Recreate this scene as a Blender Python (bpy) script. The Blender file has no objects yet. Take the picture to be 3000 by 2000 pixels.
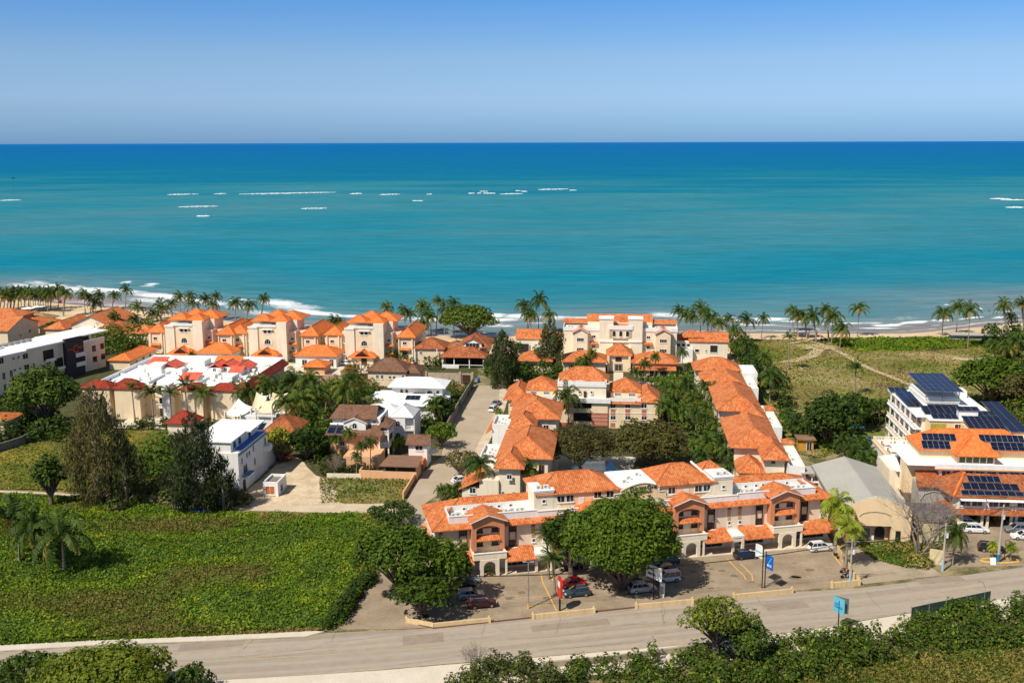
import bpy, math, random
import numpy as np
from mathutils import Vector, Matrix
# ---------------------------------------------------------------- camera
sc = bpy.context.scene
COL = sc.collection
F, CX, CY, CAMH = 3060., 1500., 1000., 72.
PITCH = math.atan(583.5 / F); ROLL = math.radians(.17)
cP, sP = math.cos(PITCH), math.sin(PITCH); cR, sR = math.cos(-ROLL), math.sin(-ROLL)
cam = bpy.data.objects.new('camera', bpy.data.cameras.new('camera')); COL.objects.link(cam); sc.camera = cam
cam.data.sensor_width = 36; cam.data.lens = F / 3000 * 36; cam.data.clip_start = 1; cam.data.clip_end = 200000
r_, u_, b_ = Vector((cR, sR * sP, sR * cP)), Vector((-sR, cR * sP, cR * cP)), Vector((0, -cP, sP))
cam.matrix_world = Matrix(((r_.x, u_.x, b_.x, 0), (r_.y, u_.y, b_.y, 0), (r_.z, u_.z, b_.z, CAMH), (0, 0, 0, 1)))
# ---------------------------------------------------------------- light
SUN_EL, SUN_AZ = 50., 225.
sc.view_settings.view_transform = 'Standard'; sc.view_settings.look = 'None'
sc.view_settings.exposure = 0.2; sc.view_settings.gamma = 1
w = bpy.data.worlds.new('World'); sc.world = w; w.use_nodes = True
nt = w.node_tree; bg = nt.nodes['Background']; sky = nt.nodes.new('ShaderNodeTexSky')
sky.sky_type = 'NISHITA'; sky.sun_disc = False; sky.sun_elevation = math.radians(SUN_EL); sky.sun_rotation = math.radians(SUN_AZ)
sky.altitude = 60; sky.air_density = 1.0; sky.dust_density = 0.2; sky.ozone_density = 3.0
# the low sky of the tropics photograph is a deep clear blue: tint it by height above the horizon
tc = nt.nodes.new('ShaderNodeTexCoord'); sx = nt.nodes.new('ShaderNodeSeparateXYZ'); rp = nt.nodes.new('ShaderNodeValToRGB')
nt.links.new(tc.outputs['Generated'], sx.inputs[0]); nt.links.new(sx.outputs['Z'], rp.inputs['Fac'])
cr = rp.color_ramp; cr.elements[0].position = 0; cr.elements[0].color = (.33, .66, 1.45, 1)
cr.elements[1].position = .5; cr.elements[1].color = (1.5, 1.2, .88, 1)
for p, c in ((.018, (.46, .76, 1.44, 1)), (.04, (.66, .88, 1.42, 1)), (.075, (.72, .92, 1.30, 1)), (.16, (.30, .80, 1.40, 1))):
    e = cr.elements.new(p); e.color = c
mx = nt.nodes.new('ShaderNodeMix'); mx.data_type = 'RGBA'; mx.blend_type = 'MULTIPLY'; mx.inputs[0].default_value = 1
nt.links.new(sky.outputs[0], mx.inputs[6]); nt.links.new(rp.outputs[0], mx.inputs[7]); nt.links.new(mx.outputs[2], bg.inputs[0])
bg.inputs[1].default_value = .075
sl = bpy.data.lights.new('sun', 'SUN'); sl.energy = 4.6; sl.angle = math.radians(.5); sl.color = (1, .93, .82)
so = bpy.data.objects.new('sun', sl); COL.objects.link(so)
se, sa = math.radians(SUN_EL), math.radians(SUN_AZ)
so.rotation_euler = Vector((math.sin(sa) * math.cos(se), math.cos(sa) * math.cos(se), math.sin(se))).to_track_quat('Z', 'Y').to_euler()
sc.cycles.max_bounces = 5; sc.cycles.transparent_max_bounces = 4
# ---------------------------------------------------------------- photo pixel -> place on the ground or on a wall plane
def ray(px, py):
    x, y = px - CX, CY - py
    a, b = x * cR - y * sR, x * sR + y * cR
    return a, F * cP + b * sP, -F * sP + b * cP
def P(px, py, z=0.):
    x, y, q = ray(px, py); t = (z - CAMH) / q
    return Vector((x * t, y * t, z))
def rng(seed): return np.random.default_rng(seed)
# ---------------------------------------------------------------- materials
MATS = {}
def mat(name, col, rough=.8, var=.12, scale=.6, bump=0., spec=.3, metal=0., col2=None, det=6., thr=None, streak=0., fine=None):
    if name in MATS: return MATS[name]
    m = bpy.data.materials.new(name); m.use_nodes = True; n = m.node_tree.nodes; l = m.node_tree.links
    p = n['Principled BSDF']; p.inputs['Roughness'].default_value = rough; p.inputs['Metallic'].default_value = metal
    p.inputs['Specular IOR Level'].default_value = spec
    g = n.new('ShaderNodeNewGeometry'); t = n.new('ShaderNodeTexNoise'); t.inputs['Scale'].default_value = scale
    t.inputs['Detail'].default_value = det; t.inputs['Roughness'].default_value = .6
    l.new(g.outputs['Position'], t.inputs['Vector'])
    r = n.new('ShaderNodeValToRGB'); l.new(t.outputs[0], r.inputs[0])
    a, b = thr or (.32, .68)
    r.color_ramp.elements[0].position = a; r.color_ramp.elements[1].position = b
    c2 = col2 or tuple(min(1, c * (1 + var)) for c in col)
    c1 = col if col2 else tuple(c * (1 - var) for c in col)
    r.color_ramp.elements[0].color = (*c1, 1); r.color_ramp.elements[1].color = (*c2, 1)
    out = r.outputs[0]
    if fine:   # (scale, amount)
        t2 = n.new('ShaderNodeTexNoise'); t2.inputs['Scale'].default_value = fine[0]; t2.inputs['Detail'].default_value = 4
        l.new(g.outputs['Position'], t2.inputs['Vector'])
        q = n.new('ShaderNodeMapRange'); q.inputs[1].default_value = .3; q.inputs[2].default_value = .7
        q.inputs[3].default_value = 1 - fine[1]; q.inputs[4].default_value = 1 + fine[1]; l.new(t2.outputs[0], q.inputs[0])
        v = n.new('ShaderNodeVectorMath'); v.operation = 'SCALE'; l.new(out, v.inputs[0]); l.new(q.outputs[0], v.inputs['Scale']); out = v.outputs[0]
    if streak:  # rain streaks running down a wall
        mp = n.new('ShaderNodeMapping'); mp.inputs['Scale'].default_value = (1.6, 1.6, .12); l.new(g.outputs['Position'], mp.inputs[0])
        t3 = n.new('ShaderNodeTexNoise'); t3.inputs['Scale'].default_value = 1.1; t3.inputs['Detail'].default_value = 5; l.new(mp.outputs[0], t3.inputs['Vector'])
        q = n.new('ShaderNodeMapRange'); q.inputs[1].default_value = .45; q.inputs[2].default_value = .75
        q.inputs[3].default_value = 1; q.inputs[4].default_value = 1 - streak; l.new(t3.outputs[0], q.inputs[0])
        v = n.new('ShaderNodeVectorMath'); v.operation = 'SCALE'; l.new(out, v.inputs[0]); l.new(q.outputs[0], v.inputs['Scale']); out = v.outputs[0]
    l.new(out, p.inputs['Base Color'])
    if bump:
        bm = n.new('ShaderNodeBump'); bm.inputs['Strength'].default_value = bump; bm.inputs['Distance'].default_value = .3
        l.new(t.outputs[0], bm.inputs['Height']); l.new(bm.outputs[0], p.inputs['Normal'])
    MATS[name] = m; return m
def tilemat(name, c1, c2, c3, du=.36, dv=.5, dark=.62):
    """clay tiles: every tile its own shade, half-round columns down the slope"""
    if name in MATS: return MATS[name]
    m = bpy.data.materials.new(name); m.use_nodes = True; n = m.node_tree.nodes; l = m.node_tree.links
    p = n['Principled BSDF']; p.inputs['Roughness'].default_value = .75; p.inputs['Specular IOR Level'].default_value = .2
    uv = n.new('ShaderNodeUVMap'); s = n.new('ShaderNodeSeparateXYZ'); l.new(uv.outputs[0], s.inputs[0])
    def mth(op, a, b=None):
        q = n.new('ShaderNodeMath'); q.operation = op
        for i, x in enumerate((a, b)):
            if x is None: continue
            if isinstance(x, (int, float)): q.inputs[i].default_value = x
            else: l.new(x, q.inputs[i])
        return q.outputs[0]
    cu = mth('DIVIDE', s.outputs[0], du); cv = mth('DIVIDE', s.outputs[1], dv)
    fu = mth('FLOOR', cu); fv = mth('FLOOR', cv)
    cb = n.new('ShaderNodeCombineXYZ'); l.new(fu, cb.inputs[0]); l.new(fv, cb.inputs[1])
    wn = n.new('ShaderNodeTexWhiteNoise'); wn.noise_dimensions = '2D'; l.new(cb.outputs[0], wn.inputs['Vector'])
    g = n.new('ShaderNodeNewGeometry'); t = n.new('ShaderNodeTexNoise'); t.inputs['Scale'].default_value = .35; t.inputs['Detail'].default_value = 5
    l.new(g.outputs['Position'], t.inputs['Vector'])
    f = mth('ADD', mth('MULTIPLY', wn.outputs[0], .42), mth('MULTIPLY', t.outputs[0], .62))
    r = n.new('ShaderNodeValToRGB'); l.new(f, r.inputs[0]); e = r.color_ramp.elements
    e[0].position = .2; e[0].color = (*c3, 1); e[1].position = .8; e[1].color = (*c2, 1); k = r.color_ramp.elements.new(.42); k.color = (*c1, 1)
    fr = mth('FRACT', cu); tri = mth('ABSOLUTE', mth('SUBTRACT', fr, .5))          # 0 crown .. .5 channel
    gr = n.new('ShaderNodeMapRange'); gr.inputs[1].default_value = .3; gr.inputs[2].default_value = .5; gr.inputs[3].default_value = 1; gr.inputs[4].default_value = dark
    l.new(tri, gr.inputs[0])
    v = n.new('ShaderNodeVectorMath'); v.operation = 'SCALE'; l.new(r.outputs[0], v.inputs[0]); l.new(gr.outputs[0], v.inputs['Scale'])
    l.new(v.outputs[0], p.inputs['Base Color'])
    h = mth('ADD', mth('MULTIPLY', tri, -1.), mth('MULTIPLY', mth('FRACT', cv), -.25))
    bm = n.new('ShaderNodeBump'); bm.inputs['Strength'].default_value = .5; bm.inputs['Distance'].default_value = .1
    l.new(h, bm.inputs['Height']); l.new(bm.outputs[0], p.inputs['Normal'])
    MATS[name] = m; return m
def leafmat(name, c1, c2, c3=None, sc_=.5, tr=.25):
    """leaf colour by leaf clump (position noise) and per object"""
    if name in MATS: return MATS[name]
    m = bpy.data.materials.new(name); m.use_nodes = True; n = m.node_tree.nodes; l = m.node_tree.links
    p = n['Principled BSDF']; p.inputs['Roughness'].default_value = .65; p.inputs['Specular IOR Level'].default_value = .18
    g = n.new('ShaderNodeNewGeometry'); t = n.new('ShaderNodeTexNoise'); t.inputs['Scale'].default_value = sc_; t.inputs['Detail'].default_value = 8
    t.inputs['Roughness'].default_value = .75; l.new(g.outputs['Position'], t.inputs['Vector'])
    o = n.new('ShaderNodeObjectInfo'); a = n.new('ShaderNodeMath'); a.operation = 'MULTIPLY_ADD'; a.inputs[1].default_value = .22; l.new(o.outputs['Random'], a.inputs[0])
    s2 = n.new('ShaderNodeMath'); s2.operation = 'SUBTRACT'; s2.inputs[1].default_value = .11; l.new(t.outputs[0], s2.inputs[0]); l.new(s2.outputs[0], a.inputs[2])
    r = n.new('ShaderNodeValToRGB'); l.new(a.outputs[0], r.inputs[0]); e = r.color_ramp.elements
    e[0].position = .34; e[0].color = (*c1, 1); e[1].position = .62; e[1].color = (*c2, 1)
    if c3: k = r.color_ramp.elements.new(.74); k.color = (*c3, 1)
    l.new(r.outputs[0], p.inputs['Base Color'])
    tb = n.new('ShaderNodeBsdfTranslucent'); l.new(r.outputs[0], tb.inputs[0]); ms = n.new('ShaderNodeMixShader'); ms.inputs[0].default_value = tr
    l.new(p.outputs[0], ms.inputs[1]); l.new(tb.outputs[0], ms.inputs[2]); l.new(ms.outputs[0], n['Material Output'].inputs[0])
    MATS[name] = m; return m
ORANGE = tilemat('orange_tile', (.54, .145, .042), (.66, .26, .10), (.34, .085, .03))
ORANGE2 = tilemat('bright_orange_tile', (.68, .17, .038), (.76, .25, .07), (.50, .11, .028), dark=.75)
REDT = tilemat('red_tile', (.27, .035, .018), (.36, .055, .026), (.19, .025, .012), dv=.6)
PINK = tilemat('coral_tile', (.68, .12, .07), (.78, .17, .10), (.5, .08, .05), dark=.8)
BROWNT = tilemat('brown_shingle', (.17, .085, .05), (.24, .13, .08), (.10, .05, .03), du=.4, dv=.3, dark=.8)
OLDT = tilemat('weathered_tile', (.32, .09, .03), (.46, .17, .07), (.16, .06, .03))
WHITE = mat('white_paint', (.80, .78, .74), .7, .04, .5, streak=.10)
WROOF = mat('white_roof', (.86, .86, .85), .7, .04, .4, thr=(.25, .6))
CREAM = mat('cream_paint', (.80, .64, .43), .8, .05, .4, streak=.12)
PALE = mat('pale_wall', (.82, .71, .54), .8, .05, .4, streak=.12)
GREYW = mat('greige_wall', (.74, .60, .46), .8, .05, .4, streak=.14)
SALMON = mat('salmon_paint', (.62, .26, .13), .8, .06, .5, streak=.1)
PEACH = mat('peach_paint', (.74, .42, .23), .8, .05, .5, streak=.1)
YELL = mat('yellow_cream', (.80, .60, .36), .8, .04, .4, streak=.1)
BRICK = mat('terracotta_panel', (.45, .15, .09), .8, .06, .5)
TAN = mat('tan_stripe', (.48, .32, .14), .8, .06, .5)
CONC = mat('concrete', (.42, .39, .34), .9, .12, .5, streak=.2)
DCONC = mat('dark_concrete', (.20, .18, .16), .9, .2, .5, streak=.2)
CHAR = mat('charcoal_panel', (.018, .024, .035), .6, .1, .4)
GLASS = mat('dark_glass', (.02, .025, .03), .08, .3, .8, spec=.6)
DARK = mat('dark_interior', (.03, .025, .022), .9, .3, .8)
WOOD = mat('dark_wood', (.06, .025, .015), .6, .2, 2.)
METAL = mat('grey_metal', (.35, .34, .32), .5, .1, .6, metal=.4)
BLACK = mat('black_metal', (.015, .014, .014), .5, .1, 1.)
ACW = mat('unit_casing', (.70, .68, .62), .6, .06, 2.)
SOLAR = mat('solar_glass', (.008, .012, .035), .12, .3, .5, spec=.5)
STONE = mat('stone_wall', (.40, .33, .24), .9, .25, 1.5, bump=.4)
BLUE = mat('blue_paint', (.02, .12, .45), .5, .1, 1.)
# ---------------------------------------------------------------- mesh builder
class MB:
    def __init__(s): s.v = []; s.f = []; s.m = []
    def poly(s, pts, mi=0):
        i = len(s.v); s.v += [tuple(p) for p in pts]; s.f.append(tuple(range(i, i + len(pts)))); s.m.append(mi); return s
    def box(s, x0, x1, y0, y1, z0, z1, mi=0):
        i = len(s.v); s.v += [(x, y, z) for z in (z0, z1) for x, y in ((x0, y0), (x1, y0), (x1, y1), (x0, y1))]
        for q in ((3, 2, 1, 0), (4, 5, 6, 7), (0, 1, 5, 4), (1, 2, 6, 5), (2, 3, 7, 6), (3, 0, 4, 7)):
            s.f.append(tuple(i + k for k in q)); s.m.append(mi)
        return s
    def prism(s, pts, z0, z1, mi=0):      # pts counter-clockwise in plan
        n = len(pts); i = len(s.v); s.v += [(p[0], p[1], z0) for p in pts] + [(p[0], p[1], z1) for p in pts]
        s.f.append(tuple(i + k for k in range(n))[::-1]); s.m.append(mi); s.f.append(tuple(i + n + k for k in range(n))); s.m.append(mi)
        for k in range(n):
            j = (k + 1) % n; s.f.append((i + k, i + j, i + n + j, i + n + k)); s.m.append(mi)
        return s
    def slab(s, pts, t=.12, mi=0):        # a thick sheet, pts = top face, any plane
        n = len(pts); i = len(s.v); s.v += [tuple(p) for p in pts] + [(p[0], p[1], p[2] - t) for p in pts]
        s.f.append(tuple(range(i, i + n))); s.m.append(mi); s.f.append(tuple(i + n + k for k in range(n))[::-1]); s.m.append(mi)
        for k in range(n):
            j = (k + 1) % n; s.f.append((i + k, i + n + k, i + n + j, i + j)); s.m.append(mi)
        return s
    def wallpoly(s, pts, y0, y1, mi=0):   # pts (x,z) counter-clockwise seen from the front (-y)
        n = len(pts); i = len(s.v); s.v += [(p[0], y0, p[1]) for p in pts] + [(p[0], y1, p[1]) for p in pts]
        s.f.append(tuple(i + k for k in range(n))); s.m.append(mi); s.f.append(tuple(i + n + k for k in range(n))[::-1]); s.m.append(mi)
        for k in range(n):
            j = (k + 1) % n; s.f.append((i + k, i + n + k, i + n + j, i + j)); s.m.append(mi)
        return s
    def tube(s, pts, rad, k=6, mi=0, cap=True):
        pts = [Vector(p) for p in pts]; R = rad if isinstance(rad, (list, tuple)) else [rad] * len(pts); i = len(s.v)
        for a, p in enumerate(pts):
            d = (pts[min(a + 1, len(pts) - 1)] - pts[max(a - 1, 0)]).normalized()
            x = d.cross(Vector((0, 0, 1)) if abs(d.z) < .95 else Vector((1, 0, 0))).normalized(); y = d.cross(x)
            s.v += [tuple(p + (x * math.cos(6.2832 * j / k) + y * math.sin(6.2832 * j / k)) * R[a]) for j in range(k)]
        for a in range(len(pts) - 1):
            for j in range(k):
                q = (j + 1) % k; s.f.append((i + a * k + j, i + a * k + q, i + a * k + k + q, i + a * k + k + j)); s.m.append(mi)
        if cap:
            s.f.append(tuple(i + j for j in range(k))[::-1]); s.m.append(mi); s.f.append(tuple(i + (len(pts) - 1) * k + j for j in range(k))); s.m.append(mi)
        return s
    def hip(s, x0, x1, y0, y1, z, h, o=.5, t=.18, caps=True, k=1.):
        x0 -= o; x1 += o; y0 -= o; y1 += o; w, d = x1 - x0, y1 - y0; q = min(w, d) / 2 * k; ym = (y0 + y1) / 2; xm = (x0 + x1) / 2
        if w >= d: a, b = (x0 + q, ym, z + h), (x1 - q, ym, z + h)
        else: a, b = (xm, y0 + q, z + h), (xm, y1 - q, z + h)
        c = [(x0, y0, z), (x1, y0, z), (x1, y1, z), (x0, y1, z)]
        if w >= d: F_ = [(c[0], c[1], b, a), (c[1], c[2], b), (c[2], c[3], a, b), (c[3], c[0], a)]; hp = [(c[0], a), (c[1], b), (c[2], b), (c[3], a), (a, b)]
        else: F_ = [(c[0], c[1], a), (c[1], c[2], b, a), (c[2], c[3], b), (c[3], c[0], a, b)]; hp = [(c[0], a), (c[1], a), (c[2], b), (c[3], b), (a, b)]
        for f in F_: s.slab(f, t)
        s.caps(hp) if caps else 0
        return s
    def caps(s, lines, r=.13):
        for a, b in lines:
            if (Vector(a) - Vector(b)).length > .3: s.tube([a, b], r, 5)
        return s
    def gable(s, x0, x1, y0, y1, z, h, axis='y', o=.4, t=.18):   # ridge along axis
        x0 -= o; x1 += o; y0 -= o; y1 += o
        if axis == 'y':
            m = (x0 + x1) / 2; a, b = (m, y0, z + h), (m, y1, z + h)
            s.slab([(x0, y0, z), a, b, (x0, y1, z)], t); s.slab([a, (x1, y0, z), (x1, y1, z), b], t)
        else:
            m = (y0 + y1) / 2; a, b = (x0, m, z + h), (x1, m, z + h)
            s.slab([(x0, y0, z), (x1, y0, z), b, a], t); s.slab([a, b, (x1, y1, z), (x0, y1, z)], t)
        s.caps([(a, b)]); return s
    def build(s, name, m, parent=None, smooth=False):
        me = bpy.data.meshes.new(name); me.from_pydata(s.v, [], s.f)
        for q in (m if isinstance(m, (list, tuple)) else [m]): me.materials.append(q)
        if any(s.m): me.polygons.foreach_set('material_index', s.m)
        nl = len(me.loops); me.uv_layers.new(name='UVMap'); uv = np.zeros((nl, 2), 'f'); V = np.array(s.v)
        no = np.zeros(len(me.polygons) * 3, 'f'); me.polygons.foreach_get('normal', no); no = no.reshape(-1, 3); k = 0
        for a, f in enumerate(s.f):
            nn = no[a]; ux = np.array((-nn[1], nn[0], 0.)); L = np.linalg.norm(ux)
            ux = ux / L if L > 1e-3 else np.array((1., 0, 0)); uy = np.cross(nn, ux); q = V[list(f)]
            uv[k:k + len(f), 0] = q @ ux; uv[k:k + len(f), 1] = q @ uy; k += len(f)
        me.uv_layers[0].data.foreach_set('uv', uv.ravel())
        if smooth: me.polygons.foreach_set('use_smooth', [True] * len(me.polygons))
        me.update(); o = bpy.data.objects.new(name, me); COL.objects.link(o)
        if parent: o.parent = parent
        return o
def tag(o, label=None, cat=None, group=None, kind=None):
    if label: o['label'] = label
    if cat: o['category'] = cat
    if group: o['group'] = group
    if kind: o['kind'] = kind
    return o
def empty(name, loc, rz=0., label=None, cat=None, group=None):
    o = bpy.data.objects.new(name, None); COL.objects.link(o); o.location = loc; o.rotation_euler = (0, 0, rz); o.empty_display_size = .5
    return tag(o, label, cat, group)
def fastmesh(name, V, Fq, mats, mi=None, smooth=False):
    """V (n,3) float, Fq (m,4) int"""
    me = bpy.data.meshes.new(name); me.vertices.add(len(V)); me.vertices.foreach_set('co', np.asarray(V, 'f').ravel())
    n = len(Fq); k = Fq.shape[1]; me.loops.add(n * k); me.loops.foreach_set('vertex_index', Fq.astype('i').ravel())
    me.polygons.add(n); me.polygons.foreach_set('loop_start', np.arange(0, n * k, k, dtype='i'))
    for q in mats: me.materials.append(q)
    if mi is not None: me.polygons.foreach_set('material_index', np.asarray(mi, 'i'))
    if smooth: me.polygons.foreach_set('use_smooth', np.ones(n, bool))
    me.update(calc_edges=True); me.validate(); return me
def link(name, me, parent=None, loc=None):
    o = bpy.data.objects.new(name, me); COL.objects.link(o)
    if parent: o.parent = parent
    if loc is not None: o.location = loc
    return o
# a building frame: x along the facade, y away from the camera side, z up
class B:
    def __init__(s, name, label, cat, A, Bp=None, yaw=None, group=None):
        a = P(*A); s.o = Vector((a.x, a.y, 0))
        if Bp: b = P(*Bp); s.yaw = math.atan2(b.y - a.y, b.x - a.x)
        else: s.yaw = math.radians(yaw)
        s.c, s.s = math.cos(s.yaw), math.sin(s.yaw); s.e = empty(name, s.o, s.yaw, label, cat, group) if name else None
    def loc(s, x, y): dx, dy = x - s.o.x, y - s.o.y; return dx * s.c + dy * s.s, -dx * s.s + dy * s.c
    def uv(s, px, py, z): p = P(px, py, z); return s.loc(p.x, p.y)
    def wp(s, x, y, z=0): return Vector((s.o.x + x * s.c - y * s.s, s.o.y + x * s.s + y * s.c, z))
    def add(s, part, m, mb, parent=None, smooth=False): return mb.build(part, m, parent or s.e, smooth)
    def box(s, part, m, *b): return s.add(part, m, MB().box(*b))
    def walls(s, m, boxes, part='wall'):
        # boxes that touch are one piece; pieces that stand apart become parts of their own
        left = list(boxes); o = None
        while left:
            grp = [left.pop(0)]; i = 0
            while i < len(grp):
                a = grp[i]; i += 1
                for c in left[:]:
                    if all(a[k] <= c[k + 1] + .06 and c[k] <= a[k + 1] + .06 for k in (0, 2, 4)): grp.append(c); left.remove(c)
            mb = MB()
            for c in grp: mb.box(*c)
            o = s.add(part, m, mb)
        return o
    def hips(s, m, L, part='roof'):
        for a in L: s.add(part, m, MB().hip(*a[:6], **(a[6] if len(a) > 6 else {})))
    def win(s, x, z, w=1.2, h=1.2, y=0., face='F', fm=None, arch=False, bars=1, name='window', pm=None):
        """face F: plane y, looking -y; R: plane x=y value, looking +x ; L: looking -x"""
        fm = fm or WHITE; T = .09; k = 5
        def tr(mb):
            if face == 'F': return mb
            out = []
            for (a, b, c) in mb.v:
                if face == 'R': out.append((y - (b - y), a, c))
                elif face == 'L': out.append((y + (b - y), a, c))
            mb.v = out
            if face == 'R': mb.f = [f[:] for f in mb.f]
            else: mb.f = [f[::-1] for f in mb.f]
            return mb
        def outline(d):
            if not arch: return [(x - w / 2 - d, z - d), (x + w / 2 + d, z - d), (x + w / 2 + d, z + h + d), (x - w / 2 - d, z + h + d)]
            r = w / 2 + d; top = z + h - w / 2
            return [(x - r, z - d), (x + r, z - d)] + [(x + r * math.cos(math.pi * i / 8), top + r * math.sin(math.pi * i / 8)) for i in range(9)]
        a, b = outline(T), outline(0); mb = MB(); n = len(a)
        for i in range(n):
            j = (i + 1) % n; mb.wallpoly([a[i], a[j], b[j], b[i]], y - .07, y + .02)
        for i in range(1, bars + 1): q = x - w / 2 + w * i / (bars + 1); mb.box(q - .03, q + .03, y - .06, y, z, z + h * (.8 if arch else 1))
        if name == 'window': mb.box(x - w / 2 - .16, x + w / 2 + .16, y - .16, y, z - .2, z - T)
        o = s.add(name, fm, tr(mb)); s.add('pane', pm or GLASS, tr(MB().wallpoly(b, y - .03, y + .01)), o); return o
    def wins(s, L, **k):
        for a in L: s.win(*a, **k)
# ---------------------------------------------------------------- noise, polygons, leaves
def vnoise(x, y, seed=0):
    xi, yi = np.floor(x).astype(np.int64), np.floor(y).astype(np.int64); fx, fy = x - xi, y - yi
    fx = fx * fx * (3 - 2 * fx); fy = fy * fy * (3 - 2 * fy)
    def h(a, b):
        n = (a * 374761393 + b * 668265263 + seed * 974711) & 0x7fffffff; n = ((n ^ (n >> 13)) * 1274126177) & 0x7fffffff
        return ((n ^ (n >> 16)) & 0xffff) / 65535.
    return (h(xi, yi) * (1 - fx) + h(xi + 1, yi) * fx) * (1 - fy) + (h(xi, yi + 1) * (1 - fx) + h(xi + 1, yi + 1) * fx) * fy
def fbm(x, y, o=4, seed=0):
    s = 0; a = .5
    for i in range(o): s = s + a * vnoise(x * 2 ** i, y * 2 ** i, seed + i * 17); a *= .5
    return s / (1 - .5 ** o)
def inpoly(x, y, poly):
    c = np.zeros(x.shape, bool); n = len(poly)
    for i in range(n):
        x0, y0 = poly[i]; x1, y1 = poly[(i + 1) % n]
        if y0 == y1: continue
        q = ((y0 > y) != (y1 > y)) & (x < (x1 - x0) * (y - y0) / (y1 - y0) + x0); c ^= q
    return c
def W(pts, z=0.): return [(P(a, b, z).x, P(a, b, z).y) for a, b in pts]
def sample(poly, n, g):
    p = np.array(poly); lo, hi = p.min(0), p.max(0); out = []
    tot = 0
    while tot < n:
        q = lo + (hi - lo) * g.random((n * 2, 2)); q = q[inpoly(q[:, 0], q[:, 1], poly)]; out.append(q); tot += len(q)
        if len(q) == 0: break
    return np.concatenate(out)[:n]
def quads(pos, size, g, up=.6, asp=1.7, nrm=None):
    n = len(pos); N = g.normal(size=(n, 3)); N /= np.linalg.norm(N, axis=1)[:, None]
    if nrm is not None: N = N * .75 + nrm
    N[:, 2] += up; N /= np.linalg.norm(N, axis=1)[:, None]
    T = np.cross(N, g.normal(size=(n, 3))); T /= np.linalg.norm(T, axis=1)[:, None] + 1e-9; Bq = np.cross(N, T)
    s = (size * (.45 + 1.5 * g.random(n) ** 1.8))[:, None]
    V = np.stack([pos - T * s * asp / 2, pos - Bq * s / 2, pos + T * s * asp / 2, pos + Bq * s / 2], 1).reshape(-1, 3)
    return V, np.arange(4 * n).reshape(n, 4)
# ---------------------------------------------------------------- shoreline
SHP = [(-60, 862), (0, 868), (178, 884), (375, 902), (560, 922), (760, 945), (1000, 964), (1200, 974), (1446, 980), (1800, 974), (2166, 971), (2485, 972), (2655, 971), (2783, 960), (2910, 947), (3060, 933)]
_s = [P(a, b, -.3) for a, b in SHP]; SX = np.array([-1500., -400] + [p.x for p in _s] + [330, 1500]); SY = np.array([700., 500] + [p.y for p in _s] + [455, 640])
def ys(x): return np.interp(x, SX, SY)
XS = np.concatenate([np.linspace(-1500, -320, 12), np.arange(-310, 311, 3.), np.linspace(320, 1500, 12)])
def sheet(name, rows, mats, attr=None):
    """rows: list of (offset from the waterline seaward, z)"""
    V = [(x, ys(x) + o, z) for o, z in rows for x in XS]; n = len(XS)
    Fq = [(r * n + i, r * n + i + 1, (r + 1) * n + i + 1, (r + 1) * n + i) for r in range(len(rows) - 1) for i in range(n - 1)]
    return fastmesh(name, np.array(V), np.array(Fq), mats, smooth=True)
LAND = mat('land', (.10, .095, .035), .95, .3, .25, col2=(.30, .24, .12), thr=(.4, .62), fine=(2., .25))
me = sheet('ground', [(-60, 0), (-900, 0)], [LAND]); tag(link('ground', me), kind='structure')
SAND = mat('sand', (.52, .38, .225), .95, .1, .12, col2=(.68, .52, .33), thr=(.35, .65), fine=(1.2, .08))
me = sheet('beach', [(-60, 0), (-58, .02), (-24, .04), (-12, .0), (-5, -.16), (0, -.3), (4, -.5), (10, -1)], [SAND]); tag(link('beach', me), kind='structure')
WETS = mat('wet_sand', (.22, .17, .125), .35, .1, .1, col2=(.30, .24, .17), spec=.5)
me = sheet('wet_sand', [(-4.5, -.158), (-3, -.20), (0, -.285), (4, -.485)], [WETS]); tag(link('wet_sand', me), kind='structure')
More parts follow.
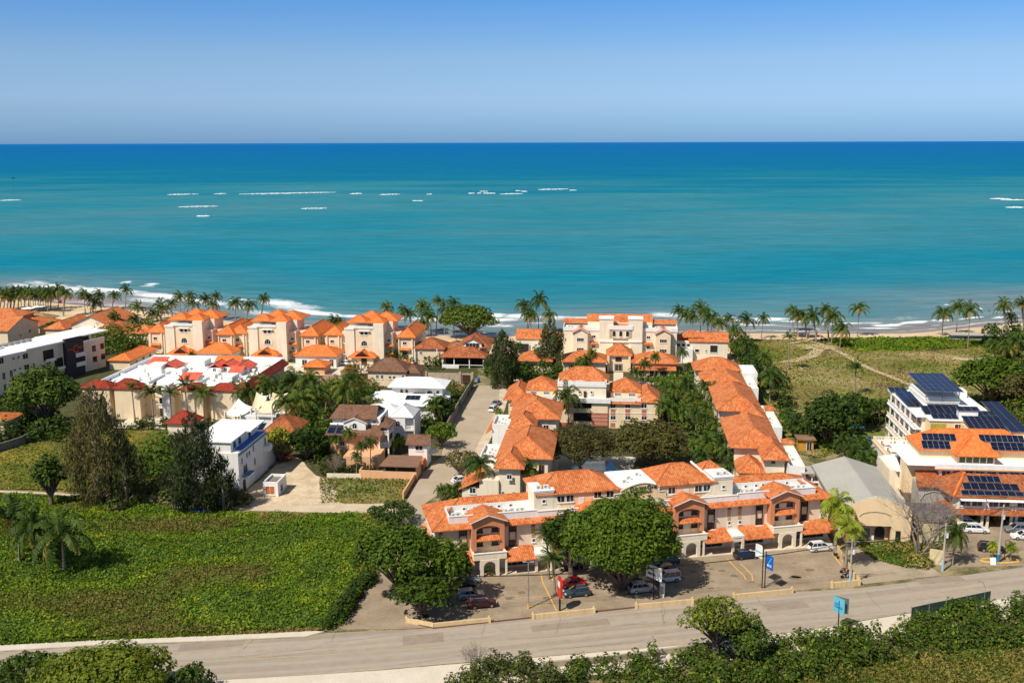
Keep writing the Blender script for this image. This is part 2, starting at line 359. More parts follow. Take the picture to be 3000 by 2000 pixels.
# ---------------------------------------------------------------- the sea
def seamat():
    m = bpy.data.materials.new('sea_water'); m.use_nodes = True; n = m.node_tree.nodes; l = m.node_tree.links; n.clear()
    out = n.new('ShaderNodeOutputMaterial'); at = n.new('ShaderNodeAttribute'); at.attribute_name = 'offshore'
    lg = n.new('ShaderNodeMath'); lg.operation = 'LOGARITHM'; lg.inputs[1].default_value = 10; l.new(at.outputs['Fac'], lg.inputs[0])
    g = n.new('ShaderNodeNewGeometry')
    mp = n.new('ShaderNodeMapping'); mp.inputs['Scale'].default_value = (.0022, .006, 1); l.new(g.outputs['Position'], mp.inputs[0])
    t = n.new('ShaderNodeTexNoise'); t.inputs['Scale'].default_value = 1; t.inputs['Detail'].default_value = 5; l.new(mp.outputs[0], t.inputs['Vector'])
    a = n.new('ShaderNodeMath'); a.operation = 'MULTIPLY_ADD'; a.inputs[1].default_value = .75; l.new(t.outputs[0], a.inputs[0])
    b = n.new('ShaderNodeMath'); b.operation = 'SUBTRACT'; b.inputs[1].default_value = .375; l.new(lg.outputs[0], b.inputs[0]); l.new(b.outputs[0], a.inputs[2])
    c = n.new('ShaderNodeMath'); c.operation = 'DIVIDE'; c.inputs[1].default_value = 5; l.new(a.outputs[0], c.inputs[0])
    r = n.new('ShaderNodeValToRGB'); l.new(c.outputs[0], r.inputs[0]); E = r.color_ramp.elements
    pts = [(0, (.20, .19, .16)), (.16, (.17, .215, .20)), (.28, (.13, .235, .25)), (.37, (.055, .21, .25)), (.45, (.004, .195, .27)), (.53, (.026, .205, .26)), (.60, (.024, .205, .26)),
           (.635, (.004, .165, .25)), (.68, (.001, .14, .275)), (.76, (.001, .125, .31)), (.86, (.001, .118, .33)), (1, (.004, .15, .40))]
    E[0].position = pts[0][0]; E[0].color = (*pts[0][1], 1); E[1].position = 1; E[1].color = (*pts[-1][1], 1)
    for p, q in pts[1:-1]: e = E.new(p); e.color = (*q, 1)
    # swell and ripple streaks along the shore
    mp2 = n.new('ShaderNodeMapping'); mp2.inputs['Scale'].default_value = (.035, .16, 1); l.new(g.outputs['Position'], mp2.inputs[0])
    t2 = n.new('ShaderNodeTexNoise'); t2.inputs['Scale'].default_value = 1; t2.inputs['Detail'].default_value = 7; t2.inputs['Roughness'].default_value = .68; l.new(mp2.outputs[0], t2.inputs['Vector'])
    q = n.new('ShaderNodeMapRange'); q.inputs[1].default_value = .3; q.inputs[2].default_value = .7; q.inputs[3].default_value = .80; q.inputs[4].default_value = 1.2; l.new(t2.outputs[0], q.inputs[0])
    mp4 = n.new('ShaderNodeMapping'); mp4.inputs['Scale'].default_value = (.004, .011, 1); l.new(g.outputs['Position'], mp4.inputs[0]); t4 = n.new('ShaderNodeTexNoise'); t4.inputs['Scale'].default_value = 1; t4.inputs['Detail'].default_value = 4; l.new(mp4.outputs[0], t4.inputs['Vector'])
    r4 = n.new('ShaderNodeValToRGB'); l.new(t4.outputs[0], r4.inputs[0]); r4.color_ramp.elements[0].position = .35; r4.color_ramp.elements[0].color = (.6, .93, 1, 1); r4.color_ramp.elements[1].position = .68; r4.color_ramp.elements[1].color = (2.1, 1.0, .99, 1)
    m4 = n.new('ShaderNodeMix'); m4.data_type = 'RGBA'; m4.blend_type = 'MULTIPLY'; m4.inputs[0].default_value = 1; l.new(r.outputs[0], m4.inputs[6]); l.new(r4.outputs[0], m4.inputs[7])
    v = n.new('ShaderNodeVectorMath'); v.operation = 'SCALE'; l.new(m4.outputs[2], v.inputs[0]); l.new(q.outputs[0], v.inputs['Scale'])
    fa = n.new('ShaderNodeAttribute'); fa.attribute_name = 'foam'
    t3 = n.new('ShaderNodeTexNoise'); t3.inputs['Scale'].default_value = .55; t3.inputs['Detail'].default_value = 9; t3.inputs['Roughness'].default_value = .72
    mp3 = n.new('ShaderNodeMapping'); mp3.inputs['Scale'].default_value = (.55, 1.1, 1); l.new(g.outputs['Position'], mp3.inputs[0]); l.new(mp3.outputs[0], t3.inputs['Vector'])
    s = n.new('ShaderNodeMath'); s.operation = 'ADD'; l.new(fa.outputs['Fac'], s.inputs[0]); l.new(t3.outputs[0], s.inputs[1])
    fr = n.new('ShaderNodeMapRange'); fr.inputs[1].default_value = .77; fr.inputs[2].default_value = 1.1; l.new(s.outputs[0], fr.inputs[0])
    mx = n.new('ShaderNodeMix'); mx.data_type = 'RGBA'; l.new(fr.outputs[0], mx.inputs[0]); l.new(v.outputs[0], mx.inputs[6]); mx.inputs[7].default_value = (.74, .76, .76, 1)
    d = n.new('ShaderNodeBsdfDiffuse'); l.new(mx.outputs[2], d.inputs[0])
    gl = n.new('ShaderNodeBsdfGlossy'); gl.inputs['Roughness'].default_value = .22; bm = n.new('ShaderNodeBump'); bm.inputs['Strength'].default_value = .6; bm.inputs['Distance'].default_value = 1.2
    l.new(t2.outputs[0], bm.inputs['Height']); l.new(bm.outputs[0], gl.inputs['Normal']); l.new(bm.outputs[0], d.inputs['Normal'])
    ms = n.new('ShaderNodeMixShader'); ms.inputs[0].default_value = .05; l.new(d.outputs[0], ms.inputs[1]); l.new(gl.outputs[0], ms.inputs[2]); l.new(ms.outputs[0], out.inputs[0])
    return m
SEA = seamat()
FOAM = [  # (px, py, half width px, half height px, strength) of the surf seen off the beach
 (30, 858, 60, 9, .5), (105, 828, 60, 6, .42), (150, 838, 70, 6, .6), (200, 848, 60, 5, .38), (60, 838, 60, 8, .5), (250, 848, 120, 8, .6), (330, 850, 120, 6, .7), (430, 838, 30, 4, .5), (370, 826, 18, 4, .6), (447, 832, 22, 4, .6),
 (300, 862, 130, 5, .35), (470, 868, 110, 7, .65), (440, 880, 90, 5, .5), (560, 880, 80, 7, .6), (350, 893, 70, 4, .4), (480, 892, 100, 6, .4), (260, 884, 60, 3, .4), (620, 888, 60, 7, .6), (700, 880, 50, 5, .5),
 (700, 900, 60, 8, .5), (820, 888, 80, 11, .62), (860, 900, 90, 10, .55), (900, 913, 70, 6, .62), (960, 920, 90, 5, .75), (1040, 925, 60, 5, .7), (760, 915, 60, 8, .45), (1150, 930, 80, 5, .5), (1250, 935, 90, 7, .5),
 (1450, 922, 40, 8, .62), (1470, 936, 60, 5, .7), (1440, 948, 60, 7, .35), (1520, 925, 60, 7, .6), (1620, 928, 60, 8, .6), (1470, 954, 50, 3, .5), (1580, 945, 60, 4, .5), (1700, 930, 80, 6, .5), (1830, 928, 70, 5, .5),
 (1950, 922, 60, 7, .55), (2010, 932, 60, 4, .5), (2110, 930, 60, 3, .55), (2190, 936, 60, 3.5, .65), (2250, 934, 60, 4, .75), (2330, 940, 60, 4, .6), (2220, 950, 80, 3.5, .6), (2310, 955, 60, 3, .5), (2160, 945, 60, 4, .35),
 (2440, 934, 50, 4, .4), (2490, 945, 50, 5, .6), (2420, 948, 60, 4, .45), (2550, 945, 40, 6, .45), (2600, 952, 45, 3, .95), (2680, 946, 50, 2.6, .9), (2760, 939, 40, 2.6, .8), (2850, 931, 50, 2.4, .8), (2950, 930, 50, 2.4, .8),
 (2570, 963, 60, 2.5, .75), (2660, 956, 60, 4, .3), (2740, 952, 20, 2, .5), (2340, 970, 80, 2.4, .5), (2460, 971, 60, 2, .4), (2660, 932, 60, 5, .32), (2870, 903, 10, 3, .9), (2777, 893, 8, 2, .7), (2940, 913, 60, 2, .4),
 (175, 812, 20, 2, .3), (1060, 905, 120, 3, .3)]
g_ = rng(3)
def nearsea():
    xs = np.arange(-420, 421, .9); of = np.concatenate([np.arange(-9, 60, .8), np.arange(60, 100, 2.)])
    X = np.repeat(xs[None, :], len(of), 0); O = np.repeat(of[:, None], len(xs), 1); Y = ys(X) + O
    wob = (fbm(X * .05, Y * .05, 3, 5) - .5) * 6; f = np.zeros_like(X)
    for a, b, hw, hh, st in FOAM:
        p, q, t_ = P(a, b, -.3), P(a + hw, b, -.3), P(a, b - hh, -.3)
        rx, ry = abs(q.x - p.x), max(1.2, abs(t_.y - p.y)); sl_ = float((ys(p.x + 5) - ys(p.x - 5)) / 10)
        d = np.sqrt(((X - p.x) / rx) ** 2 + ((Y + wob - p.y - (X - p.x) * sl_) / ry) ** 2)
        f = np.maximum(f, st * np.clip(1.35 - d, 0, 1) ** .7)
    sw = np.exp(-((O - 1.2 - (fbm(X * .08, X * 0, 3, 9) - .5) * 7) / 1.2) ** 2) * .55; f = np.maximum(f, sw)
    Z = -.3 + .22 * np.sin(O * .42 + fbm(X * .03, Y * .03, 2, 2) * 9) * np.clip(O / 15, 0, 1) * np.clip((95 - O) / 30, 0, 1) + np.clip(f - .5, 0, 1) * .5 * (O > 2)
    n, k = X.shape; V = np.stack([X, Y, Z], -1).reshape(-1, 3); i = np.arange((n - 1) * k).reshape(n - 1, k)[:, :-1].ravel()
    me = fastmesh('sea', V, np.stack([i, i + 1, i + k + 1, i + k], 1), [SEA], smooth=True)
    for nm, A in (('offshore', np.maximum(O + 1.5, 1)), ('foam', f)):
        at = me.attributes.new(nm, 'FLOAT', 'POINT'); at.data.foreach_set('value', A.ravel().astype('f'))
    tag(link('sea', me), kind='structure')
nearsea()
def farsea():
    of = np.concatenate([[80., 97.], 98 * 1.25 ** np.arange(1, 34)]); sp = 420 + np.arange(len(of)) ** 3.6; V = []; A = []
    k = 241
    for o, s_ in zip(of, sp):
        for j in range(k):
            x = (j / (k - 1) * 2 - 1) * (3000 + s_); V.append((x, float(ys(x)) + o, -.62 if o < 90 else (-.4 if o < 99 else -.3))); A.append(o)
    n = len(of); i = np.arange((n - 1) * k).reshape(n - 1, k)[:, :-1].ravel()
    me = fastmesh('sea', np.array(V, 'f'), np.stack([i, i + 1, i + k + 1, i + k], 1), [SEA])
    at = me.attributes.new('offshore', 'FLOAT', 'POINT'); at.data.foreach_set('value', np.array(A, 'f'))
    tag(link('sea', me), kind='structure')
farsea()
WFOAM = mat('white_water', (.50, .60, .64), .8, .1, .05, col2=(.80, .82, .82))
def reef():
    mb = MB(); g = random.Random(4)
    for a, b, y, hh, k in ((490, 582, 570, 1.6, 1), (626, 664, 568, 1.4, 1), (700, 985, 568.5, 2.8, 1), (1024, 1062, 567.5, 1.2, 1), (1112, 1172, 570, 1.8, 1), (1250, 1266, 569, 1.6, 1), (1372, 1392, 566, 2.6, 1), (1398, 1410, 566, 1.4, 0),
                        (1415, 1452, 566, 1.3, 0), (1405, 1430, 560.5, 1, 0), (1464, 1532, 568.5, 1.2, 1), (1527, 1545, 560.5, 2.4, 0), (1510, 1526, 559, .9, 0), (1576, 1665, 555, 2.6, 1), (1668, 1690, 557, .9, 0), (522, 640, 606, 1.3, 1), (575, 615, 633, 2.4, 1),
                        (882, 958, 611, 2.4, 1), (0, 62, 587, 1.3, 1), (2900, 2960, 582, 1.3, 0), (2930, 3000, 585, 2.2, 0), (2945, 3000, 607, 2.4, 0), (1208, 1240, 588, .8, 0)):
        p, q = P(a, y, 0), P(b, y - (b - a) * .02 * k, 0); n = max(8, int((b - a) / 3)); t_ = abs(P(a, y - hh, 0).y - p.y); pr = None
        for i in range(n + 1):
            u = i / n; c = p.lerp(q, u); wd = t_ * (.12 + .6 * g.random() ** 1.5) * min(1, 4 * min(u, 1 - u) + .12); hgt = .2 + .6 * g.random()
            row = [(c.x, c.y - wd, -.35), (c.x, c.y, hgt * min(1, 4 * min(u, 1 - u) + .1)), (c.x, c.y + wd * .7, -.35)]
            if pr:
                for j in (0, 1): mb.poly([pr[j], row[j], row[j + 1], pr[j + 1]])
            pr = row
    tag(mb.build('surf', WFOAM), kind='structure')
reef()
# ---------------------------------------------------------------- roads, yards, fields
def flat(name, pts, z, m, kind='structure', t=.3):
    w_ = W(pts); mb = MB(); mb.poly([(x, y, z) for x, y in w_]) if not t else mb.prism(w_ if sum((w_[i][0] * w_[(i + 1) % len(w_)][1] - w_[(i + 1) % len(w_)][0] * w_[i][1]) for i in range(len(w_))) > 0 else w_[::-1], z - t, z)
    o = mb.build(name, m); o['kind'] = kind; return o
ROADM = mat('worn_road', (.30, .242, .18), .9, .1, .12, col2=(.40, .335, .26), fine=(.7, .07))
LOTM = mat('parking_paving', (.245, .185, .12), .9, .1, .22, col2=(.36, .28, .195), thr=(.33, .66), fine=(2.2, .1))
KERBM = mat('pale_kerb', (.62, .53, .40), .9, .1, .5, streak=.1)
DIRT = mat('pale_dirt', (.48, .38, .26), .95, .15, .25, col2=(.62, .51, .37), fine=(3., .1))
SIDEW = mat('pale_sidewalk', (.60, .53, .44), .9, .08, .4, fine=(3., .06))
SUP = [(-400, 1942), (0, 1909), (300, 1891), (600, 1880), (900, 1866), (960, 1853), (1190, 1843), (1271, 1838), (1560, 1808), (1740, 1790), (2027, 1763), (2319, 1734), (2516, 1722), (2770, 1692), (3000, 1660), (3400, 1602)]
SLO = [(3400, 1672), (3000, 1740), (2904, 1757), (2650, 1796), (2323, 1850), (2000, 1888), (1800, 1905), (1500, 1929), (1300, 1944), (1100, 1962), (900, 1976), (631, 1991), (300, 2010), (-400, 2062)]
def grain(m, rz, sc2):
    n = m.node_tree.nodes; l = m.node_tree.links; t = next(q for q in n if q.type == 'TEX_NOISE'); g = next(q for q in n if q.type == 'NEW_GEOMETRY')
    mp = n.new('ShaderNodeMapping'); mp.vector_type = 'TEXTURE'; mp.inputs['Rotation'].default_value = (0, 0, math.radians(rz)); mp.inputs['Scale'].default_value = sc2; l.new(g.outputs['Position'], mp.inputs[0]); l.new(mp.outputs[0], t.inputs['Vector'])
grain(ROADM, 11, (14, .35, 1)); grain(TYRE_ if 0 else ROADM, 11, (1, 1, 1)) if 0 else None
road = flat('road', SUP + SLO, .012, ROADM, t=0)
def ribbon(mb, pts, wd, z=0., mi=0, px=True):
    w_ = [P(a, b) for a, b in pts] if px else [Vector(p) for p in pts]
    L = []
    for i, p in enumerate(w_):
        d = (w_[min(i + 1, len(w_) - 1)] - w_[max(i - 1, 0)]); d.z = 0; d.normalize(); L.append((p.x - d.y * wd / 2, p.y + d.x * wd / 2, p.x + d.y * wd / 2, p.y - d.x * wd / 2))
    for a, b in zip(L, L[1:]): mb.poly([(a[2], a[3], z), (b[2], b[3], z), (b[0], b[1], z), (a[0], a[1], z)], mi)
YLINE = mat('faded_yellow_line', (.46, .36, .22), .9, .1, 2.)
YPAINT = mat('yellow_paint', (.75, .42, .06), .8, .15, 3.)
mb = MB()
for L in ([(300, 1953), (432, 1946), (700, 1932), (1000, 1914)], [(1060, 1910), (1300, 1893), (1500, 1876), (1760, 1856)], [(1900, 1846), (2200, 1808)], [(2590, 1756), (2640, 1748), (2700, 1740), (3000, 1698)]): ribbon(mb, L, .16, .018)
tag(mb.build('centre_line', YLINE), kind='structure')
TYRE = mat('polished_wheel_track', (.37, .318, .26), .85, .05, .3, fine=(4., .05))
mb = MB()
for o_ in (12, 38, 68, 92): ribbon(mb, [(a, b + o_ * (1 - (a - 1500) * .00008)) for a, b in ((-200, 1925), (300, 1897), (900, 1867), (1271, 1838), (1560, 1808), (2027, 1763), (2516, 1722), (2770, 1692), (3200, 1630))], .9, .015)
tag(mb.build('wheel_tracks', TYRE), kind='structure')
flat('sidewalk', [(-400, 1925), (0, 1888), (300, 1873), (600, 1862), (900, 1847), (949, 1851), (900, 1864), (600, 1878), (300, 1889), (0, 1907), (-400, 1940)], .14, SIDEW)
flat('verge', [(-200, 2052), (300, 2012), (631, 1993), (900, 1978), (1100, 1965), (1300, 1948), (1500, 1932), (1800, 1907), (2000, 1890), (2323, 1853), (2650, 1799), (2904, 1760), (3200, 1710), (3200, 1800), (2500, 1880), (2200, 1930), (1500, 2000), (900, 2200), (-200, 2200)], .08, mat('pale_verge', (.58, .50, .40), .95, .1, .3, col2=(.66, .58, .47), fine=(4, .08)), t=.07)
# parking lot in front of the long building, and its approach from the road
LOTP = [(1000, 1843), (1060, 1735), (1110, 1690), (1150, 1560), (1180, 1530), (1245, 1545), (1300, 1700), (1399, 1691), (1728, 1663), (2150, 1624), (2365, 1605), (2445, 1598), (2520, 1712), (2319, 1730), (2027, 1759), (1740, 1788), (1560, 1806), (1271, 1836), (1190, 1841)]
flat('parking_lot', LOTP, .02, LOTM, t=0)
flat('parking_lot', [(2740, 1662), (2780, 1560), (2765, 1535), (2900, 1500), (3060, 1500), (3300, 1590), (3000, 1656)], .02, LOTM, t=0)
mb = MB(); mb2 = MB()
KL = [(1399, 1691), (1560, 1677), (1728, 1662), (2000, 1636), (2150, 1624), (2365, 1605), (2440, 1598)]
for z0, m_, nm, pts in ((.13, KERBM, 'kerb_walkway', KL + [(2420, 1560), (2100, 1590), (1600, 1640), (1380, 1660), (1340, 1690)]),): flat(nm, pts, z0, m_)
BK = mat('brown_kerb', (.16, .07, .05), .9, .15, 1.)
mb = MB()
for L in ([(1188, 1820), (1271, 1840), (1440, 1822), (1560, 1809), (1740, 1792), (1910, 1774)],):
    w_ = [P(*q) for q in L]
    for a, b in zip(w_, w_[1:]):
        d = (b - a).normalized(); n_ = Vector((d.y, -d.x, 0)) * .12; mb.prism([(a + n_)[:2], (b + n_)[:2], (b - n_)[:2], (a - n_)[:2]], 0, .16)
tag(mb.build('kerb', BK), kind='structure')
mb = MB()
for L in ([(1585, 1681), (1590, 1705), (1598, 1722), (1606, 1737), (1615, 1756), (1624, 1776), (1632, 1790)], [(1609, 1679), (1616, 1690), (1622, 1704), (1632, 1733), (1645, 1757)], [(2131, 1637), (2143, 1650), (2160, 1668), (2180, 1686), (2185, 1698)], [(2168, 1650), (2184, 1664), (2203, 1684), (2205, 1700)], [(2439, 1623), (2465, 1656)]): ribbon(mb, L, .17, .03)
for a, b in (((1500, 1752), (1610, 1745)), ((1550, 1776), (1622, 1768)), ((1640, 1745), (1690, 1740)), ((2780, 1568), (2860, 1569)), ((2868, 1589), (2920, 1589))): ribbon(mb, [a, b], .1, .03)
tag(mb.build('parking_lines', YPAINT), kind='structure')
g_ = rng(12); mb = MB(); STAIN = mat('old_stain', (.19, .145, .10), .8, .15, 1.5)
for i in range(46):
    px_, py_ = 1350 + 1050 * g_.random(), 0; py_ = 1700 - (px_ - 1400) * .088 + 20 + 70 * g_.random(); p = P(px_, py_); rr = .25 + .7 * g_.random() ** 2; ph = g_.random() * 6; mb.poly([(p.x + rr * 1.4 * (.7 + .5 * g_.random()) * math.cos(k * .628), p.y + rr * (.7 + .5 * g_.random()) * math.sin(k * .628), .026) for k in range(10)])
tag(mb.build('oil_stains', STAIN), kind='structure')
mb = MB(); mb2 = MB(); CRK = mat('dark_crack', (.13, .10, .08), .9, .1, 1.)
for i in range(26):
    px_ = 60 + 2900 * g_.random(); t_ = .08 + .84 * g_.random(); y0 = np.interp(px_, [q[0] for q in SUP], [q[1] for q in SUP]); y1 = np.interp(px_, [q[0] for q in SLO[::-1]], [q[1] for q in SLO[::-1]]); p = P(px_, y0 + (y1 - y0) * t_); L = [tuple(p)]
    for k in range(7): p = p + (Vector((1.6, .35, 0)) if i % 3 else Vector((.1, 1.1, 0))) * (.6 + g_.random() * .8) + Vector((g_.normal() * .15, g_.normal() * .18, 0)); L.append(tuple(p))
    ribbon(mb, L, .05, .022, 0, False)
tag(mb.build('road_cracks', CRK), kind='structure')
for px_, py_, w_, d_ in ((520, 1908, 9, 2.4), (1180, 1890, 6, 3), (1560, 1850, 12, 2), (2250, 1790, 7, 2.6), (2700, 1712, 8, 2.2)): p = P(px_, py_); mb2.poly([(p.x, p.y, .019), (p.x + w_, p.y + w_ * .2, .019), (p.x + w_ - .4, p.y + w_ * .2 + d_, .019), (p.x - .3, p.y + d_, .019)])
tag(mb2.build('road_patches', mat('road_patch', (.29, .235, .18), .9, .1, .6, fine=(4, .1))), kind='structure')
# side street and dirt tracks
STREET = mat('dusty_street', (.36, .285, .20), .95, .12, .15, col2=(.46, .375, .275), thr=(.3, .7), fine=(3., .08))
flat('street', [(1152, 1560), (1179, 1527), (1179, 1500), (1206, 1433), (1257, 1366), (1293, 1338), (1300, 1290), (1321, 1244), (1350, 1190), (1382, 1129), (1464, 1128), (1462, 1170), (1440, 1230), (1400, 1300), (1380, 1350), (1330, 1420), (1277, 1452), (1240, 1478), (1252, 1560), (1200, 1590)], .016, STREET, t=0)
flat('street_shoulder', [(1464, 1128), (1500, 1128), (1478, 1200), (1430, 1300), (1380, 1400), (1335, 1422), (1380, 1350), (1400, 1300), (1440, 1230), (1462, 1170)], .01, DIRT, t=0)
flat('track', [(-100, 1434), (0, 1436), (120, 1441), (200, 1446), (330, 1448), (500, 1452), (560, 1456), (720, 1478), (1000, 1476), (1163, 1474), (1179, 1480), (1179, 1504), (1000, 1502), (755, 1496), (560, 1478), (440, 1468), (330, 1454), (200, 1452), (120, 1446), (0, 1441), (-100, 1438)], .02, DIRT, t=0)
flat('yard', [(845, 1352), (862, 1338), (884, 1344), (900, 1368), (925, 1392), (962, 1405), (975, 1428), (992, 1446), (985, 1466), (1010, 1477), (800, 1482), (720, 1480), (690, 1460), (770, 1400), (810, 1360)], .034, mat('yard_sand', (.46, .35, .22), .95, .15, .3, col2=(.64, .51, .35), thr=(.35, .6), fine=(1.5, .12)), t=0)
flat('lawn', [(935, 1402), (1210, 1402), (1183, 1460), (1163, 1472), (1000, 1474), (940, 1474)], .03, mat('rough_grass', (.12, .14, .02), .95, .2, .5, col2=(.36, .29, .12), thr=(.35, .7), fine=(4, .25)), t=0)
print('env ok')
# ---------------------------------------------------------------- building helpers
def _pl(s, px, py, axis, val):
    x, y, z = ray(px, py); ox, oy = B.loc(s, 0, 0); dx, dy = x * s.c + y * s.s, -x * s.s + y * s.c
    t = (val - (oy if axis else ox)) / (dy if axis else dx); return (ox + dx * t if axis else oy + dy * t), CAMH + z * t
B.uz = lambda s, px, py, v=0: _pl(s, px, py, 1, v)
B.vz = lambda s, px, py, u: _pl(s, px, py, 0, u)
_add = B.add
def _add2(s, part, m, mb, parent=None, smooth=False):
    o_ = getattr(s, 'off', None)
    if o_: mb.v = [(v[0] - o_[0], v[1] - o_[1], v[2]) for v in mb.v]
    return _add(s, part, m, mb, parent, smooth)
B.add = _add2
def G(name, label, cat, a0, b0, group=None):
    """a building on the common street grid, numbers in grid metres, its Empty at (a0, b0)"""
    s = B(None, None, None, (1500, 1300, 0), yaw=-5.9); s.off = (a0, b0)
    s.e = empty(name, s.wp(a0, b0), s.yaw, label, cat, group); return s
def wp_px(s, L, y, w=1.2, h=1.2, **k):      # windows whose centres are seen at these pixels on the facade plane y
    for q in L:
        x, z = s.uz(q[0], q[1], y); ww, hh = (q[2], q[3]) if len(q) > 2 else (w, h); s.win(x, z - hh / 2, ww, hh, y, **k)
B.wpx = wp_px
def ac(s, L, face='F'):
    for x, y, z in L:
        mb = MB().box(x - .45, x + .45, y - .2, y + .2, z, z + .7)
        mb.wallpoly([(x - .12 + .22 * math.cos(a * .785), z + .36 + .22 * math.sin(a * .785)) for a in range(8)], y - .22, y - .2, 1); s.add('air_conditioner', [ACW, METAL], mb)
B.ac = ac
def balus(s, x0, x1, y, z, h=.9, m=None, axis='x', name='balustrade', st=.35):
    mb = MB(); n = int(abs(x1 - x0) / st)
    def bx(a, b, c, d, e, f): mb.box(a, b, c, d, e, f) if axis == 'x' else mb.box(c, d, a, b, e, f)
    bx(x0, x1, y - .09, y + .09, z + h - .14, z + h); bx(x0, x1, y - .09, y + .09, z, z + .12)
    for i in range(n + 1): q = x0 + (x1 - x0) * (i + .5) / (n + 1); bx(q - .07, q + .07, y - .06, y + .06, z + .12, z + h - .14)
    s.add(name, m or WHITE, mb)
B.balus = balus
def text(s, t, x, z, size, y, m, sx_=1., parent=None, rot=0.):
    c = bpy.data.curves.new('lettering', 'FONT'); c.body = t; c.size = size; c.extrude = .03; c.offset = size * .015; o = bpy.data.objects.new('lettering', c); COL.objects.link(o)
    dg = bpy.context.evaluated_depsgraph_get(); me = bpy.data.meshes.new_from_object(o.evaluated_get(dg)); bpy.data.objects.remove(o); bpy.data.curves.remove(c)
    M = Matrix.Translation((x - (s.off[0] if hasattr(s, 'off') else 0), y - (s.off[1] if hasattr(s, 'off') else 0), z)) @ Matrix.Rotation(math.radians(90), 4, 'X') @ Matrix.Rotation(rot, 4, 'Z') @ Matrix.Diagonal((sx_, 1, 1, 1))
    me.transform(M); me.materials.clear(); me.materials.append(m); ob = link('lettering', me, parent or s.e); return ob
B.text = text
def solar(s, x0, x1, y0, y1, z0, z1, nx, ny, parent=None):
    """array on a slope: y0,z0 front edge, y1,z1 back edge"""
    mb = MB()
    for i in range(nx):
        for j in range(ny):
            a, b = x0 + (x1 - x0) * i / nx + .04, x0 + (x1 - x0) * (i + 1) / nx - .04; t0, t1 = (j + .03) / ny, (j + .97) / ny
            mb.slab([(a, y0 + (y1 - y0) * t0, z0 + (z1 - z0) * t0), (b, y0 + (y1 - y0) * t0, z0 + (z1 - z0) * t0), (b, y0 + (y1 - y0) * t1, z0 + (z1 - z0) * t1), (a, y0 + (y1 - y0) * t1, z0 + (z1 - z0) * t1)], .04)
    mb.slab([(x0 - .03, y0 - .03, z0 - .035), (x1 + .03, y0 - .03, z0 - .035), (x1 + .03, y1 + .03, z1 - .035), (x0 - .03, y1 + .03, z1 - .035)], .03, 1)
    s.add('solar_array', [SOLAR, METAL], mb)
B.solar = solar
# ================================================================ the long shop building in front
b = B('shop_building', 'long cream shop building with orange tiled roofs and salmon gabled bays behind the parking lot', 'building', (1270, 1549, 8.2), (2439, 1451, 8.2))
FAC = mat('facade_paint', (.80, .67, .52), .8, .05, .4, streak=.14)
b.walls(FAC, [(.3, 73.2, 0, 11.8, 0, 8.15)]); b.walls(YELL, [(18.6, 51.4, 2.05, 10.8, 8.15, 12)])
b.walls(PALE, [(.28, 73.22, -.03, .1, 0, 3.4)], 'plinth')
def sec(mir):
    u = (lambda x: 73.6 - x) if mir else (lambda x: x); E_ = 18.2
    def q(*p): return [(u(a), v, z) for a, v, z in (p[::-1] if mir else p)]
    zf = lambda v: 8.2 + .27 * (v + .5); mb = MB()
    mb.slab(q((-.4, -.95, 8.08), (2.8, -.95, 8.08), (2.8, 3.89, zf(3.89))), .15)
    mb.slab(q((2.8, -.95, 8.08), (E_, -.95, 8.08), (E_, .8, zf(.8)), (2.8, .8, zf(.8))), .15)
    mb.slab(q((4.05, 5.6, zf(5.6)), (E_, 5.6, zf(5.6)), (E_, 8, 10.5), (5.8, 8, 10.5)), .15)
    mb.slab(q((-.4, -.95, 8.08), (5.8, 8, 10.5), (-.4, 12.4, 8.2)), .15)
    mb.slab(q((5.8, 8, 10.5), (E_, 8, 10.5), (E_, 12.4, 8.2), (-.4, 12.4, 8.2)), .15)
    mb.caps([((u(-.4), -.95, 8.08), (u(5.8), 8, 10.5)), ((u(5.8), 8, 10.5), (u(E_), 8, 10.5))]); b.add('roof', ORANGE, mb)
    x = lambda a, c: (min(u(a), u(c)), max(u(a), u(c)))
    mb = MB().box(*x(2.8, E_), .78, .98, 8.2, 9.75).box(*x(2.7, E_), .7, 1.04, 9.75, 9.85).box(*x(2.8, E_), .98, 5.4, 8.3, 8.9).box(*x(2.8, E_), 5.4, 5.58, 8.3, 10).box(*x(2.8, 3.), .98, 5.4, 8.9, 9.75); b.add('roof_terrace', WHITE, mb)
    for a in (6.2, 8., 11, 12.4, 14.5): b.win(u(a), 9.15, .45, .4, 5.38, bars=0)
    b.ac([(u(a), 3.1 + .2 * (i % 2), 8.92) for i, a in enumerate((4, 4.9, 6.2, 12.4, 13.3, 14.2, 15.3, 16.2))]); 
    b.add('satellite_dish', WHITE, MB().tube([(u(13.8), 2.2, 8.9), (u(13.8), 2.2, 9.5)], .06).tube([(u(13.8), 2.1, 9.5), (u(13.8), 2.3, 9.6)], [.55, .6], 12))
sec(0); sec(1)
b.add('roof', ORANGE, MB().slab([(18.2, -.95, 8.08), (55.4, -.95, 8.08), (55.4, .7, 8.55), (18.2, .7, 8.55)], .15))
b.walls(WHITE, [(18.2, 55.4, .7, .95, 8.3, 9.5), (18.1, 55.5, .62, 1, 9.5, 9.6), (18.2, 55.4, .95, 2.05, 8.2, 8.9)], 'parapet')
b.hips(ORANGE, [(18.6, 33.1, 2.2, 10.8, 12, 2.5), (40.3, 51.3, 2.2, 10.8, 12, 2.5), (50.6, 55.4, 6.6, 10.8, 11.9, 1.8)])
b.add('party_wall', WHITE, MB().slab([(50.9, 2., 12.3), (51.15, 2., 12.3), (48.7, 6.5, 14.7), (48.45, 6.5, 14.7)], .3))
